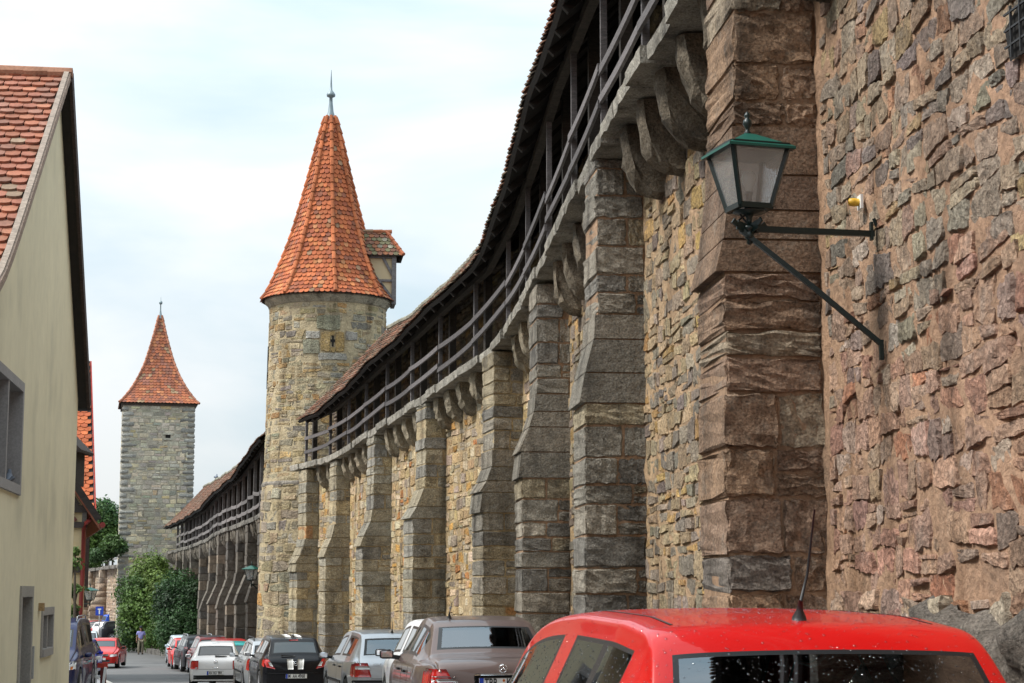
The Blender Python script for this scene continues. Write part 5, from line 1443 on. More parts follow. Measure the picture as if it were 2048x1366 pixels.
# low kerb wall below the shrubs
lk = thing("low_kerb_wall", "low stone kerb wall holding the planting below the square tower", "wall")
lp = [P(240, 1285, 134), P(272, 1300, 126), P(305, 1310, 119), P(350, 1322, 110), P(372, 1322, 105)]
for i in range(len(lp) - 1):
    a, b = lp[i].copy(), lp[i + 1].copy()
    for k in range(4):
        q0 = a.lerp(b, k / 4 + .01); q1 = a.lerp(b, (k + 1) / 4 - .005)
        for q in (q0, q1): q.z = G(q.y) + 0.16
        mb = MB(); f = random.uniform(.8, 1.2); mb.beam(q0, q1, .35, .34, col=(.16 * f, .15 * f, .135 * f)); mb.build("kerbstone", M['block'], lk)

# ------------------------------------------------------------------ lanterns
def rot_to(o, xdir):
    x = Vector(xdir).normalized(); y = Vector((-x.y, x.x, 0)); return Matrix(((x.x, y.x, 0, o.x), (x.y, y.y, 0, o.y), (0, 0, 1, o.z), (0, 0, 0, 1)))
def lantern(label, base, lanm, s=1.0, far=False, group=None):
    """base = bottom ring centre of the lantern body, lanm = local frame"""
    t = thing("wall_lantern", label, "lantern", group=group)
    Z = lambda z: z * s
    hb, ht, H = .155 * s, .285 * s, .56 * s          # half widths bottom / top, height
    def sq(h, z): return [lanm @ Vector((sx * h, sy * h, z)) for sx, sy in ((-1, -1), (1, -1), (1, 1), (-1, 1))]
    bt, tp = sq(hb, 0), sq(ht, H)
    for i in range(4):
        mb = MB(); mb.beam(bt[i], tp[i], .038 * s, .038 * s, up=tuple((lanm.to_3x3() @ Vector((1, 1, 0))))); mb.build("corner_bar", M['copper'], t)
        j = (i + 1) % 4
        mb = MB(); mb.beam(bt[i], bt[j], .045 * s, .05 * s); mb.build("lower_frame_bar", M['copper'], t)
        mb = MB(); mb.beam(tp[i], tp[j], .04 * s, .04 * s); mb.build("upper_frame_bar", M['copper'], t)
        g = .94
        q = [bt[i].lerp(bt[j], 1 - g), bt[i].lerp(bt[j], g), tp[i].lerp(tp[j], g), tp[i].lerp(tp[j], 1 - g)]
        mb = MB(); mb.add([tuple(p) for p in q], [(0, 1, 2, 3)]); mb.build("pane", M['lampglass'], t)
    rb = sq((.335 if not far else .375) * s, H - .015 * s); rb2 = sq((.335 if not far else .375) * s, H - .04 * s); pk = lanm @ Vector((0, 0, H + .165 * s)); mid = sq(.05 * s, H + .15 * s)
    mb = MB(); mb.add([tuple(p) for p in rb + rb2 + mid], [(0, 1, 9, 8), (1, 2, 10, 9), (2, 3, 11, 10), (3, 0, 8, 11), (8, 9, 10, 11), (0, 4, 5, 1), (1, 5, 6, 2), (2, 6, 7, 3), (3, 7, 4, 0)])
    mb.build("lamp_roof", M['greenroof'], t)
    mb = MB(); mb.add([tuple(p) for p in sq(.33 * s, H - .042 * s)], [(0, 1, 2, 3)]); mb.build("roof_underside", M['white'] if False else M['copper'], t)
    mb = MB(); mb.lathe([(a * s, b * s) for a, b in ((.03, .15), (.034, .17), (.018, .19), (.022, .21), (.045, .25), (.038, .29), (.018, .305), (.03, .325), (.028, .345), (.008, .37))], 0, 0, H, 10, M=lanm); mb.build("finial", M['copper'], t, True)
    # bulb and holder
    mb = MB(); mb.lathe([(a * s, b * s) for a, b in ((.045, .0), (.045, .04), (.032, .05), (.032, .13), (.04, .135), (.04, .155), (.02, .16))], 0, 0, 0, 12, M=lanm); mb.build("bulb_holder", M['black'], t, True)
    mb = MB(); mb.lathe([(a * s, b * s) for a, b in ((.02, .155), (.03, .19), (.06, .25), (.065, .30), (.045, .345), (.0, .36))], 0, 0, 0, 14, M=lanm); mb.build("bulb", M['white'], t, True)
    mb = MB(); mb.lathe([(a * s, b * s) for a, b in ((.155, -.03), (.15, -.045), (.05, -.06), (.03, -.09), (.028, -.16), (.06, -.17), (.062, -.20), (.03, -.215), (.045, -.24), (.045, -.285), (.022, -.30), (.03, -.33), (.01, -.345))], 0, 0, 0, 12, M=lanm); mb.build("stem", M['copper'], t, True)
    return t
# near lantern on the wall
att = P(1762, 455, 13.45); 
uA = W1.uD(13.45); attw = W1.pt(uA, 0.03, att.z)
nA = Vector((*W1.nrm(uA), 0)); tA = Vector((*W1.tan(uA), 0))
LC = P(1498, 417, 13.25)
armd = Vector((LC.x - attw.x, LC.y - attw.y, 0)).normalized()
lm = rot_to(LC, Vector((math.cos(math.radians(17)), math.sin(math.radians(17)), 0)))
ln = lantern("green iron lantern on a long bracket beside the nearest buttress", LC, lm, 0.80)
az = LC.z - .155
mb = MB(); hub = Vector((LC.x, LC.y, az)); mb.beam(hub - armd * .05, Vector((attw.x, attw.y, az)), .035, .045); mb.build("bracket_arm", M['copper'], ln)
mb = MB(); mb.beam(Vector((attw.x, attw.y, az + .09)) + nA * .02, Vector((attw.x, attw.y, az - .05)) + nA * .02, .05, .02, up=tuple(nA)); mb.tube([Vector((attw.x, attw.y, az + .02)) - armd * .10, Vector((attw.x, attw.y, az + .05)) - armd * .03, Vector((attw.x, attw.y, az + .12)) - armd * .0], .014, 6); mb.build("wall_plate", M['copper'], ln)
ftp = P(1780, 688, 13.3); uF = W1.uD(13.3); foot_ = W1.pt(uF, 0.04, ftp.z)
st0 = hub - armd * -.07 + Vector((0, 0, -.01)); m_ = st0.lerp(foot_, .52) + Vector((0, 0, .012))
mb = MB(); mb.beam(st0, m_, .036, .036); mb.beam(m_, foot_, .036, .036); mb.beam(foot_ + Vector((0, 0, .03)), foot_ + Vector((0, 0, -.12)), .036, .03, up=tuple(nA)); mb.build("strut", M['copper'], ln)
for a in (0.0, 1.57, 3.14, 4.71):
    q = Vector((math.cos(a + .5), math.sin(a + .5), 0)); mb = MB(); mb.beam(hub + q * .03, hub + q * .11 + Vector((0, 0, .02)), .012, .07, up=(0, 0, 1)); mb.beam(hub + q * .11 + Vector((0, 0, .02)), hub + q * .15 + Vector((0, 0, .05)), .014, .04); mb.build("bracket_leaf", M['copper'], ln)
mb = MB(); mb.tube([hub + Vector((.0, 0, .02)), hub + armd * -.0 + Vector((-.06, 0, .10)), hub + Vector((-.10, .0, .17)), hub + Vector((-.05, 0, .21)), hub + Vector((0.02, 0, .19))], .009, 5); mb.tube([hub + Vector((.05, 0, .17)), hub - armd * -.12 + Vector((0, 0, .03))], .008, 5); mb.build("cable", M['black'], ln, True)
# far lanterns
LC2 = P(503, 1160, 70.5); lm2 = rot_to(LC2, Vector((.93, -.36, 0)))
ln2 = lantern("small distant green lantern in front of the dark far wall beside the round tower", LC2, lm2, .78, True)
mb = MB(); mb.beam(LC2 + Vector((0, 0, -.17)), Vector((LC2.x + .55, 70.9, LC2.z - .17)), .04, .04); mb.beam(LC2 + Vector((.05, 0, -.18)), Vector((LC2.x + .6, 71, LC2.z - .75)), .04, .04); mb.build("bracket_arm", M['copper'], ln2)
LC3 = P(180, 1200, 62.0); lm3 = rot_to(LC3, Vector((.95, -.3, 0)))
ln3 = lantern("small green lantern on the house corner above the far parked cars", LC3, lm3, .60, True)
mb = MB(); mb.beam(LC3 + Vector((0, 0, -.13)), LC3 + Vector((-.75, .8, -.13)), .04, .04); mb.build("bracket_arm", M['copper'], ln3)
# yellow capped fitting on the wall
wf = thing("wall_fitting", "small yellow capped fitting on a white square plate above the lantern arm", "fitting")
D = 13.75; q = P(1738, 405, D); uq = W1.uD(D); q = W1.pt(uq, .05, q.z); nq = Vector((*W1.nrm(uq), 0)); tq = Vector((*W1.tan(uq), 0))
mb = MB(); mb.beam(q - Vector((0, 0, .055)), q + Vector((0, 0, .055)), .11, .02, up=tuple(nq)); mb.build("back_plate", M['white'], wf)
mb = MB(); mb.tube([q, q + nq * .05, q + nq * .085, q + nq * .095], [.028, .034, .03, .012], 12); mb.build("cap", mat_plain("yellow_cap", (.62, .36, .03), .4), wf, True)
# barred opening at the right edge of the near wall
# pulled out dark niche with bars
ov = thing("barred_wall_opening", "dark barred opening high in the near wall at the right edge", "window")
D = 10.62; uo = W1.uD(D)
zo0, zo1 = P(2046, 145, D).z, P(2046, 45, D).z
def OP(a, off, z): return W1.pt(uo + a, off, z)
mb = MB(); V = [OP(-.85, .05, zo0), OP(-.22, .05, zo0), OP(-.16, .05, zo1 - .1), OP(-.4, .05, zo1), OP(-.85, .05, zo1)]
mb.add([tuple(v) for v in V], [(0, 1, 2, 3, 4)]); mb.build("recess", M['dark'], ov)
for k in range(4):
    mb = MB(); mb.beam(OP(-.7 + k * .13, .075, zo0), OP(-.7 + k * .13, .075, zo1), .015, .015, col=(.04, .035, .03)); mb.build("bar", M['black'], ov)
for k in range(3):
    mb = MB(); mb.beam(OP(-.85, .078, zo0 + .08 + k * .1), OP(-.22, .078, zo0 + .08 + k * .1), .012, .012, col=(.04, .035, .03)); mb.build("bar", M['black'], ov)

# ------------------------------------------------------------------ street sign
sg = thing("street_sign", "blue square dead end sign on a thin pole before the far wall", "sign")
q = P(199, 1222, 150); mb = MB(); mb.box(-.32, .32, -.02, .02, -.36, .36, None, Matrix.Translation(q)); mb.build("sign_panel", M['eublue'], sg)
mb = MB(); mb.box(-.05, .05, -.035, -.022, -.26, .10, None, Matrix.Translation(q)); mb.box(-.14, .14, -.035, -.022, .10, .2, None, Matrix.Translation(q)); mb.build("dead_end_mark", M['white'], sg)
mb = MB(); mb.tube([(q.x, q.y + .05, G(150)), (q.x, q.y + .05, q.z + .3)], .04, 6); mb.build("pole", M['chrome'], sg)
# barrier beside the kerb
br = thing("road_barrier", "worn red and white barrier board standing on the kerb by the dark blue minivan", "barrier")
bq = Vector((P(203, 1330, 47).x, 47, 0)); zt_ = P(203, 1326, 47).z; zb_ = G(47)
reds = mat_plain("barrier_red", (.38, .035, .02), .5, bump=.2, var=.25)
mb = MB(); mb.box(-.10, .16, -.03, .03, zt_ - .12, zt_, None, Matrix.Translation(bq)); mb.build("top_board", reds, br)
mb = MB(); mb.box(-.02, .13, -.02, .02, zb_, zt_ - .12, None, Matrix.Translation(bq)); mb.build("board", mat_plain("barrier_dark_red", (.12, .02, .018), .6, var=.3), br)
mb = MB(); mb.beam(bq + Vector((.04, -.06, zb_)), bq + Vector((.12, -.06, zt_ - .10)), .06, .06); mb.build("white_pole", M['white'], br)
for dx in (-.28, -.16): 
    mb = MB(); mb.beam(bq + Vector((dx, 0, zb_)), bq + Vector((dx + .06, 0, zt_ - .14)), .035, .035); mb.build("leg", M['white'], br)
mb = MB(); mb.beam(bq + Vector((-.3, 0, zt_ - .35)), bq + Vector((0, 0, zt_ - .35)), .04, .05); mb.build("cross_board", M['white'], br)

# ------------------------------------------------------------------ pigeons
def pigeon(label, pos, heading, s=1.0, tilt=0.5):
    t = thing("pigeon", label, "pigeon", pos, heading, "pigeons perched on the old roofs and sills")
    prof = [(-.20, .008, .00), (-.13, .022, .01), (-.08, .045, .02), (0, .062, .035), (.07, .058, .06), (.11, .04, .10), (.125, .028, .135), (.14, .026, .16), (.155, .018, .165), (.175, .004, .155)]
    V = []; n = 10
    for x, r, z in prof:
        for k in range(n):
            a = 2 * math.pi * k / n; V.append((x * s, r * math.cos(a) * s, (z + r * math.sin(a) + .07) * s))
    mb = MB(); mb.add(V, [(i * n + k, i * n + (k + 1) % n, (i + 1) * n + (k + 1) % n, (i + 1) * n + k) for i in range(len(prof) - 1) for k in range(n)], (1, 1, 1))
    mb.build("body", M['pgrey'], t, True)
    for sy in (-1, 1):
        mb = MB(); mb.tube([(.06 * s, .05 * sy * s, .13 * s), (-.02 * s, .066 * sy * s, .115 * s), (-.10 * s, .045 * sy * s, .085 * s), (-.17 * s, .02 * sy * s, .07 * s)], [.02 * s, .032 * s, .024 * s, .005 * s], 6); mb.build("wing", M['pdark'], t, True)
        mb = MB(); mb.tube([(.0, .02 * sy * s, .06 * s), (.01 * s, .022 * sy * s, -.01)], .006 * s, 4); mb.build("leg", M['redlens'], t)
    mb = MB(); mb.box(-.30 * s, -.16 * s, -.03 * s, .03 * s, .055 * s, .075 * s); mb.build("tail", M['pdark'], t)
M['pgrey'] = mat_plain("pigeon_grey", (.13, .15, .19), .7, var=.3); M['pdark'] = mat_plain("pigeon_dark", (.05, .055, .07), .7, var=.3)
def onroof(RSf, path, D, v):
    q = RSf(np.array([path.uD(D)]), np.array([v]), np.array([.05]))[0]; return Vector(q)
LR = math.sqrt(1 + 1.05 ** 2) * 3.3
pigeon("grey pigeon perched highest on the gallery roof ridge", onroof(RS1, W1, 44.2, LR), 2.4, 1.2)
pigeon("grey pigeon half hidden behind the ridge near the round tower", onroof(RS1, W1, 48.5, LR) - Vector((0, 0, .12)), .6, 1.1)
pigeon("dark pigeon sitting by the square tower at the end of the far gallery roof", onroof(RS2, E2, 126, math.sqrt(1 + 1.05 ** 2) * 3.0), 1.5, 1.6)
wx = wA[1] - .22
pigeon("dark pigeon sitting in the open window of the plaster house", M1 @ Vector((wx - .05, .12, wA[2] - .02)), 1.75, 1.1)
# ------------------------------------------------------------------ cars
def catmull(V, Fq, mats):
    V = np.asarray(V, float); nF = len(Fq)
    fp = np.array([V[list(f)].mean(0) for f in Fq])
    edges = {}
    for fi, f in enumerate(Fq):
        n = len(f)
        for k in range(n):
            e = (f[k], f[(k + 1) % n]); e = (min(e), max(e)); edges.setdefault(e, []).append(fi)
    ek = {e: i for i, e in enumerate(edges)}
    ep = np.zeros((len(edges), 3)); bnd = {}
    nv = len(V); vf = np.zeros((nv, 3)); cf = np.zeros(nv); ve = np.zeros((nv, 3)); ce = np.zeros(nv)
    for e, fs in edges.items():
        m = (V[e[0]] + V[e[1]]) / 2; i = ek[e]
        if len(fs) == 2: ep[i] = (V[e[0]] + V[e[1]] + fp[fs[0]] + fp[fs[1]]) / 4
        else:
            ep[i] = m
            for a, b in (e, e[::-1]): bnd.setdefault(a, []).append(b)
        for a in e: ve[a] += m; ce[a] += 1
    for fi, f in enumerate(Fq):
        for a in f: vf[a] += fp[fi]; cf[a] += 1
    nV = V.copy()
    for a in range(nv):
        if cf[a] == 0: continue
        if a in bnd:
            if len(bnd[a]) == 2: nV[a] = V[a] * .75 + (V[bnd[a][0]] + V[bnd[a][1]]) * .125
        else:
            n = cf[a]; nV[a] = (vf[a] / n + 2 * ve[a] / n + (n - 3) * V[a]) / n
    out = np.concatenate([nV, ep, fp]); F2 = []; m2 = []
    for fi, f in enumerate(Fq):
        n = len(f)
        for k in range(n):
            a = f[k]; e1 = (min(a, f[(k + 1) % n]), max(a, f[(k + 1) % n])); e0 = (min(a, f[k - 1]), max(a, f[k - 1]))
            F2.append((a, nv + ek[e1], nv + len(edges) + fi, nv + ek[e0])); m2.append(mats[fi])
    return out, F2, m2

STY = {
 'hatch': dict(L=4.0, W=1.68, H=1.46, wheels=(0.66, 3.15), wr=.31,
   top=[(0, .86), (.05, .93), (.12, .985), (.40, 1.345), (.50, 1.41), (.9, 1.445), (1.6, 1.46), (2.2, 1.44), (2.50, 1.385), (3.12, .955), (3.3, .90), (3.8, .76), (4.0, .62)],
   belt=[(0, .84), (.12, .93), (.6, .93), (3.0, .87), (3.3, .83), (3.8, .70), (4.0, .56)],
   hw=[(0, .70), (.10, .78), (.4, .825), (.9, .84), (3.0, .84), (3.5, .82), (3.85, .72), (4.0, .55)],
   rw=[(0, .66), (.12, .66), (.45, .565), (1.5, .56), (2.3, .55), (3.12, .66), (3.8, .6), (4.0, .48)],
   rear=(.16, .40), wind=(2.52, 3.05), sides=[(.62, .98), (1.05, 1.62), (1.72, 2.95)]),
 'sedan': dict(L=4.5, W=1.72, H=1.42, wheels=(0.9, 3.6), wr=.31,
   top=[(0, .88), (.06, .965), (.2, 1.0), (.85, 1.01), (.95, 1.03), (1.42, 1.32), (1.55, 1.375), (2.1, 1.42), (2.6, 1.40), (2.8, 1.345), (3.5, .965), (3.65, .92), (4.3, .78), (4.5, .62)],
   belt=[(0, .86), (.1, .93), (.9, .93), (3.4, .88), (3.7, .84), (4.3, .72), (4.5, .56)],
   hw=[(0, .74), (.10, .80), (.5, .85), (1.2, .86), (3.4, .86), (4.0, .83), (4.35, .74), (4.5, .58)],
   rw=[(0, .68), (.9, .68), (1.45, .57), (2.1, .56), (2.7, .56), (3.5, .67), (4.3, .62), (4.5, .5)],
   rear=(1.0, 1.40), wind=(2.88, 3.42), sides=[(1.32, 1.62), (1.70, 2.25), (2.35, 3.25)]),
 'wagon': dict(L=4.35, W=1.70, H=1.46, wheels=(0.85, 3.45), wr=.31,
   top=[(0, .90), (.05, .98), (.10, 1.02), (.30, 1.34), (.42, 1.41), (1.0, 1.45), (2.0, 1.46), (2.5, 1.42), (2.75, 1.36), (3.4, .96), (3.6, .90), (4.15, .76), (4.35, .62)],
   belt=[(0, .86), (.12, .93), (3.3, .88), (3.6, .83), (4.15, .70), (4.35, .56)],
   hw=[(0, .72), (.10, .79), (.4, .835), (3.3, .85), (3.8, .82), (4.2, .72), (4.35, .56)],
   rw=[(0, .68), (.10, .68), (.35, .60), (2.5, .57), (3.4, .67), (4.15, .6), (4.35, .5)],
   rear=(.13, .30), wind=(2.82, 3.33), sides=[(.45, 1.15), (1.25, 1.95), (2.05, 3.2)]),
 'van': dict(L=4.4, W=1.80, H=1.80, wheels=(0.8, 3.55), wr=.33,
   top=[(0, 1.0), (.04, 1.1), (.08, 1.18), (.22, 1.68), (.32, 1.76), (1.2, 1.80), (2.2, 1.80), (2.7, 1.72), (2.9, 1.62), (3.6, 1.10), (3.75, 1.04), (4.25, .85), (4.4, .70)],
   belt=[(0, .98), (.12, 1.04), (3.3, 1.0), (3.7, .96), (4.25, .80), (4.4, .64)],
   hw=[(0, .76), (.10, .84), (.4, .89), (3.3, .90), (3.9, .87), (4.25, .78), (4.4, .62)],
   rw=[(0, .74), (.10, .74), (.3, .68), (2.6, .66), (3.6, .74), (4.25, .68), (4.4, .56)],
   rear=(.10, .22), wind=(2.98, 3.52), sides=[(.40, 1.2), (1.3, 2.1), (2.2, 3.35)]),
}
def carbody(sty, scale=(1, 1, 1), levels=2):
    S = STY[sty]
    it = lambda tb, y: float(np.interp(y, [q[0] for q in tb], [q[1] for q in tb]))
    ys = [0.0, .05, S['L'] - .05, S['L']]
    for w in S['wheels']:
        R = S['wr'] + .07
        ys += [w - R - .05, w - R, w - R * .72, w - R * .35, w, w + R * .35, w + R * .72, w + R, w + R + .05]
    ys += list(S['rear']) + list(S['wind']) + [v for p in S['sides'] for v in p]
    ys += [q[0] for q in S['top']]
    ys = sorted(set(round(y, 3) for y in ys))
    keep = [ys[0]]; hard = set(round(v, 3) for v in list(S['rear']) + list(S['wind']) + [v for p in S['sides'] for v in p] + [0, S['L']])
    for y in ys[1:]:
        if y - keep[-1] < .035:
            if y in hard and keep[-1] not in hard: keep[-1] = y
            elif y in hard: keep.append(y)
            continue
        keep.append(y)
    ys = keep
    rings = []
    for y in ys:
        w, zb_, zs, zt, wr = it(S['hw'], y), .22, it(S['belt'], y), it(S['top'], y), it(S['rw'], y)
        zt = max(zt, zs + .04)
        for wy in S['wheels']:
            R = S['wr'] + .06; d = abs(y - wy)
            if d < R: zb_ = max(zb_, S['wr'] + math.sqrt(R * R - d * d) * .98)
        if y < .06: zb_ = max(zb_, .26)
        if y > S['L'] - .06: zb_ = max(zb_, .26)
        z1 = max(zb_ + .05, .42); z2 = max(zb_ + .09, .62); z2 = min(z2, zs - .08); z1 = min(z1, z2 - .02)
        wB = min(w * .93, w - .03)
        def cab(t): return (wB + (wr - wB) * t, zs + .02 + (zt - .055 - zs - .02) * t)
        hi = zt - zs > .15
        c5, c6, c7 = cab(.10), cab(.52), cab(.98)
        rings.append([(w * .965, zb_), (w * .995, z1), (w, z2), (w * .975, zs - .03), (wB + .01, zs + .0), c5, c6, c7, (wr * 1.0, zt - .030), (wr * .94, zt - .006), (wr * .5, zt + .004), (0, zt + .008)])
    K = 12; V = []; F = []; Mt = []
    idx = np.zeros((len(ys), 2 * K - 1), int)
    for i, (y, r) in enumerate(zip(ys, rings)):
        full = [(x, z) for x, z in r] + [(-x, z) for x, z in r[-2::-1]]
        for k, (x, z) in enumerate(full):
            idx[i, k] = len(V); V.append((x, y, z))
    NK = 2 * K - 1
    for i in range(len(ys) - 1):
        ym = (ys[i] + ys[i + 1]) / 2
        for k in range(NK - 1):
            kk = k if k < K - 1 else NK - 2 - k          # symmetrical strip number 0..10
            m = 0
            if kk in (5, 6):
                for s0, s1 in S['sides']:
                    if s0 < ym < s1 and it(S['top'], ym) - it(S['belt'], ym) > .16: m = 3
            if kk in (5, 6) and S['sides'][0][1] < ym < S['sides'][1][0] and it(S['top'], ym) - it(S['belt'], ym) > .16: m = 4
            if kk in (9, 10):
                if S['rear'][0] < ym < S['rear'][1]: m = 2
                if S['wind'][0] < ym < S['wind'][1]: m = 1
            F.append((idx[i, k], idx[i + 1, k], idx[i + 1, k + 1], idx[i, k + 1])); Mt.append(m)
    for end in (0, len(ys) - 1):
        r = rings[end]; y = ys[end]; sgn = -1 if end == 0 else 1
        top = [idx[end, k] for k in range(4, NK - 4)]
        tx = [V[t][0] for t in top]
        rows = [top]
        wt = tx[0]
        for lv in (3, 2, 1, 0):
            x_, z_ = r[lv]; row = [idx[end, lv]]
            for t in tx[1:-1]:
                f = t / wt
                row.append(len(V)); V.append((x_ * f, y + sgn * .035 * (1 - f * f) * (1.4 if lv in (1, 2) else 1), z_))
            row.append(idx[end, NK - 1 - lv]); rows.append(row)
        for a, b in zip(rows[:-1], rows[1:]):
            for k in range(len(a) - 1):
                q = (a[k], a[k + 1], b[k + 1], b[k]); F.append(q if end == 0 else q[::-1]); Mt.append(0)
    V = np.array(V, float)
    for _ in range(levels): V, F, Mt = catmull(V, F, Mt)
    V = V * np.array(scale)
    return V, F, Mt, S
_CB = {}
def getbody(sty, scale, levels):
    k = (sty, scale, levels)
    if k not in _CB:
        V, F, Mt, S = carbody(sty, scale, levels)
        bvh = BVHTree.FromPolygons([tuple(v) for v in V], F)
        _CB[k] = (V, F, Mt, S, bvh)
    return _CB[k]
def paint(name, col, metal=0.0):
    m, nt, b = newmat(name); L = nt.links.new
    b.inputs['Base Color'].default_value = (*col, 1)
    b.inputs['Metallic'].default_value = metal; b.inputs['Roughness'].default_value = .32
    b.inputs['Specular IOR Level'].default_value = 0.15; b.inputs['Coat Weight'].default_value = 0.55 if max(col) > .05 else 0.35; b.inputs['Coat Roughness'].default_value = .03
    geo = N(nt, "ShaderNodeNewGeometry"); n = N(nt, "ShaderNodeTexNoise", Scale=5.0, Detail=5.0); L(geo.outputs['Position'], n.inputs['Vector'])
    r = N(nt, "ShaderNodeMapRange"); L(n.outputs['Fac'], r.inputs[0]); r.inputs[3].default_value = .26; r.inputs[4].default_value = .42; L(r.outputs[0], b.inputs['Roughness'])
    return m
def sub(V, F, keepf):
    used = {}; nF = []
    for fi in keepf:
        nF.append(tuple(used.setdefault(a, len(used)) for a in F[fi]))
    return V[list(used.keys())], nF
def panel(bvh, quad, plane, off=.006, nu=8, nv=5, th=.015, L=4.0, rnd=0.0):
    """quad of 4 (a,b) corners projected on the body. plane rear/front: a=x b=z ; left/right: a=y b=z ; top: a=x b=y"""
    V = []
    for j in range(nv):
        for i in range(nu):
            s, t = i / (nu - 1), j / (nv - 1)
            if rnd:
                s2, t2_ = s * 2 - 1, t * 2 - 1
                s = (s2 * (1 - rnd * (abs(t2_) ** 3)) + 1) / 2; t = (t2_ * (1 - rnd * (abs(s2) ** 3)) + 1) / 2
            a = (quad[0][0] * (1 - s) + quad[1][0] * s) * (1 - t) + (quad[3][0] * (1 - s) + quad[2][0] * s) * t
            b = (quad[0][1] * (1 - s) + quad[1][1] * s) * (1 - t) + (quad[3][1] * (1 - s) + quad[2][1] * s) * t
            if plane == 'rear': o_, d_ = Vector((a, -3, b)), Vector((0, 1, 0))
            elif plane == 'front': o_, d_ = Vector((a, L + 3, b)), Vector((0, -1, 0))
            elif plane == 'left': o_, d_ = Vector((-3, a, b)), Vector((1, 0, 0))
            elif plane == 'right': o_, d_ = Vector((3, a, b)), Vector((-1, 0, 0))
            else: o_, d_ = Vector((a, b, 4)), Vector((0, 0, -1))
            h = bvh.ray_cast(o_, d_)
            if h[0] is None:
                V.append(tuple(V[-1]) if V else tuple(o_ + d_ * 3)); continue
            V.append(tuple(h[0] - d_ * off))
    n = len(V); d_ = {'rear': (0, 1, 0), 'front': (0, -1, 0), 'left': (1, 0, 0), 'right': (-1, 0, 0), 'top': (0, 0, -1)}[plane]
    V += [tuple(Vector(v) + Vector(d_) * th) for v in V]
    F = list(gf(nu, nv))
    bd = [i for i in range(nu)] + [nu * j + nu - 1 for j in range(1, nv)] + [nu * (nv - 1) + i for i in range(nu - 2, -1, -1)] + [nu * j for j in range(nv - 2, 0, -1)]
    for i in range(len(bd)): a, b = bd[i], bd[(i + 1) % len(bd)]; F.append((a, b, b + n, a + n))
    return V, F
def text_mesh(s, size, mat, parent, M_, name="lettering", ext=.001, sx=1.0, align='LEFT'):
    cu = bpy.data.curves.new("lettering", 'FONT'); cu.body = s; cu.size = size; cu.extrude = ext; cu.offset = size * .018
    cu.align_x = align; cu.align_y = 'CENTER'; cu.resolution_u = 3
    o = bpy.data.objects.new("lettering", cu); COL.objects.link(o)
    dg = bpy.context.evaluated_depsgraph_get(); dg.update()
    me = bpy.data.meshes.new_from_object(o.evaluated_get(dg))
    COL.objects.unlink(o); bpy.data.objects.remove(o)
    me.transform(M_ @ Matrix.Diagonal((sx, 1, 1, 1))); me.materials.clear(); me.materials.append(mat)
    r = bpy.data.objects.new(name, me); lnk(r, parent); return r
def plate(parent, txt, c, z, w=.52, h=.11, y=0.0, facing=-1, segs=None):
    mb = MB(); mb.box(c - w / 2, c + w / 2, y - .006, y + .006, z - h / 2, z + h / 2)
    pl = mb.build("number_plate", M['white'], parent)
    mb = MB(); mb.box(c - w / 2, c - w / 2 + .045, y - .0085, y - .0065, z - h / 2, z + h / 2) if facing < 0 else mb.box(c + w / 2 - .045, c + w / 2, y + .0065, y + .0085, z - h / 2, z + h / 2)
    mb.build("plate_blue_band", M['eublue'], pl)
    mb = MB()
    for (a, b, c0, c1) in ((-w / 2, w / 2, -h / 2 - .004, -h / 2 + .002), (-w / 2, w / 2, h / 2 - .002, h / 2 + .004)): mb.box(c + a, c + b, y - .009, y + .003, z + c0, z + c1)
    mb.build("plate_edge", M['ink'], pl)
    if txt:
        rot = Matrix.Rotation(math.pi / 2, 4, 'X') if facing < 0 else Matrix.Rotation(math.pi, 4, 'Z') @ Matrix.Rotation(math.pi / 2, 4, 'X')
        for s_, x_, sz, wd in segs:
            xx = c + x_ if facing < 0 else c - x_
            text_mesh(s_, sz, M['ink'], pl, Matrix.Translation((xx, y - .0085 * (1 if facing < 0 else -1), z)) @ rot, sx=wd)
        return pl
    return pl
def wheel(parent, x, y, r, side, style=5):
    t = .20; M_ = Matrix.Translation((x, y, r)) @ Matrix.Rotation(math.pi / 2 * side, 4, 'Y')
    mb = MB(); mb.lathe([(r * .62, -t / 2), (r * .93, -t / 2), (r, -t / 2 + .03), (r, t / 2 - .03), (r * .95, t / 2), (r * .66, t / 2 + .004), (r * .62, t / 2 - .02)], 0, 0, 0, 28, M=M_)
    w = mb.build("wheel", M['rubber'], parent, True)
    mb = MB(); mb.lathe([(r * .66, t / 2), (r * .62, t / 2 + .004), (r * .57, t / 2 - .025), (r * .55, t / 2 - .06)], 0, 0, 0, 28, M=M_)
    for k in range(style):
        a = 2 * math.pi * k / style
        for q in (0,):
            d = Vector((math.cos(a), math.sin(a), 0)); p0 = M_ @ (d * .03 + Vector((0, 0, t / 2 - .01))); p1 = M_ @ (d * r * .60 + Vector((0, 0, t / 2 - .02)))
            mb.beam(p0, p1, .055, .02, up=tuple(M_.to_3x3() @ Vector((0, 0, 1))))
    mb.lathe([(.0, t / 2 + .005), (.045, t / 2 + .003), (.05, t / 2 - .02)], 0, 0, 0, 14, M=M_)
    mb.build("rim", M['alloy'], w, True)
    mb = MB(); mb.lathe([(r * .56, -t / 2 + .02), (.0, -t / 2 + .03)], 0, 0, 0, 20, M=M_); mb.lathe([(.0, .02), (r * .56, .02)], 0, 0, 0, 20, M=M_); mb.build("brake_disc", M['black'], w)
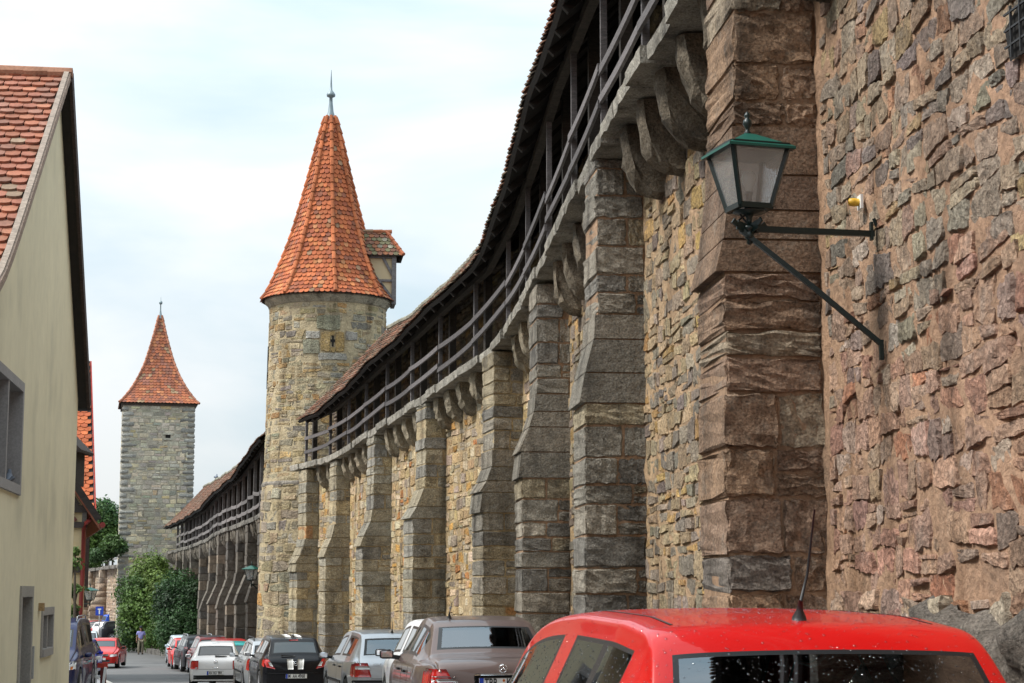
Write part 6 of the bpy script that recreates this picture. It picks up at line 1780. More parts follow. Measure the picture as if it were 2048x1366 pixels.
def seat(parent, x, y, h=1.0):
    mb = MB()
    M_ = Matrix.Translation((x, y, 0))
    for (a, b, c, d, e, f) in ((-.24, .24, -.08, .06, .35, .93), (-.24, .24, .0, .48, .28, .44)):
        V, F, s = cube_stone((0, 0, 0), (1, 0, 0), (0, 1, 0), (0, 0, 1), n=(4, 4, 4), rnd=.2, rough=0)
        V = V * np.array([b - a, d - c, f - e]) + np.array([a + x, c + y, e]); mb.add(V, F)
    V, F, s = cube_stone((0, 0, 0), (1, 0, 0), (0, 1, 0), (0, 0, 1), n=(4, 4, 4), rnd=.25, rough=0)
    mb.add(V * np.array([.27, .09, .18]) + np.array([x - .135, y - .06, .97]), F)
    mb.build("seat", M['seat'], parent, True)
M['seat'] = mat_plain("seat_cloth", (.035, .036, .04), .9)
M['seal'] = mat_plain("window_seal", (.01, .01, .011), .35)

def car(name, label, sty, col, rearpos, heading, scale=(1, 1, 1), levels=2, interior=False, metal=0.0, glass=None, face='rear', strip=True,
        antenna=None, lights='hatch', platetxt=None, rails=False, group=None, mirror_col=None, detail=True, doors=True, rim=5, wheels=True, bumper=True):
    V, F, Mt, S, bvh = getbody(sty, scale, levels)
    sx, sy, sz = scale; L = S['L'] * sy; W = S['W'] * sx
    o = Vector(rearpos)
    # thing origin at the car's middle on the ground
    t = thing(name, label, "car", (o.x, o.y, o.z), heading, group)
    P_ = paint(name + "_paint_" + str(len(bpy.data.materials)), col, metal)
    mirror_col_m = P_ if mirror_col is None else paint("mirror_paint", mirror_col)
    gl = glass or M['dglass']
    # window seal faces: glass faces touching a differently marked face
    ed = {}
    for fi, f in enumerate(F):
        for k in range(4):
            e = (min(f[k], f[(k + 1) % 4]), max(f[k], f[(k + 1) % 4])); ed.setdefault(e, []).append(fi)
    seal = set()
    for e, fs in ed.items():
        if len(fs) == 2 and Mt[fs[0]] != Mt[fs[1]]:
            for q in fs:
                if Mt[q] in (1, 2, 3): seal.add(q)
    def part(nm, cond, mat):
        ks = [i for i in range(len(F)) if cond(i)]
        if not ks: return None
        V2, F2 = sub(V, F, ks); mb = MB(); mb.add(V2, F2); return mb.build(nm, mat, t, True)
    part("body", lambda i: Mt[i] == 0, P_)
    part("windshield", lambda i: Mt[i] == 1 and i not in seal, gl)
    part("rear_window", lambda i: Mt[i] == 2 and i not in seal, gl)
    cen = lambda i: V[list(F[i])].mean(0)
    for k, (s0, s1) in enumerate(S['sides']):
        for sd in (-1, 1):
            part("side_window", lambda i: Mt[i] == 3 and i not in seal and cen(i)[0] * sd > 0 and s0 * sy <= cen(i)[1] <= s1 * sy, gl)
    part("window_seal", lambda i: i in seal or Mt[i] == 4, M['seal'])
    z = lambda q: q * sz
    def add_panel(nm, quad, plane, mat, parent=t, **kw):
        kw.setdefault('L', L)
        v, f = panel(bvh, quad, plane, **kw); mb = MB(); mb.add(v, f); return mb.build(nm, mat, parent, True)
    hw = W / 2
    # underbody and wheel houses
    mb = MB(); mb.box(-hw * .86, hw * .86, .15, L - .15, z(.22), z(.32)); mb.build("underbody", M['black'], t)
    if interior:
        mb = MB(); mb.box(-hw * .93, -hw * .90, .5, L - 1.2, z(.3), z(.85)); mb.box(hw * .90, hw * .93, .5, L - 1.2, z(.3), z(.85))
        bl = z(.90); y0 = S['rear'][0] * sy
        mb.box(-hw * .80, hw * .80, y0 + .02, y0 + (.55 if sty != 'sedan' else .6), bl - .05, bl - .02)
        mb.box(-hw * .85, hw * .85, L - 1.5, L - 1.15, z(.55), bl - .02)
        mb.build("cabin_trim", M['seat'], t)
        yb = S['sides'][1][0] * sy
        for x in (-.36, .36): seat(t, x * sx, yb + .12)
        for x in (-.36, .36): seat(t, x * sx, yb + 1.0)
        mb = MB(); mb.tube([(0.18 * math.cos(a) - .36, L - 1.62 + .05 * math.sin(a), z(.86) + .17 * math.sin(a)) for a in np.linspace(0, 2 * math.pi, 17)], .014, 6, cap=False); mb.build("steering_wheel", M['black'], t, True)
        mb = MB(); mb.box(-.10, .10, S['wind'][0] * sy + .05, S['wind'][0] * sy + .07, z(1.27), z(1.33)); mb.build("rear_view_mirror", M['black'], t)
    if wheels:
        for wy in S['wheels']:
            for sd in (-1, 1): wheel(t, sd * (hw - .12), wy * sy, S['wr'] * sz, sd, rim)
    bm = M['black']
    if strip:
        for pl in ('left', 'right'):
            add_panel("side_strip", [((S['wheels'][0] + .45) * sy, z(.50)), ((S['wheels'][1] - .45) * sy, z(.50)), ((S['wheels'][1] - .45) * sy, z(.555)), ((S['wheels'][0] + .45) * sy, z(.555))], pl, M['black'], off=.012, nu=10, nv=3)
    if doors:
        s = S['sides']
        cuts = [s[1][0] - .06, (s[1][1] + s[2][0]) / 2, s[2][1] + .12]
        for pl in ('left', 'right'):
            for y in cuts:
                add_panel("door_gap", [(y * sy - .004, z(.30)), (y * sy + .004, z(.30)), (y * sy + .004, z(.90)), (y * sy - .004, z(.90))], pl, M['ink'], off=.0015, nu=2, nv=14, th=.003)
            for y in (s[1][0] + .12, s[2][0] + .12):
                add_panel("door_handle", [(y * sy, z(.79)), ((y + .19) * sy, z(.785)), ((y + .19) * sy, z(.815)), (y * sy, z(.82))], pl, M['black'] if strip else P_, off=.03, nu=5, nv=3, th=.03, rnd=.2)
    # mirrors
    my = (S['sides'][2][1] - .28) * sy
    for sd in (-1, 1):
        mb = MB(); V2, F2, _ = cube_stone((0, 0, 0), (1, 0, 0), (0, 1, 0), (0, 0, 1), n=(4, 4, 4), rnd=.22, rough=0)
        bx = hw - .02
        V2 = V2 * np.array([.165, .10, .11]) + np.array([bx + .03, my - .03, z(.90)]); V2[:, 0] *= sd
        mb.add(V2, F2); mr = mb.build("mirror", mirror_col_m, t, True)
        mb = MB(); V3 = np.array([(bx + .05, my - .036, z(.90) + .02), (bx + .18, my - .036, z(.90) + .02), (bx + .18, my - .036, z(.90) + .09), (bx + .05, my - .036, z(.90) + .095)]); V3[:, 0] *= sd
        mb.add(V3, [(0, 1, 2, 3)]); mb.build("mirror_glass", M['mirror'], mr)
        mb = MB(); mb.beam((sd * (bx - .10), my + .02, z(.905)), (sd * (bx + .08), my + .01, z(.93)), .05, .05); mb.build("mirror_arm", M['black'], mr)
    if antenna:
        ax, ay, al, lean = antenna
        h = bvh.ray_cast(Vector((ax, ay, 4)), Vector((0, 0, -1)))
        if h[0] is not None:
            b_ = h[0]; mb = MB(); mb.tube([b_ - Vector((0, 0, .01)), b_ + Vector((0, 0, .012)), b_ + Vector((0, -.008, .035)), b_ + Vector((0, -.022, .075))], [.030, .026, .014, .007], 10)
            mb.tube([b_ + Vector((0, -.022, .07)), b_ + Vector((.02 * (lean < 0), -.03 + .3 * al * lean, .17)), b_ + Vector((.055 * (lean < 0), lean * al, al))], [.0065, .0055, .0035], 6); mb.build("antenna", M['black'], t, True)
    if rails:
        for sd in (-1, 1):
            xr_ = sd * (float(np.interp(1.5, [q[0] for q in S['rw']], [q[1] for q in S['rw']])) * sx * .93)
            y0, y1 = .55 * sy, (S['wind'][0] - .35) * sy; zt_ = S['H'] * sz
            mb = MB(); mb.tube([(xr_, y0, zt_ - .07), (xr_, y0 + .1, zt_ + .02), (xr_, y0 + .3, zt_ + .05), (xr_, y1 - .3, zt_ + .05), (xr_, y1 - .1, zt_ + .02), (xr_, y1, zt_ - .07)], .017, 8); mb.build("roof_rail", M['chrome'] if col[0] < .1 else M['black'], t, True)
    return t, dict(V=V, F=F, S=S, bvh=bvh, L=L, W=W, z=z, sx=sx, sy=sy, add=add_panel, paint=P_, hw=hw)
M['mirror'] = mat_plain("mirror_glass", (.7, .75, .8), .03, metal=1.0, var=.0)

def rearwiper(i, t, x0, x1, zz):
    i['add']("wiper", [(x0, zz), (x1, zz + .012), (x1, zz + .03), (x0, zz + .045)], 'rear', M['black'], off=.03, nu=6, nv=2, th=.02)
def taillights(i, t, x0, x1, z0, z1, mid=None, skew=0.0, mat='redlens', reverse=None, wrap=.16):
    for sd in (-1, 1):
        q = [(sd * x0, z0), (sd * x1, z0), (sd * x1 * .985, z1), (sd * (x0 + skew), z1)]
        tl = i['add']("tail_light", q, 'rear', M[mat], off=.014, nu=8, nv=6, th=.05)
        if mid: i['add']("turn_lens", [(sd * (x0 + .005), mid[0]), (sd * (x1 - .01), mid[0]), (sd * (x1 - .01), mid[1]), (sd * (x0 + skew * .6), mid[1])], 'rear', M['clearlens'], off=.018, nu=7, nv=3, th=.05, parent=tl)
        if reverse: i['add']("reverse_lens", [(sd * reverse[0], reverse[2]), (sd * reverse[1], reverse[2]), (sd * reverse[1], reverse[3]), (sd * reverse[0], reverse[3])], 'rear', M['clearlens'], off=.018, nu=5, nv=4, th=.05, parent=tl)
        if wrap: i['add']("tail_light_side", [(.05, z0), (wrap, z0 + .02), (wrap * .9, z1 - .03), (.06, z1 - .01)], 'left' if sd < 0 else 'right', M[mat], off=.012, nu=5, nv=5, th=.04)
def headlights(i, t, x0, x1, z0, z1, grille=True):
    z = i['z']; L = i['L']
    for sd in (-1, 1):
        i['add']("headlight", [(sd * x0, z0), (sd * x1, z0 + .02), (sd * x1, z1 + .01), (sd * x0, z1)], 'front', M['clearlens'], off=.012, nu=7, nv=5, th=.05)
        i['add']("headlight_side", [(L - .30, z0 + .04), (L - .06, z0 + .02), (L - .08, z1), (L - .28, z1)], 'left' if sd < 0 else 'right', M['clearlens'], off=.01, nu=4, nv=4, th=.03)
    if grille: i['add']("grille", [(-.30, z0 + .03), (.30, z0 + .03), (.32, z1 - .03), (-.32, z1 - .03)], 'front', M['black'], off=.010, nu=8, nv=4)
    i['add']("lower_grille", [(-.45, z(.32)), (.45, z(.32)), (.45, z(.42)), (-.45, z(.42))], 'front', M['black'], off=.010, nu=8, nv=3)
def place(px, D): return Vector((P(px, 1200, D).x, D, G(D)))
GRP = "cars parked nose to tail along the town wall"

# --- the red hatchback in front of the lens
t, i = car("parked_car", "wet bright red hatchback with roof antenna in the right foreground", 'hatch', (0.46, 0.006, 0.005), place(1732, 6.14) + Vector((0, 0, -.035)), 0.19,
           scale=(1.11, 1.0, 1.065), levels=3, interior=True, glass=M['glass'], antenna=(0, .66, .41, -.10), group=GRP)
S_ = i['S']
for sd in (-1, 1):
    i['add']("roof_channel", [(sd * .500, .62), (sd * .512, .62), (sd * .505, 2.35), (sd * .493, 2.35)], 'top', M['ink'], off=.002, nu=2, nv=24, th=.004)
taillights(i, t, .52, .74, .62, .88)
# rain drops on roof, glass and flanks
rg = np.random.default_rng(5); mb = MB(); Vb, Fb = i['V'], i['F']
cnt = 0
ico = [(0, 0, 1)] + [(math.cos(a) * .75, math.sin(a) * .75, .6) for a in np.linspace(0, 2 * math.pi, 6, endpoint=False)] + [(math.cos(a), math.sin(a), 0) for a in np.linspace(0, 2 * math.pi, 6, endpoint=False)]
icf = [(0, 1 + k, 1 + (k + 1) % 6) for k in range(6)] + [(1 + k, 7 + k, 7 + (k + 1) % 6, 1 + (k + 1) % 6) for k in range(6)]
ico = np.array(ico)
while cnt < 6500:
    x, y = rg.uniform(-.82, .82), rg.uniform(.02, 2.6) ** 1.0
    if rg.random() < .25: h = i['bvh'].ray_cast(Vector((-3, y, rg.uniform(.9, 1.42))), Vector((1, 0, 0)))
    elif rg.random() < .16: h = i['bvh'].ray_cast(Vector((x, -3, rg.uniform(.95, 1.40))), Vector((0, 1, 0)))
    else: h = i['bvh'].ray_cast(Vector((x, y, 4)), Vector((0, 0, -1)))
    cnt += 1
    if h[0] is None or h[0].z < .9: continue
    n = h[1]; n = n if n.dot(h[0] - Vector((0, 1.5, .9))) > 0 else -n
    a = n.orthogonal().normalized(); b = n.cross(a)
    r = float(np.clip(rg.lognormal(-5.95, .45), .0014, .006))
    Pp = np.array(h[0]) + ico[:, :1] * np.array(a) * r + ico[:, 1:2] * np.array(b) * r + ico[:, 2:] * np.array(n) * r * .4
    mb.add(Pp, icf)
M['water'] = mat_glass("rain_water", (.90, .92, .94), .03, .05)
mb.build("rain_drops", M['water'], t, True, kind="stuff")

# --- brown saloon
t, i = car("parked_car", "brown metallic saloon with plate TBB K 1987 parked ahead of the red hatchback", 'sedan', (0.135, 0.095, 0.085), place(1006, 19.2), 0.16, levels=2, interior=True, glass=M['glass'], metal=.45, antenna=(-.35, 1.75, .22, -.1), group=GRP, mirror_col=(.01, .01, .012))
z = i['z']
taillights(i, t, .47, .80, .66, .90, mid=(.765, .80), skew=.13, wrap=.3)
for zz in (.70, .74, .78, .82):
    for sd in (-1, 1): i['add']("lens_rib", [(sd * .50, zz), (sd * .79, zz), (sd * .79, zz + .008), (sd * .505, zz + .008)], 'rear', M['smokelens'], off=.021, nu=6, nv=2, th=.04)
i['add']("trunk_handle_bar", [(-.31, .835), (.31, .835), (.30, .853), (-.30, .853)], 'rear', M['chrome'], off=.035, nu=10, nv=3, th=.03)
i['add']("plate_recess", [(-.30, .66), (.30, .66), (.31, .83), (-.31, .83)], 'rear', M['black'], off=.003, nu=8, nv=3, th=.01)
i['add']("trunk_gap", [(-.46, .645), (.46, .645), (.46, .652), (-.46, .652)], 'rear', M['ink'], off=.003, nu=8, nv=2, th=.004)
i['add']("bumper_strip", [(-.80, .50), (.80, .50), (.80, .56), (-.80, .56)], 'rear', M['black'], off=.02, nu=14, nv=3, th=.04)
yp = i['bvh'].ray_cast(Vector((0, -3, .75)), Vector((0, 1, 0)))[0].y
plate(t, True, 0, .755, y=yp - .03, segs=[("TBB", -.205, .125, .62), ("K", .025, .125, .62), ("1987", .085, .125, .68)])
mb = MB(); 
for q, zz, m in ((-.03, .785, 'amber'), ): mb.lathe([(.0, 0), (.014, .001), (.014, .003)], 0, 0, 0, 14, M=Matrix.Translation((-.002, yp - .0375, .782)) @ Matrix.Rotation(math.pi / 2, 4, 'X')); mb.build("inspection_seal", M['amber'], t)
mb = MB(); mb.lathe([(.0, 0), (.018, .001), (.018, .003)], 0, 0, 0, 14, M=Matrix.Translation((-.002, yp - .0375, .735)) @ Matrix.Rotation(math.pi / 2, 4, 'X')); mb.build("registration_seal", M['chrome'], t)
# three pointed star in a ring
yb_ = i['bvh'].ray_cast(Vector((0, -3, .90)), Vector((0, 1, 0)))[0].y; cz = .905
mb = MB(); mb.tube([(.042 * math.cos(a), yb_ - .02, cz + .042 * math.sin(a)) for a in np.linspace(0, 2 * math.pi, 25)], .0045, 6, cap=False)
for a in (90, 210, 330):
    a = math.radians(a); mb.beam((0, yb_ - .02, cz), (.040 * math.cos(a), yb_ - .02, cz + .040 * math.sin(a)), .008, .008, up=(0, 1, 0))
mb.build("badge", M['chrome'], t, True)
# soft toy on the parcel shelf
mb = MB()
for (x, y, zz, r) in ((.22, 1.12, .98, .055), (.30, 1.12, .98, .06), (.37, 1.12, .975, .05), (.25, 1.12, 1.04, .038), (.35, 1.12, 1.045, .038), (.22, 1.1, 1.07, .016), (.28, 1.1, 1.07, .016), (.33, 1.1, 1.075, .016), (.38, 1.1, 1.075, .016)):
    mb.lathe([(r * math.sin(a), -r * math.cos(a)) for a in np.linspace(0.05, math.pi - .05, 8)], x, y, zz, 12)
o_ = mb.build("soft_toy_figures", mat_plain("toy_plush", (.45, .46, .42), .9), None, True)
o_.matrix_world = Matrix.Translation(t.location) @ Matrix.Rotation(.16, 4, 'Z')
tag(o_, "two pale grey soft toys lying behind the brown saloon's rear window", "toys")

# --- white small car between saloon and silver hatch
t, i = car("parked_car", "white rounded small car mostly hidden between the brown saloon and the silver hatchback", 'hatch', (.72, .73, .74), place(938, 25.3), 0.19, scale=(.98, .97, 1.03), group=GRP, mirror_col=(.012, .012, .013), strip=False)
taillights(i, t, .60, .76, .66, .95)
# --- silver hatchback
t, i = car("parked_car", "silver five door hatchback with black rear bumper strip beside the buttresses", 'hatch', (.52, .54, .57), place(796, 32.4), 0.235, scale=(1.02, 1.03, .99), metal=.5, interior=True, glass=M['glass'], antenna=(0, .6, .28, .12), group=GRP)
taillights(i, t, .47, .80, .655, .90, mid=(.79, .845), skew=.06, wrap=.22)
for sd in (-1, 1): i['add']("bumper_strip", [(sd * .20, .545), (sd * .80, .545), (sd * .80, .60), (sd * .20, .60)], 'rear', M['black'], off=.02, nu=8, nv=3, th=.04, rnd=.05)
i['add']("hatch_gap", [(-.47, .62), (.47, .62), (.47, .628), (-.47, .628)], 'rear', M['ink'], off=.002, nu=8, nv=2, th=.004)
yt = i['bvh'].ray_cast(Vector((-.33, -3, .86)), Vector((0, 1, 0)))[0].y
text_mesh("GOLF", .055, M['chrome'], t, Matrix.Translation((-.44, yt - .012, .865)) @ Matrix.Rotation(math.pi / 2, 4, 'X'), sx=1.1, ext=.002)
rearwiper(i, t, -.05, .32, 1.0)
# --- black hatch with white stripes
t, i = car("parked_car", "glossy black hatchback with twin white stripes and plate M AA 4968", 'hatch', (.008, .008, .010), place(593, 45.2), 0.235, scale=(1.02, .98, 1.02), group=GRP, mirror_col=(.7, .7, .7), strip=False, antenna=(0, .62, .22, .12))
for x0, x1 in ((-.21, -.06), (.06, .21)):
    i['add']("white_stripe", [(x0, .45), (x1, .45), (x1 * .9, 2.2), (x0 * .9, 2.2)], 'top', M['white'], off=.004, nu=3, nv=14, th=.004)
    i['add']("white_stripe", [(x0 * .9, .68), (x1 * .9, .68), (x1 * 1.02, .93), (x0 * 1.02, .93)], 'rear', M['white'], off=.006, nu=4, nv=6, th=.006)
i['add']("brake_light", [(-.12, 1.375), (.10, 1.375), (.10, 1.395), (-.12, 1.395)], 'rear', M['redlens'], off=.02, nu=5, nv=2)
for sd in (-1, 1):
    tl_ = i['add']("tail_light", [(sd * .50, .69), (sd * .72, .74), (sd * .79, .93), (sd * .68, .95)], 'rear', M['redlens'], off=.014, nu=7, nv=7, th=.05)
    i['add']("reverse_lens", [(sd * .55, .75), (sd * .63, .77), (sd * .68, .86), (sd * .62, .87)], 'rear', M['clearlens'], off=.02, nu=4, nv=4, th=.04, parent=tl_)
    i['add']("tail_light_side", [(.06, .74), (.20, .80), (.18, .93), (.08, .93)], 'left' if sd < 0 else 'right', M['redlens'], off=.012, nu=5, nv=5, th=.04)
i['add']("bumper_crease", [(-.76, .585), (.76, .585), (.74, .60), (-.74, .60)], 'rear', i['paint'], off=.02, nu=16, nv=2, th=.03)
yp = i['bvh'].ray_cast(Vector((0, -3, .5)), Vector((0, 1, 0)))[0].y
plate(t, True, 0.02, .515, y=yp - .025, segs=[("M", -.205, .125, .62), ("AA", -.09, .125, .62), ("4968", .04, .125, .68)])
yb_ = i['bvh'].ray_cast(Vector((0, -3, .82)), Vector((0, 1, 0)))[0].y
mb = MB(); mb.tube([(.05 * math.cos(a), yb_ - .02, .82 + .05 * math.sin(a)) for a in np.linspace(0, 2 * math.pi, 21)], .007, 6, cap=False); mb.beam((-.06, yb_ - .02, .81), (.06, yb_ - .02, .83), .01, .012); mb.build("badge", M['chrome'], t, True)
rearwiper(i, t, -.34, .0, .985)
# --- silver estate
t, i = car("parked_car", "silver estate car with roof rails half hidden behind the black striped hatchback", 'wagon', (.46, .48, .50), place(553, 51.2), 0.24, metal=.4, rails=True, group=GRP)
taillights(i, t, .60, .78, .62, .95)
# --- teal and red cars behind
t, i = car("parked_car", "turquoise small hatchback tucked right behind the white hatchback", 'hatch', (.03, .30, .30), place(474, 61.5), 0.27, scale=(.98, .9, .99), group=GRP)
taillights(i, t, .58, .76, .62, .86)
t, i = car("parked_car", "red car of which only the roof shows above the turquoise hatchback", 'hatch', (.50, .02, .015), place(468, 67.5), 0.27, scale=(1.0, 1.0, 1.04), group=GRP)
t, i = car("parked_car", "dark red hatchback with a black roof further along the wall", 'hatch', (.34, .015, .015), place(431, 75.5), 0.27, scale=(.98, 1.0, 1.10), group=GRP)
taillights(i, t, .58, .76, .80, 1.2)
i['add']("roof_panel", [(-.52, .5), (.52, .5), (.5, 2.2), (-.5, 2.2)], 'top', M['ink'], off=.006, nu=6, nv=8)
t, i = car("parked_car", "black estate car parked behind the facing red hatchback", 'wagon', (.010, .011, .014), place(405, 81.5), 0.30, scale=(.98, .95, 1.10), group=GRP, rails=True)
# facing cars
def facing(px, D, h, L): # rear position for a car whose nose is at px, D, heading h points from rear to nose (towards the lens)
    n = Vector((P(px, 1200, D).x, D, 0)); d = Vector((-math.sin(h), math.cos(h), 0)); q = n - d * L; q.z = G(D); return q
hd = math.pi + .25
t, i = car("parked_car", "bright red hatchback facing the camera with its nose to the dark row by the wall", 'hatch', (.55, .02, .015), facing(382, 86.5, hd, 4.0), hd, scale=(.98, 1.0, .98), group="cars facing the camera", strip=False)
headlights(i, t, .42, .72, .58, .70)
t, i = car("parked_car", "pale blue car behind the facing red hatchback, only its roof in view", 'wagon', (.50, .60, .66), facing(376, 94, hd, 4.35), hd, scale=(1, 1, 1.02), group="cars facing the camera")
# --- white hatch on the road side
t, i = car("parked_car", "white hatchback with plate AN HO 984 standing furthest out in the street", 'hatch', (.78, .78, .79), place(434, 57.2), 0.145, scale=(.99, .9, .99), group="cars standing in the street")
taillights(i, t, .53, .78, .62, .88, wrap=.12, reverse=(.56, .62, .64, .68))
i['add']("rear_apron", [(-.80, .25), (.80, .25), (.80, .43), (-.80, .43)], 'rear', M['black'], off=.015, nu=14, nv=4, th=.03)
i['add']("hatch_gap", [(-.52, .61), (.52, .61), (.52, .618), (-.52, .618)], 'rear', M['ink'], off=.002, nu=8, nv=2, th=.004)
yp = i['bvh'].ray_cast(Vector((0, -3, .5)), Vector((0, 1, 0)))[0].y
plate(t, True, 0.0, .50, y=yp - .025, segs=[("AN", -.205, .12, .62), ("HO", -.07, .12, .62), ("984", .075, .12, .68)])
yb_ = i['bvh'].ray_cast(Vector((0, -3, .83)), Vector((0, 1, 0)))[0].y
mb = MB(); mb.tube([(.055 * math.cos(a), yb_ - .015, .84 + .055 * math.sin(a)) for a in np.linspace(0, 2 * math.pi, 21)], .007, 6, cap=False)
for pts in (((-.04, .875), (-.012, .80)), ((-.012, .80), (0, .835)), ((0, .835), (.012, .80)), ((.012, .80), (.04, .875))): mb.beam((pts[0][0], yb_ - .015, pts[0][1]), (pts[1][0], yb_ - .015, pts[1][1]), .01, .01, up=(0, 1, 0))
mb.build("badge", M['chrome'], t, True)
i['add']("model_badge", [(-.09, .655), (.09, .655), (.09, .67), (-.09, .67)], 'rear', M['chrome'], off=.006, nu=4, nv=2)
rearwiper(i, t, -.02, .34, .99)
i['add']("brake_light", [(-.12, 1.40), (.12, 1.40), (.12, 1.415), (-.12, 1.415)], 'rear', M['smokelens'], off=.012, nu=5, nv=2)
# --- left side
hd = math.pi + .12
t, i = car("minivan", "dark blue minivan with silver roof rails facing the camera beside the plaster house", 'van', (.012, .016, .065), facing(84, 43.0, hd, 4.4), hd, scale=(.98, 1, 1.03), group=None, rails=True, metal=.2, strip=False, interior=True, glass=M['glass'])
headlights(i, t, .42, .80, .66, .86)
for sd in (-1, 1): i['add']("indicator", [(sd * .70, .68), (sd * .78, .69), (sd * .78, .76), (sd * .70, .75)], 'front', M['amber'], off=.018, nu=3, nv=3)
for sd in (-1, 1): pass
hd = math.pi + .10
t, i = car("red_saloon", "red saloon with a chrome three part grille facing the camera on the left", 'sedan', (.50, .022, .018), facing(203, 88, hd, 4.5), hd, scale=(.98, .95, 1.0), strip=False, mirror_col=(.01, .01, .01))
headlights(i, t, .44, .76, .56, .68, grille=False)
for x0, x1 in ((-.36, -.14), (-.12, .12), (.14, .36)):
    g_ = i['add']("grille_surround", [(x0 - .015, .58), (x1 + .015, .58), (x1 + .015, .69), (x0 - .015, .69)], 'front', M['chrome'], off=.012, nu=4, nv=3)
    i['add']("grille", [(x0 + .01, .60), (x1 - .01, .60), (x1 - .01, .67), (x0 + .01, .67)], 'front', M['black'], off=.018, nu=4, nv=3, parent=g_)
yq = i['L'] - i['bvh'].ray_cast(Vector((0, 9, .45)), Vector((0, -1, 0)))[0].y
plate(t, False, 0, .46, y=i['L'] - yq + .02, facing=1)
t, i = car("blue_car", "vivid blue car, only a sliver showing between the minivan mirror and the red saloon", 'hatch', (.01, .03, .50), facing(150, 70, math.pi + .14, 4.0), math.pi + .14, strip=False)
t, i = car("white_car", "white car hidden behind the dark blue minivan with one mirror showing", 'hatch', (.72, .73, .73), facing(135, 55.5, math.pi + .20, 4.0), math.pi + .20, scale=(1, 1, .95), strip=False)
t, i = car("pale_car", "pale blue car whose roof peeks out behind the red saloon", 'hatch', (.55, .62, .66), facing(176, 116, math.pi + .2, 4.0), math.pi + .2, scale=(1, 1, 1), levels=1, doors=False, strip=False)
# far row beneath the wall beyond the tower
G2 = "far cars below the wall beyond the square tower"
def at2(px, D): 
    return Vector((P(px, 1200, D).x, D, G(D)))
t, i = car("parked_car", "dark suv with alloy wheels at the foot of the square tower", 'wagon', (.010, .011, .016), at2(203, 146), -math.pi * .5 + .35, scale=(1.0, .95, 1.10), levels=1, doors=False, group=G2)
t, i = car("parked_car", "white car squeezed between the far dark suv and the far black hatchback", 'hatch', (.72, .72, .72), at2(197, 152), -.35, scale=(1, 1, 1.0), levels=1, doors=False, group=G2)
taillights(i, t, .5, .78, .6, .95)
t, i = car("parked_car", "far black hatchback with bright red tail lights left of the white one", 'hatch', (.015, .02, .022), at2(187, 155), -.25, scale=(1, 1, 1.0), levels=1, doors=False, group=G2)
taillights(i, t, .5, .80, .6, .95)
t, i = car("parked_car", "far small red car furthest left below the distant wall", 'hatch', (.38, .02, .02), at2(177, 160), -.1, scale=(1, 1, 1.0), levels=1, doors=False, group=G2)
t, i = car("delivery_van", "bright blue van whose roof shows over the far parked cars", 'van', (.02, .10, .60), at2(206, 163), -1.1, scale=(1, 1, 1.12), levels=1, doors=False, group=G2)

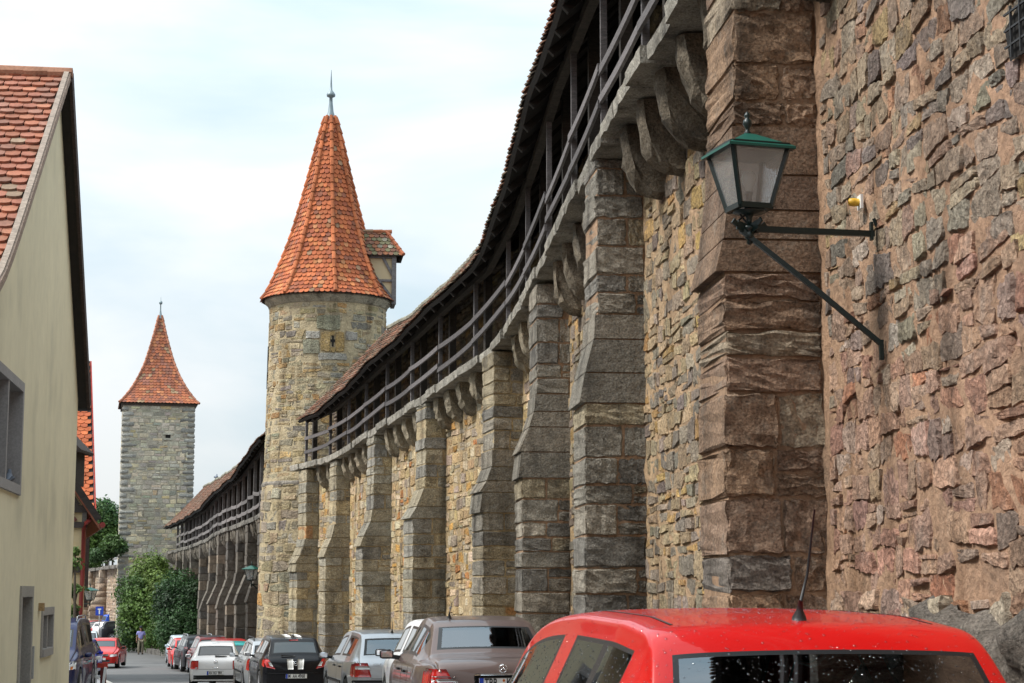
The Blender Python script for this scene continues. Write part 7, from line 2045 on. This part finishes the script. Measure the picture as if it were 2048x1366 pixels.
# ------------------------------------------------------------------ walking man
def person(label, loc, heading):
    t = thing("person", label, "person", loc, heading)
    def skin(nm, verts, edges, radii, mat, lv=2, root=0):
        me = bpy.data.meshes.new(nm); me.from_pydata(verts, edges, []); me.materials.append(mat)
        o = bpy.data.objects.new(nm, me); lnk(o, t)
        md = o.modifiers.new("Skin", 'SKIN'); md.use_smooth_shade = True
        for k, r in enumerate(radii):
            sv_ = me.skin_vertices[0].data[k]; sv_.radius = (r if isinstance(r, tuple) else (r, r)); sv_.use_root = (k == root)
        s = o.modifiers.new("Sub", 'SUBSURF'); s.levels = lv; s.render_levels = lv
        return o
    sk = mat_plain("skin", (.26, .13, .085), .6); sh = mat_plain("lavender_shirt", (.25, .24, .50), .85, bump=.2); tr = mat_plain("khaki_trousers", (.24, .21, .15), .9, bump=.2); hr = mat_plain("dark_cap", (.015, .016, .03), .9); bo = mat_plain("brown_shoe", (.04, .03, .02), .6)
    # body: pelvis, torso, neck, head, arms, legs in one surface (faces -y)
    v = [(0, 0, .95), (0, 0, 1.15), (0, .01, 1.36), (0, 0, 1.50), (0, -.02, 1.58), (0, -.02, 1.70),
         (-.19, 0, 1.42), (-.25, .02, 1.14), (-.26, -.06, .90), (-.26, -.09, .82),
         (.19, 0, 1.42), (.26, .0, 1.14), (.28, -.02, .90), (.28, -.03, .82),
         (-.10, -.02, .88), (-.11, -.10, .50), (-.11, -.05, .10), (-.11, -.16, .04),
         (.10, .02, .88), (.11, .02, .50), (.11, .14, .12), (.11, .05, .05)]
    e = [(0, 1), (1, 2), (2, 3), (3, 4), (4, 5), (2, 6), (6, 7), (7, 8), (8, 9), (2, 10), (10, 11), (11, 12), (12, 13), (0, 14), (14, 15), (15, 16), (16, 17), (0, 18), (18, 19), (19, 20), (20, 21)]
    r = [(.14, .10), (.14, .11), (.16, .10), .055, .085, .085, .06, .042, .032, .035, .06, .042, .032, .035, .085, .058, .04, .035, .085, .058, .04, .035]
    skin("body", v, e, r, sk)
    # fingers (curled)
    for sx, y in ((-.26, -.09), (.28, -.03)):
        for f in range(4):
            mb = MB(); dx = (f - 1.5) * .018; mb.tube([(sx, y + dx, .80), (sx + .004, y + dx, .755), (sx + (.015 if sx < 0 else -.015), y + dx, .725)], [.010, .009, .007], 6); mb.build("finger", sk, t, True)
        mb = MB(); mb.tube([(sx, y - .03, .82), (sx, y - .055, .785), (sx, y - .05, .76)], [.012, .010, .008], 6); mb.build("thumb", sk, t, True)
    skin("shirt", [(0, 0, .90), (0, 0, 1.15), (0, .01, 1.37), (0, 0, 1.47), (-.20, 0, 1.42), (-.25, .01, 1.22), (.20, 0, 1.42), (.26, 0, 1.22)], [(0, 1), (1, 2), (2, 3), (2, 4), (4, 5), (2, 6), (6, 7)], [(.175, .135), (.17, .14), (.19, .125), .075, .082, .075, .082, .075], sh)
    skin("trousers", [(0, 0, .93), (-.10, -.02, .86), (-.11, -.10, .50), (-.11, -.05, .09), (.10, .02, .86), (.11, .02, .50), (.11, .135, .12)], [(0, 1), (1, 2), (2, 3), (0, 4), (4, 5), (5, 6)], [(.155, .115), .11, .082, .075, .11, .082, .075], tr)
    mb = MB(); mb.lathe([(.0, .115), (.06, .105), (.098, .06), (.105, 0)], 0, -.015, 1.72, 16); mb.box(-.07, .07, -.19, -.08, 1.72, 1.735); mb.build("cap", hr, t, True)
    for x, y, zz in ((-.11, -.16, .04), (.11, .05, .045)):
        V, F, _ = cube_stone((x - .05, y - .08, zz - .045), (.10, 0, 0), (0, .27, 0), (0, 0, .10), n=(4, 4, 4), rnd=.04, rough=0); mb = MB(); mb.add(V, F); mb.build("shoe", bo, t, True)
    mb = MB(); mb.tube([(0, -.11, 1.66), (0, -.125, 1.645), (0, -.10, 1.63)], [.012, .016, .01], 6); mb.build("nose", sk, t, True)
    for sx in (-1, 1):
        mb = MB(); mb.lathe([(.0, 0), (.009, .002), (.009, .004)], 0, 0, 0, 8, M=Matrix.Translation((sx * .033, -.103, 1.675)) @ Matrix.Rotation(math.pi / 2, 4, 'X')); mb.build("eye", M['ink'], t)
        mb = MB(); mb.tube([(sx * .085, -.02, 1.64), (sx * .097, -.01, 1.665), (sx * .09, -.01, 1.69)], .012, 6); mb.build("ear", sk, t, True)
    mb = MB(); mb.box(-.025, .025, -.112, -.10, 1.60, 1.608); mb.build("mouth", bo, t)
    return t
person("man in lavender shirt, khaki trousers and dark cap walking towards the camera", (P(281, 1300, 118).x, 118, G(118)), .1)
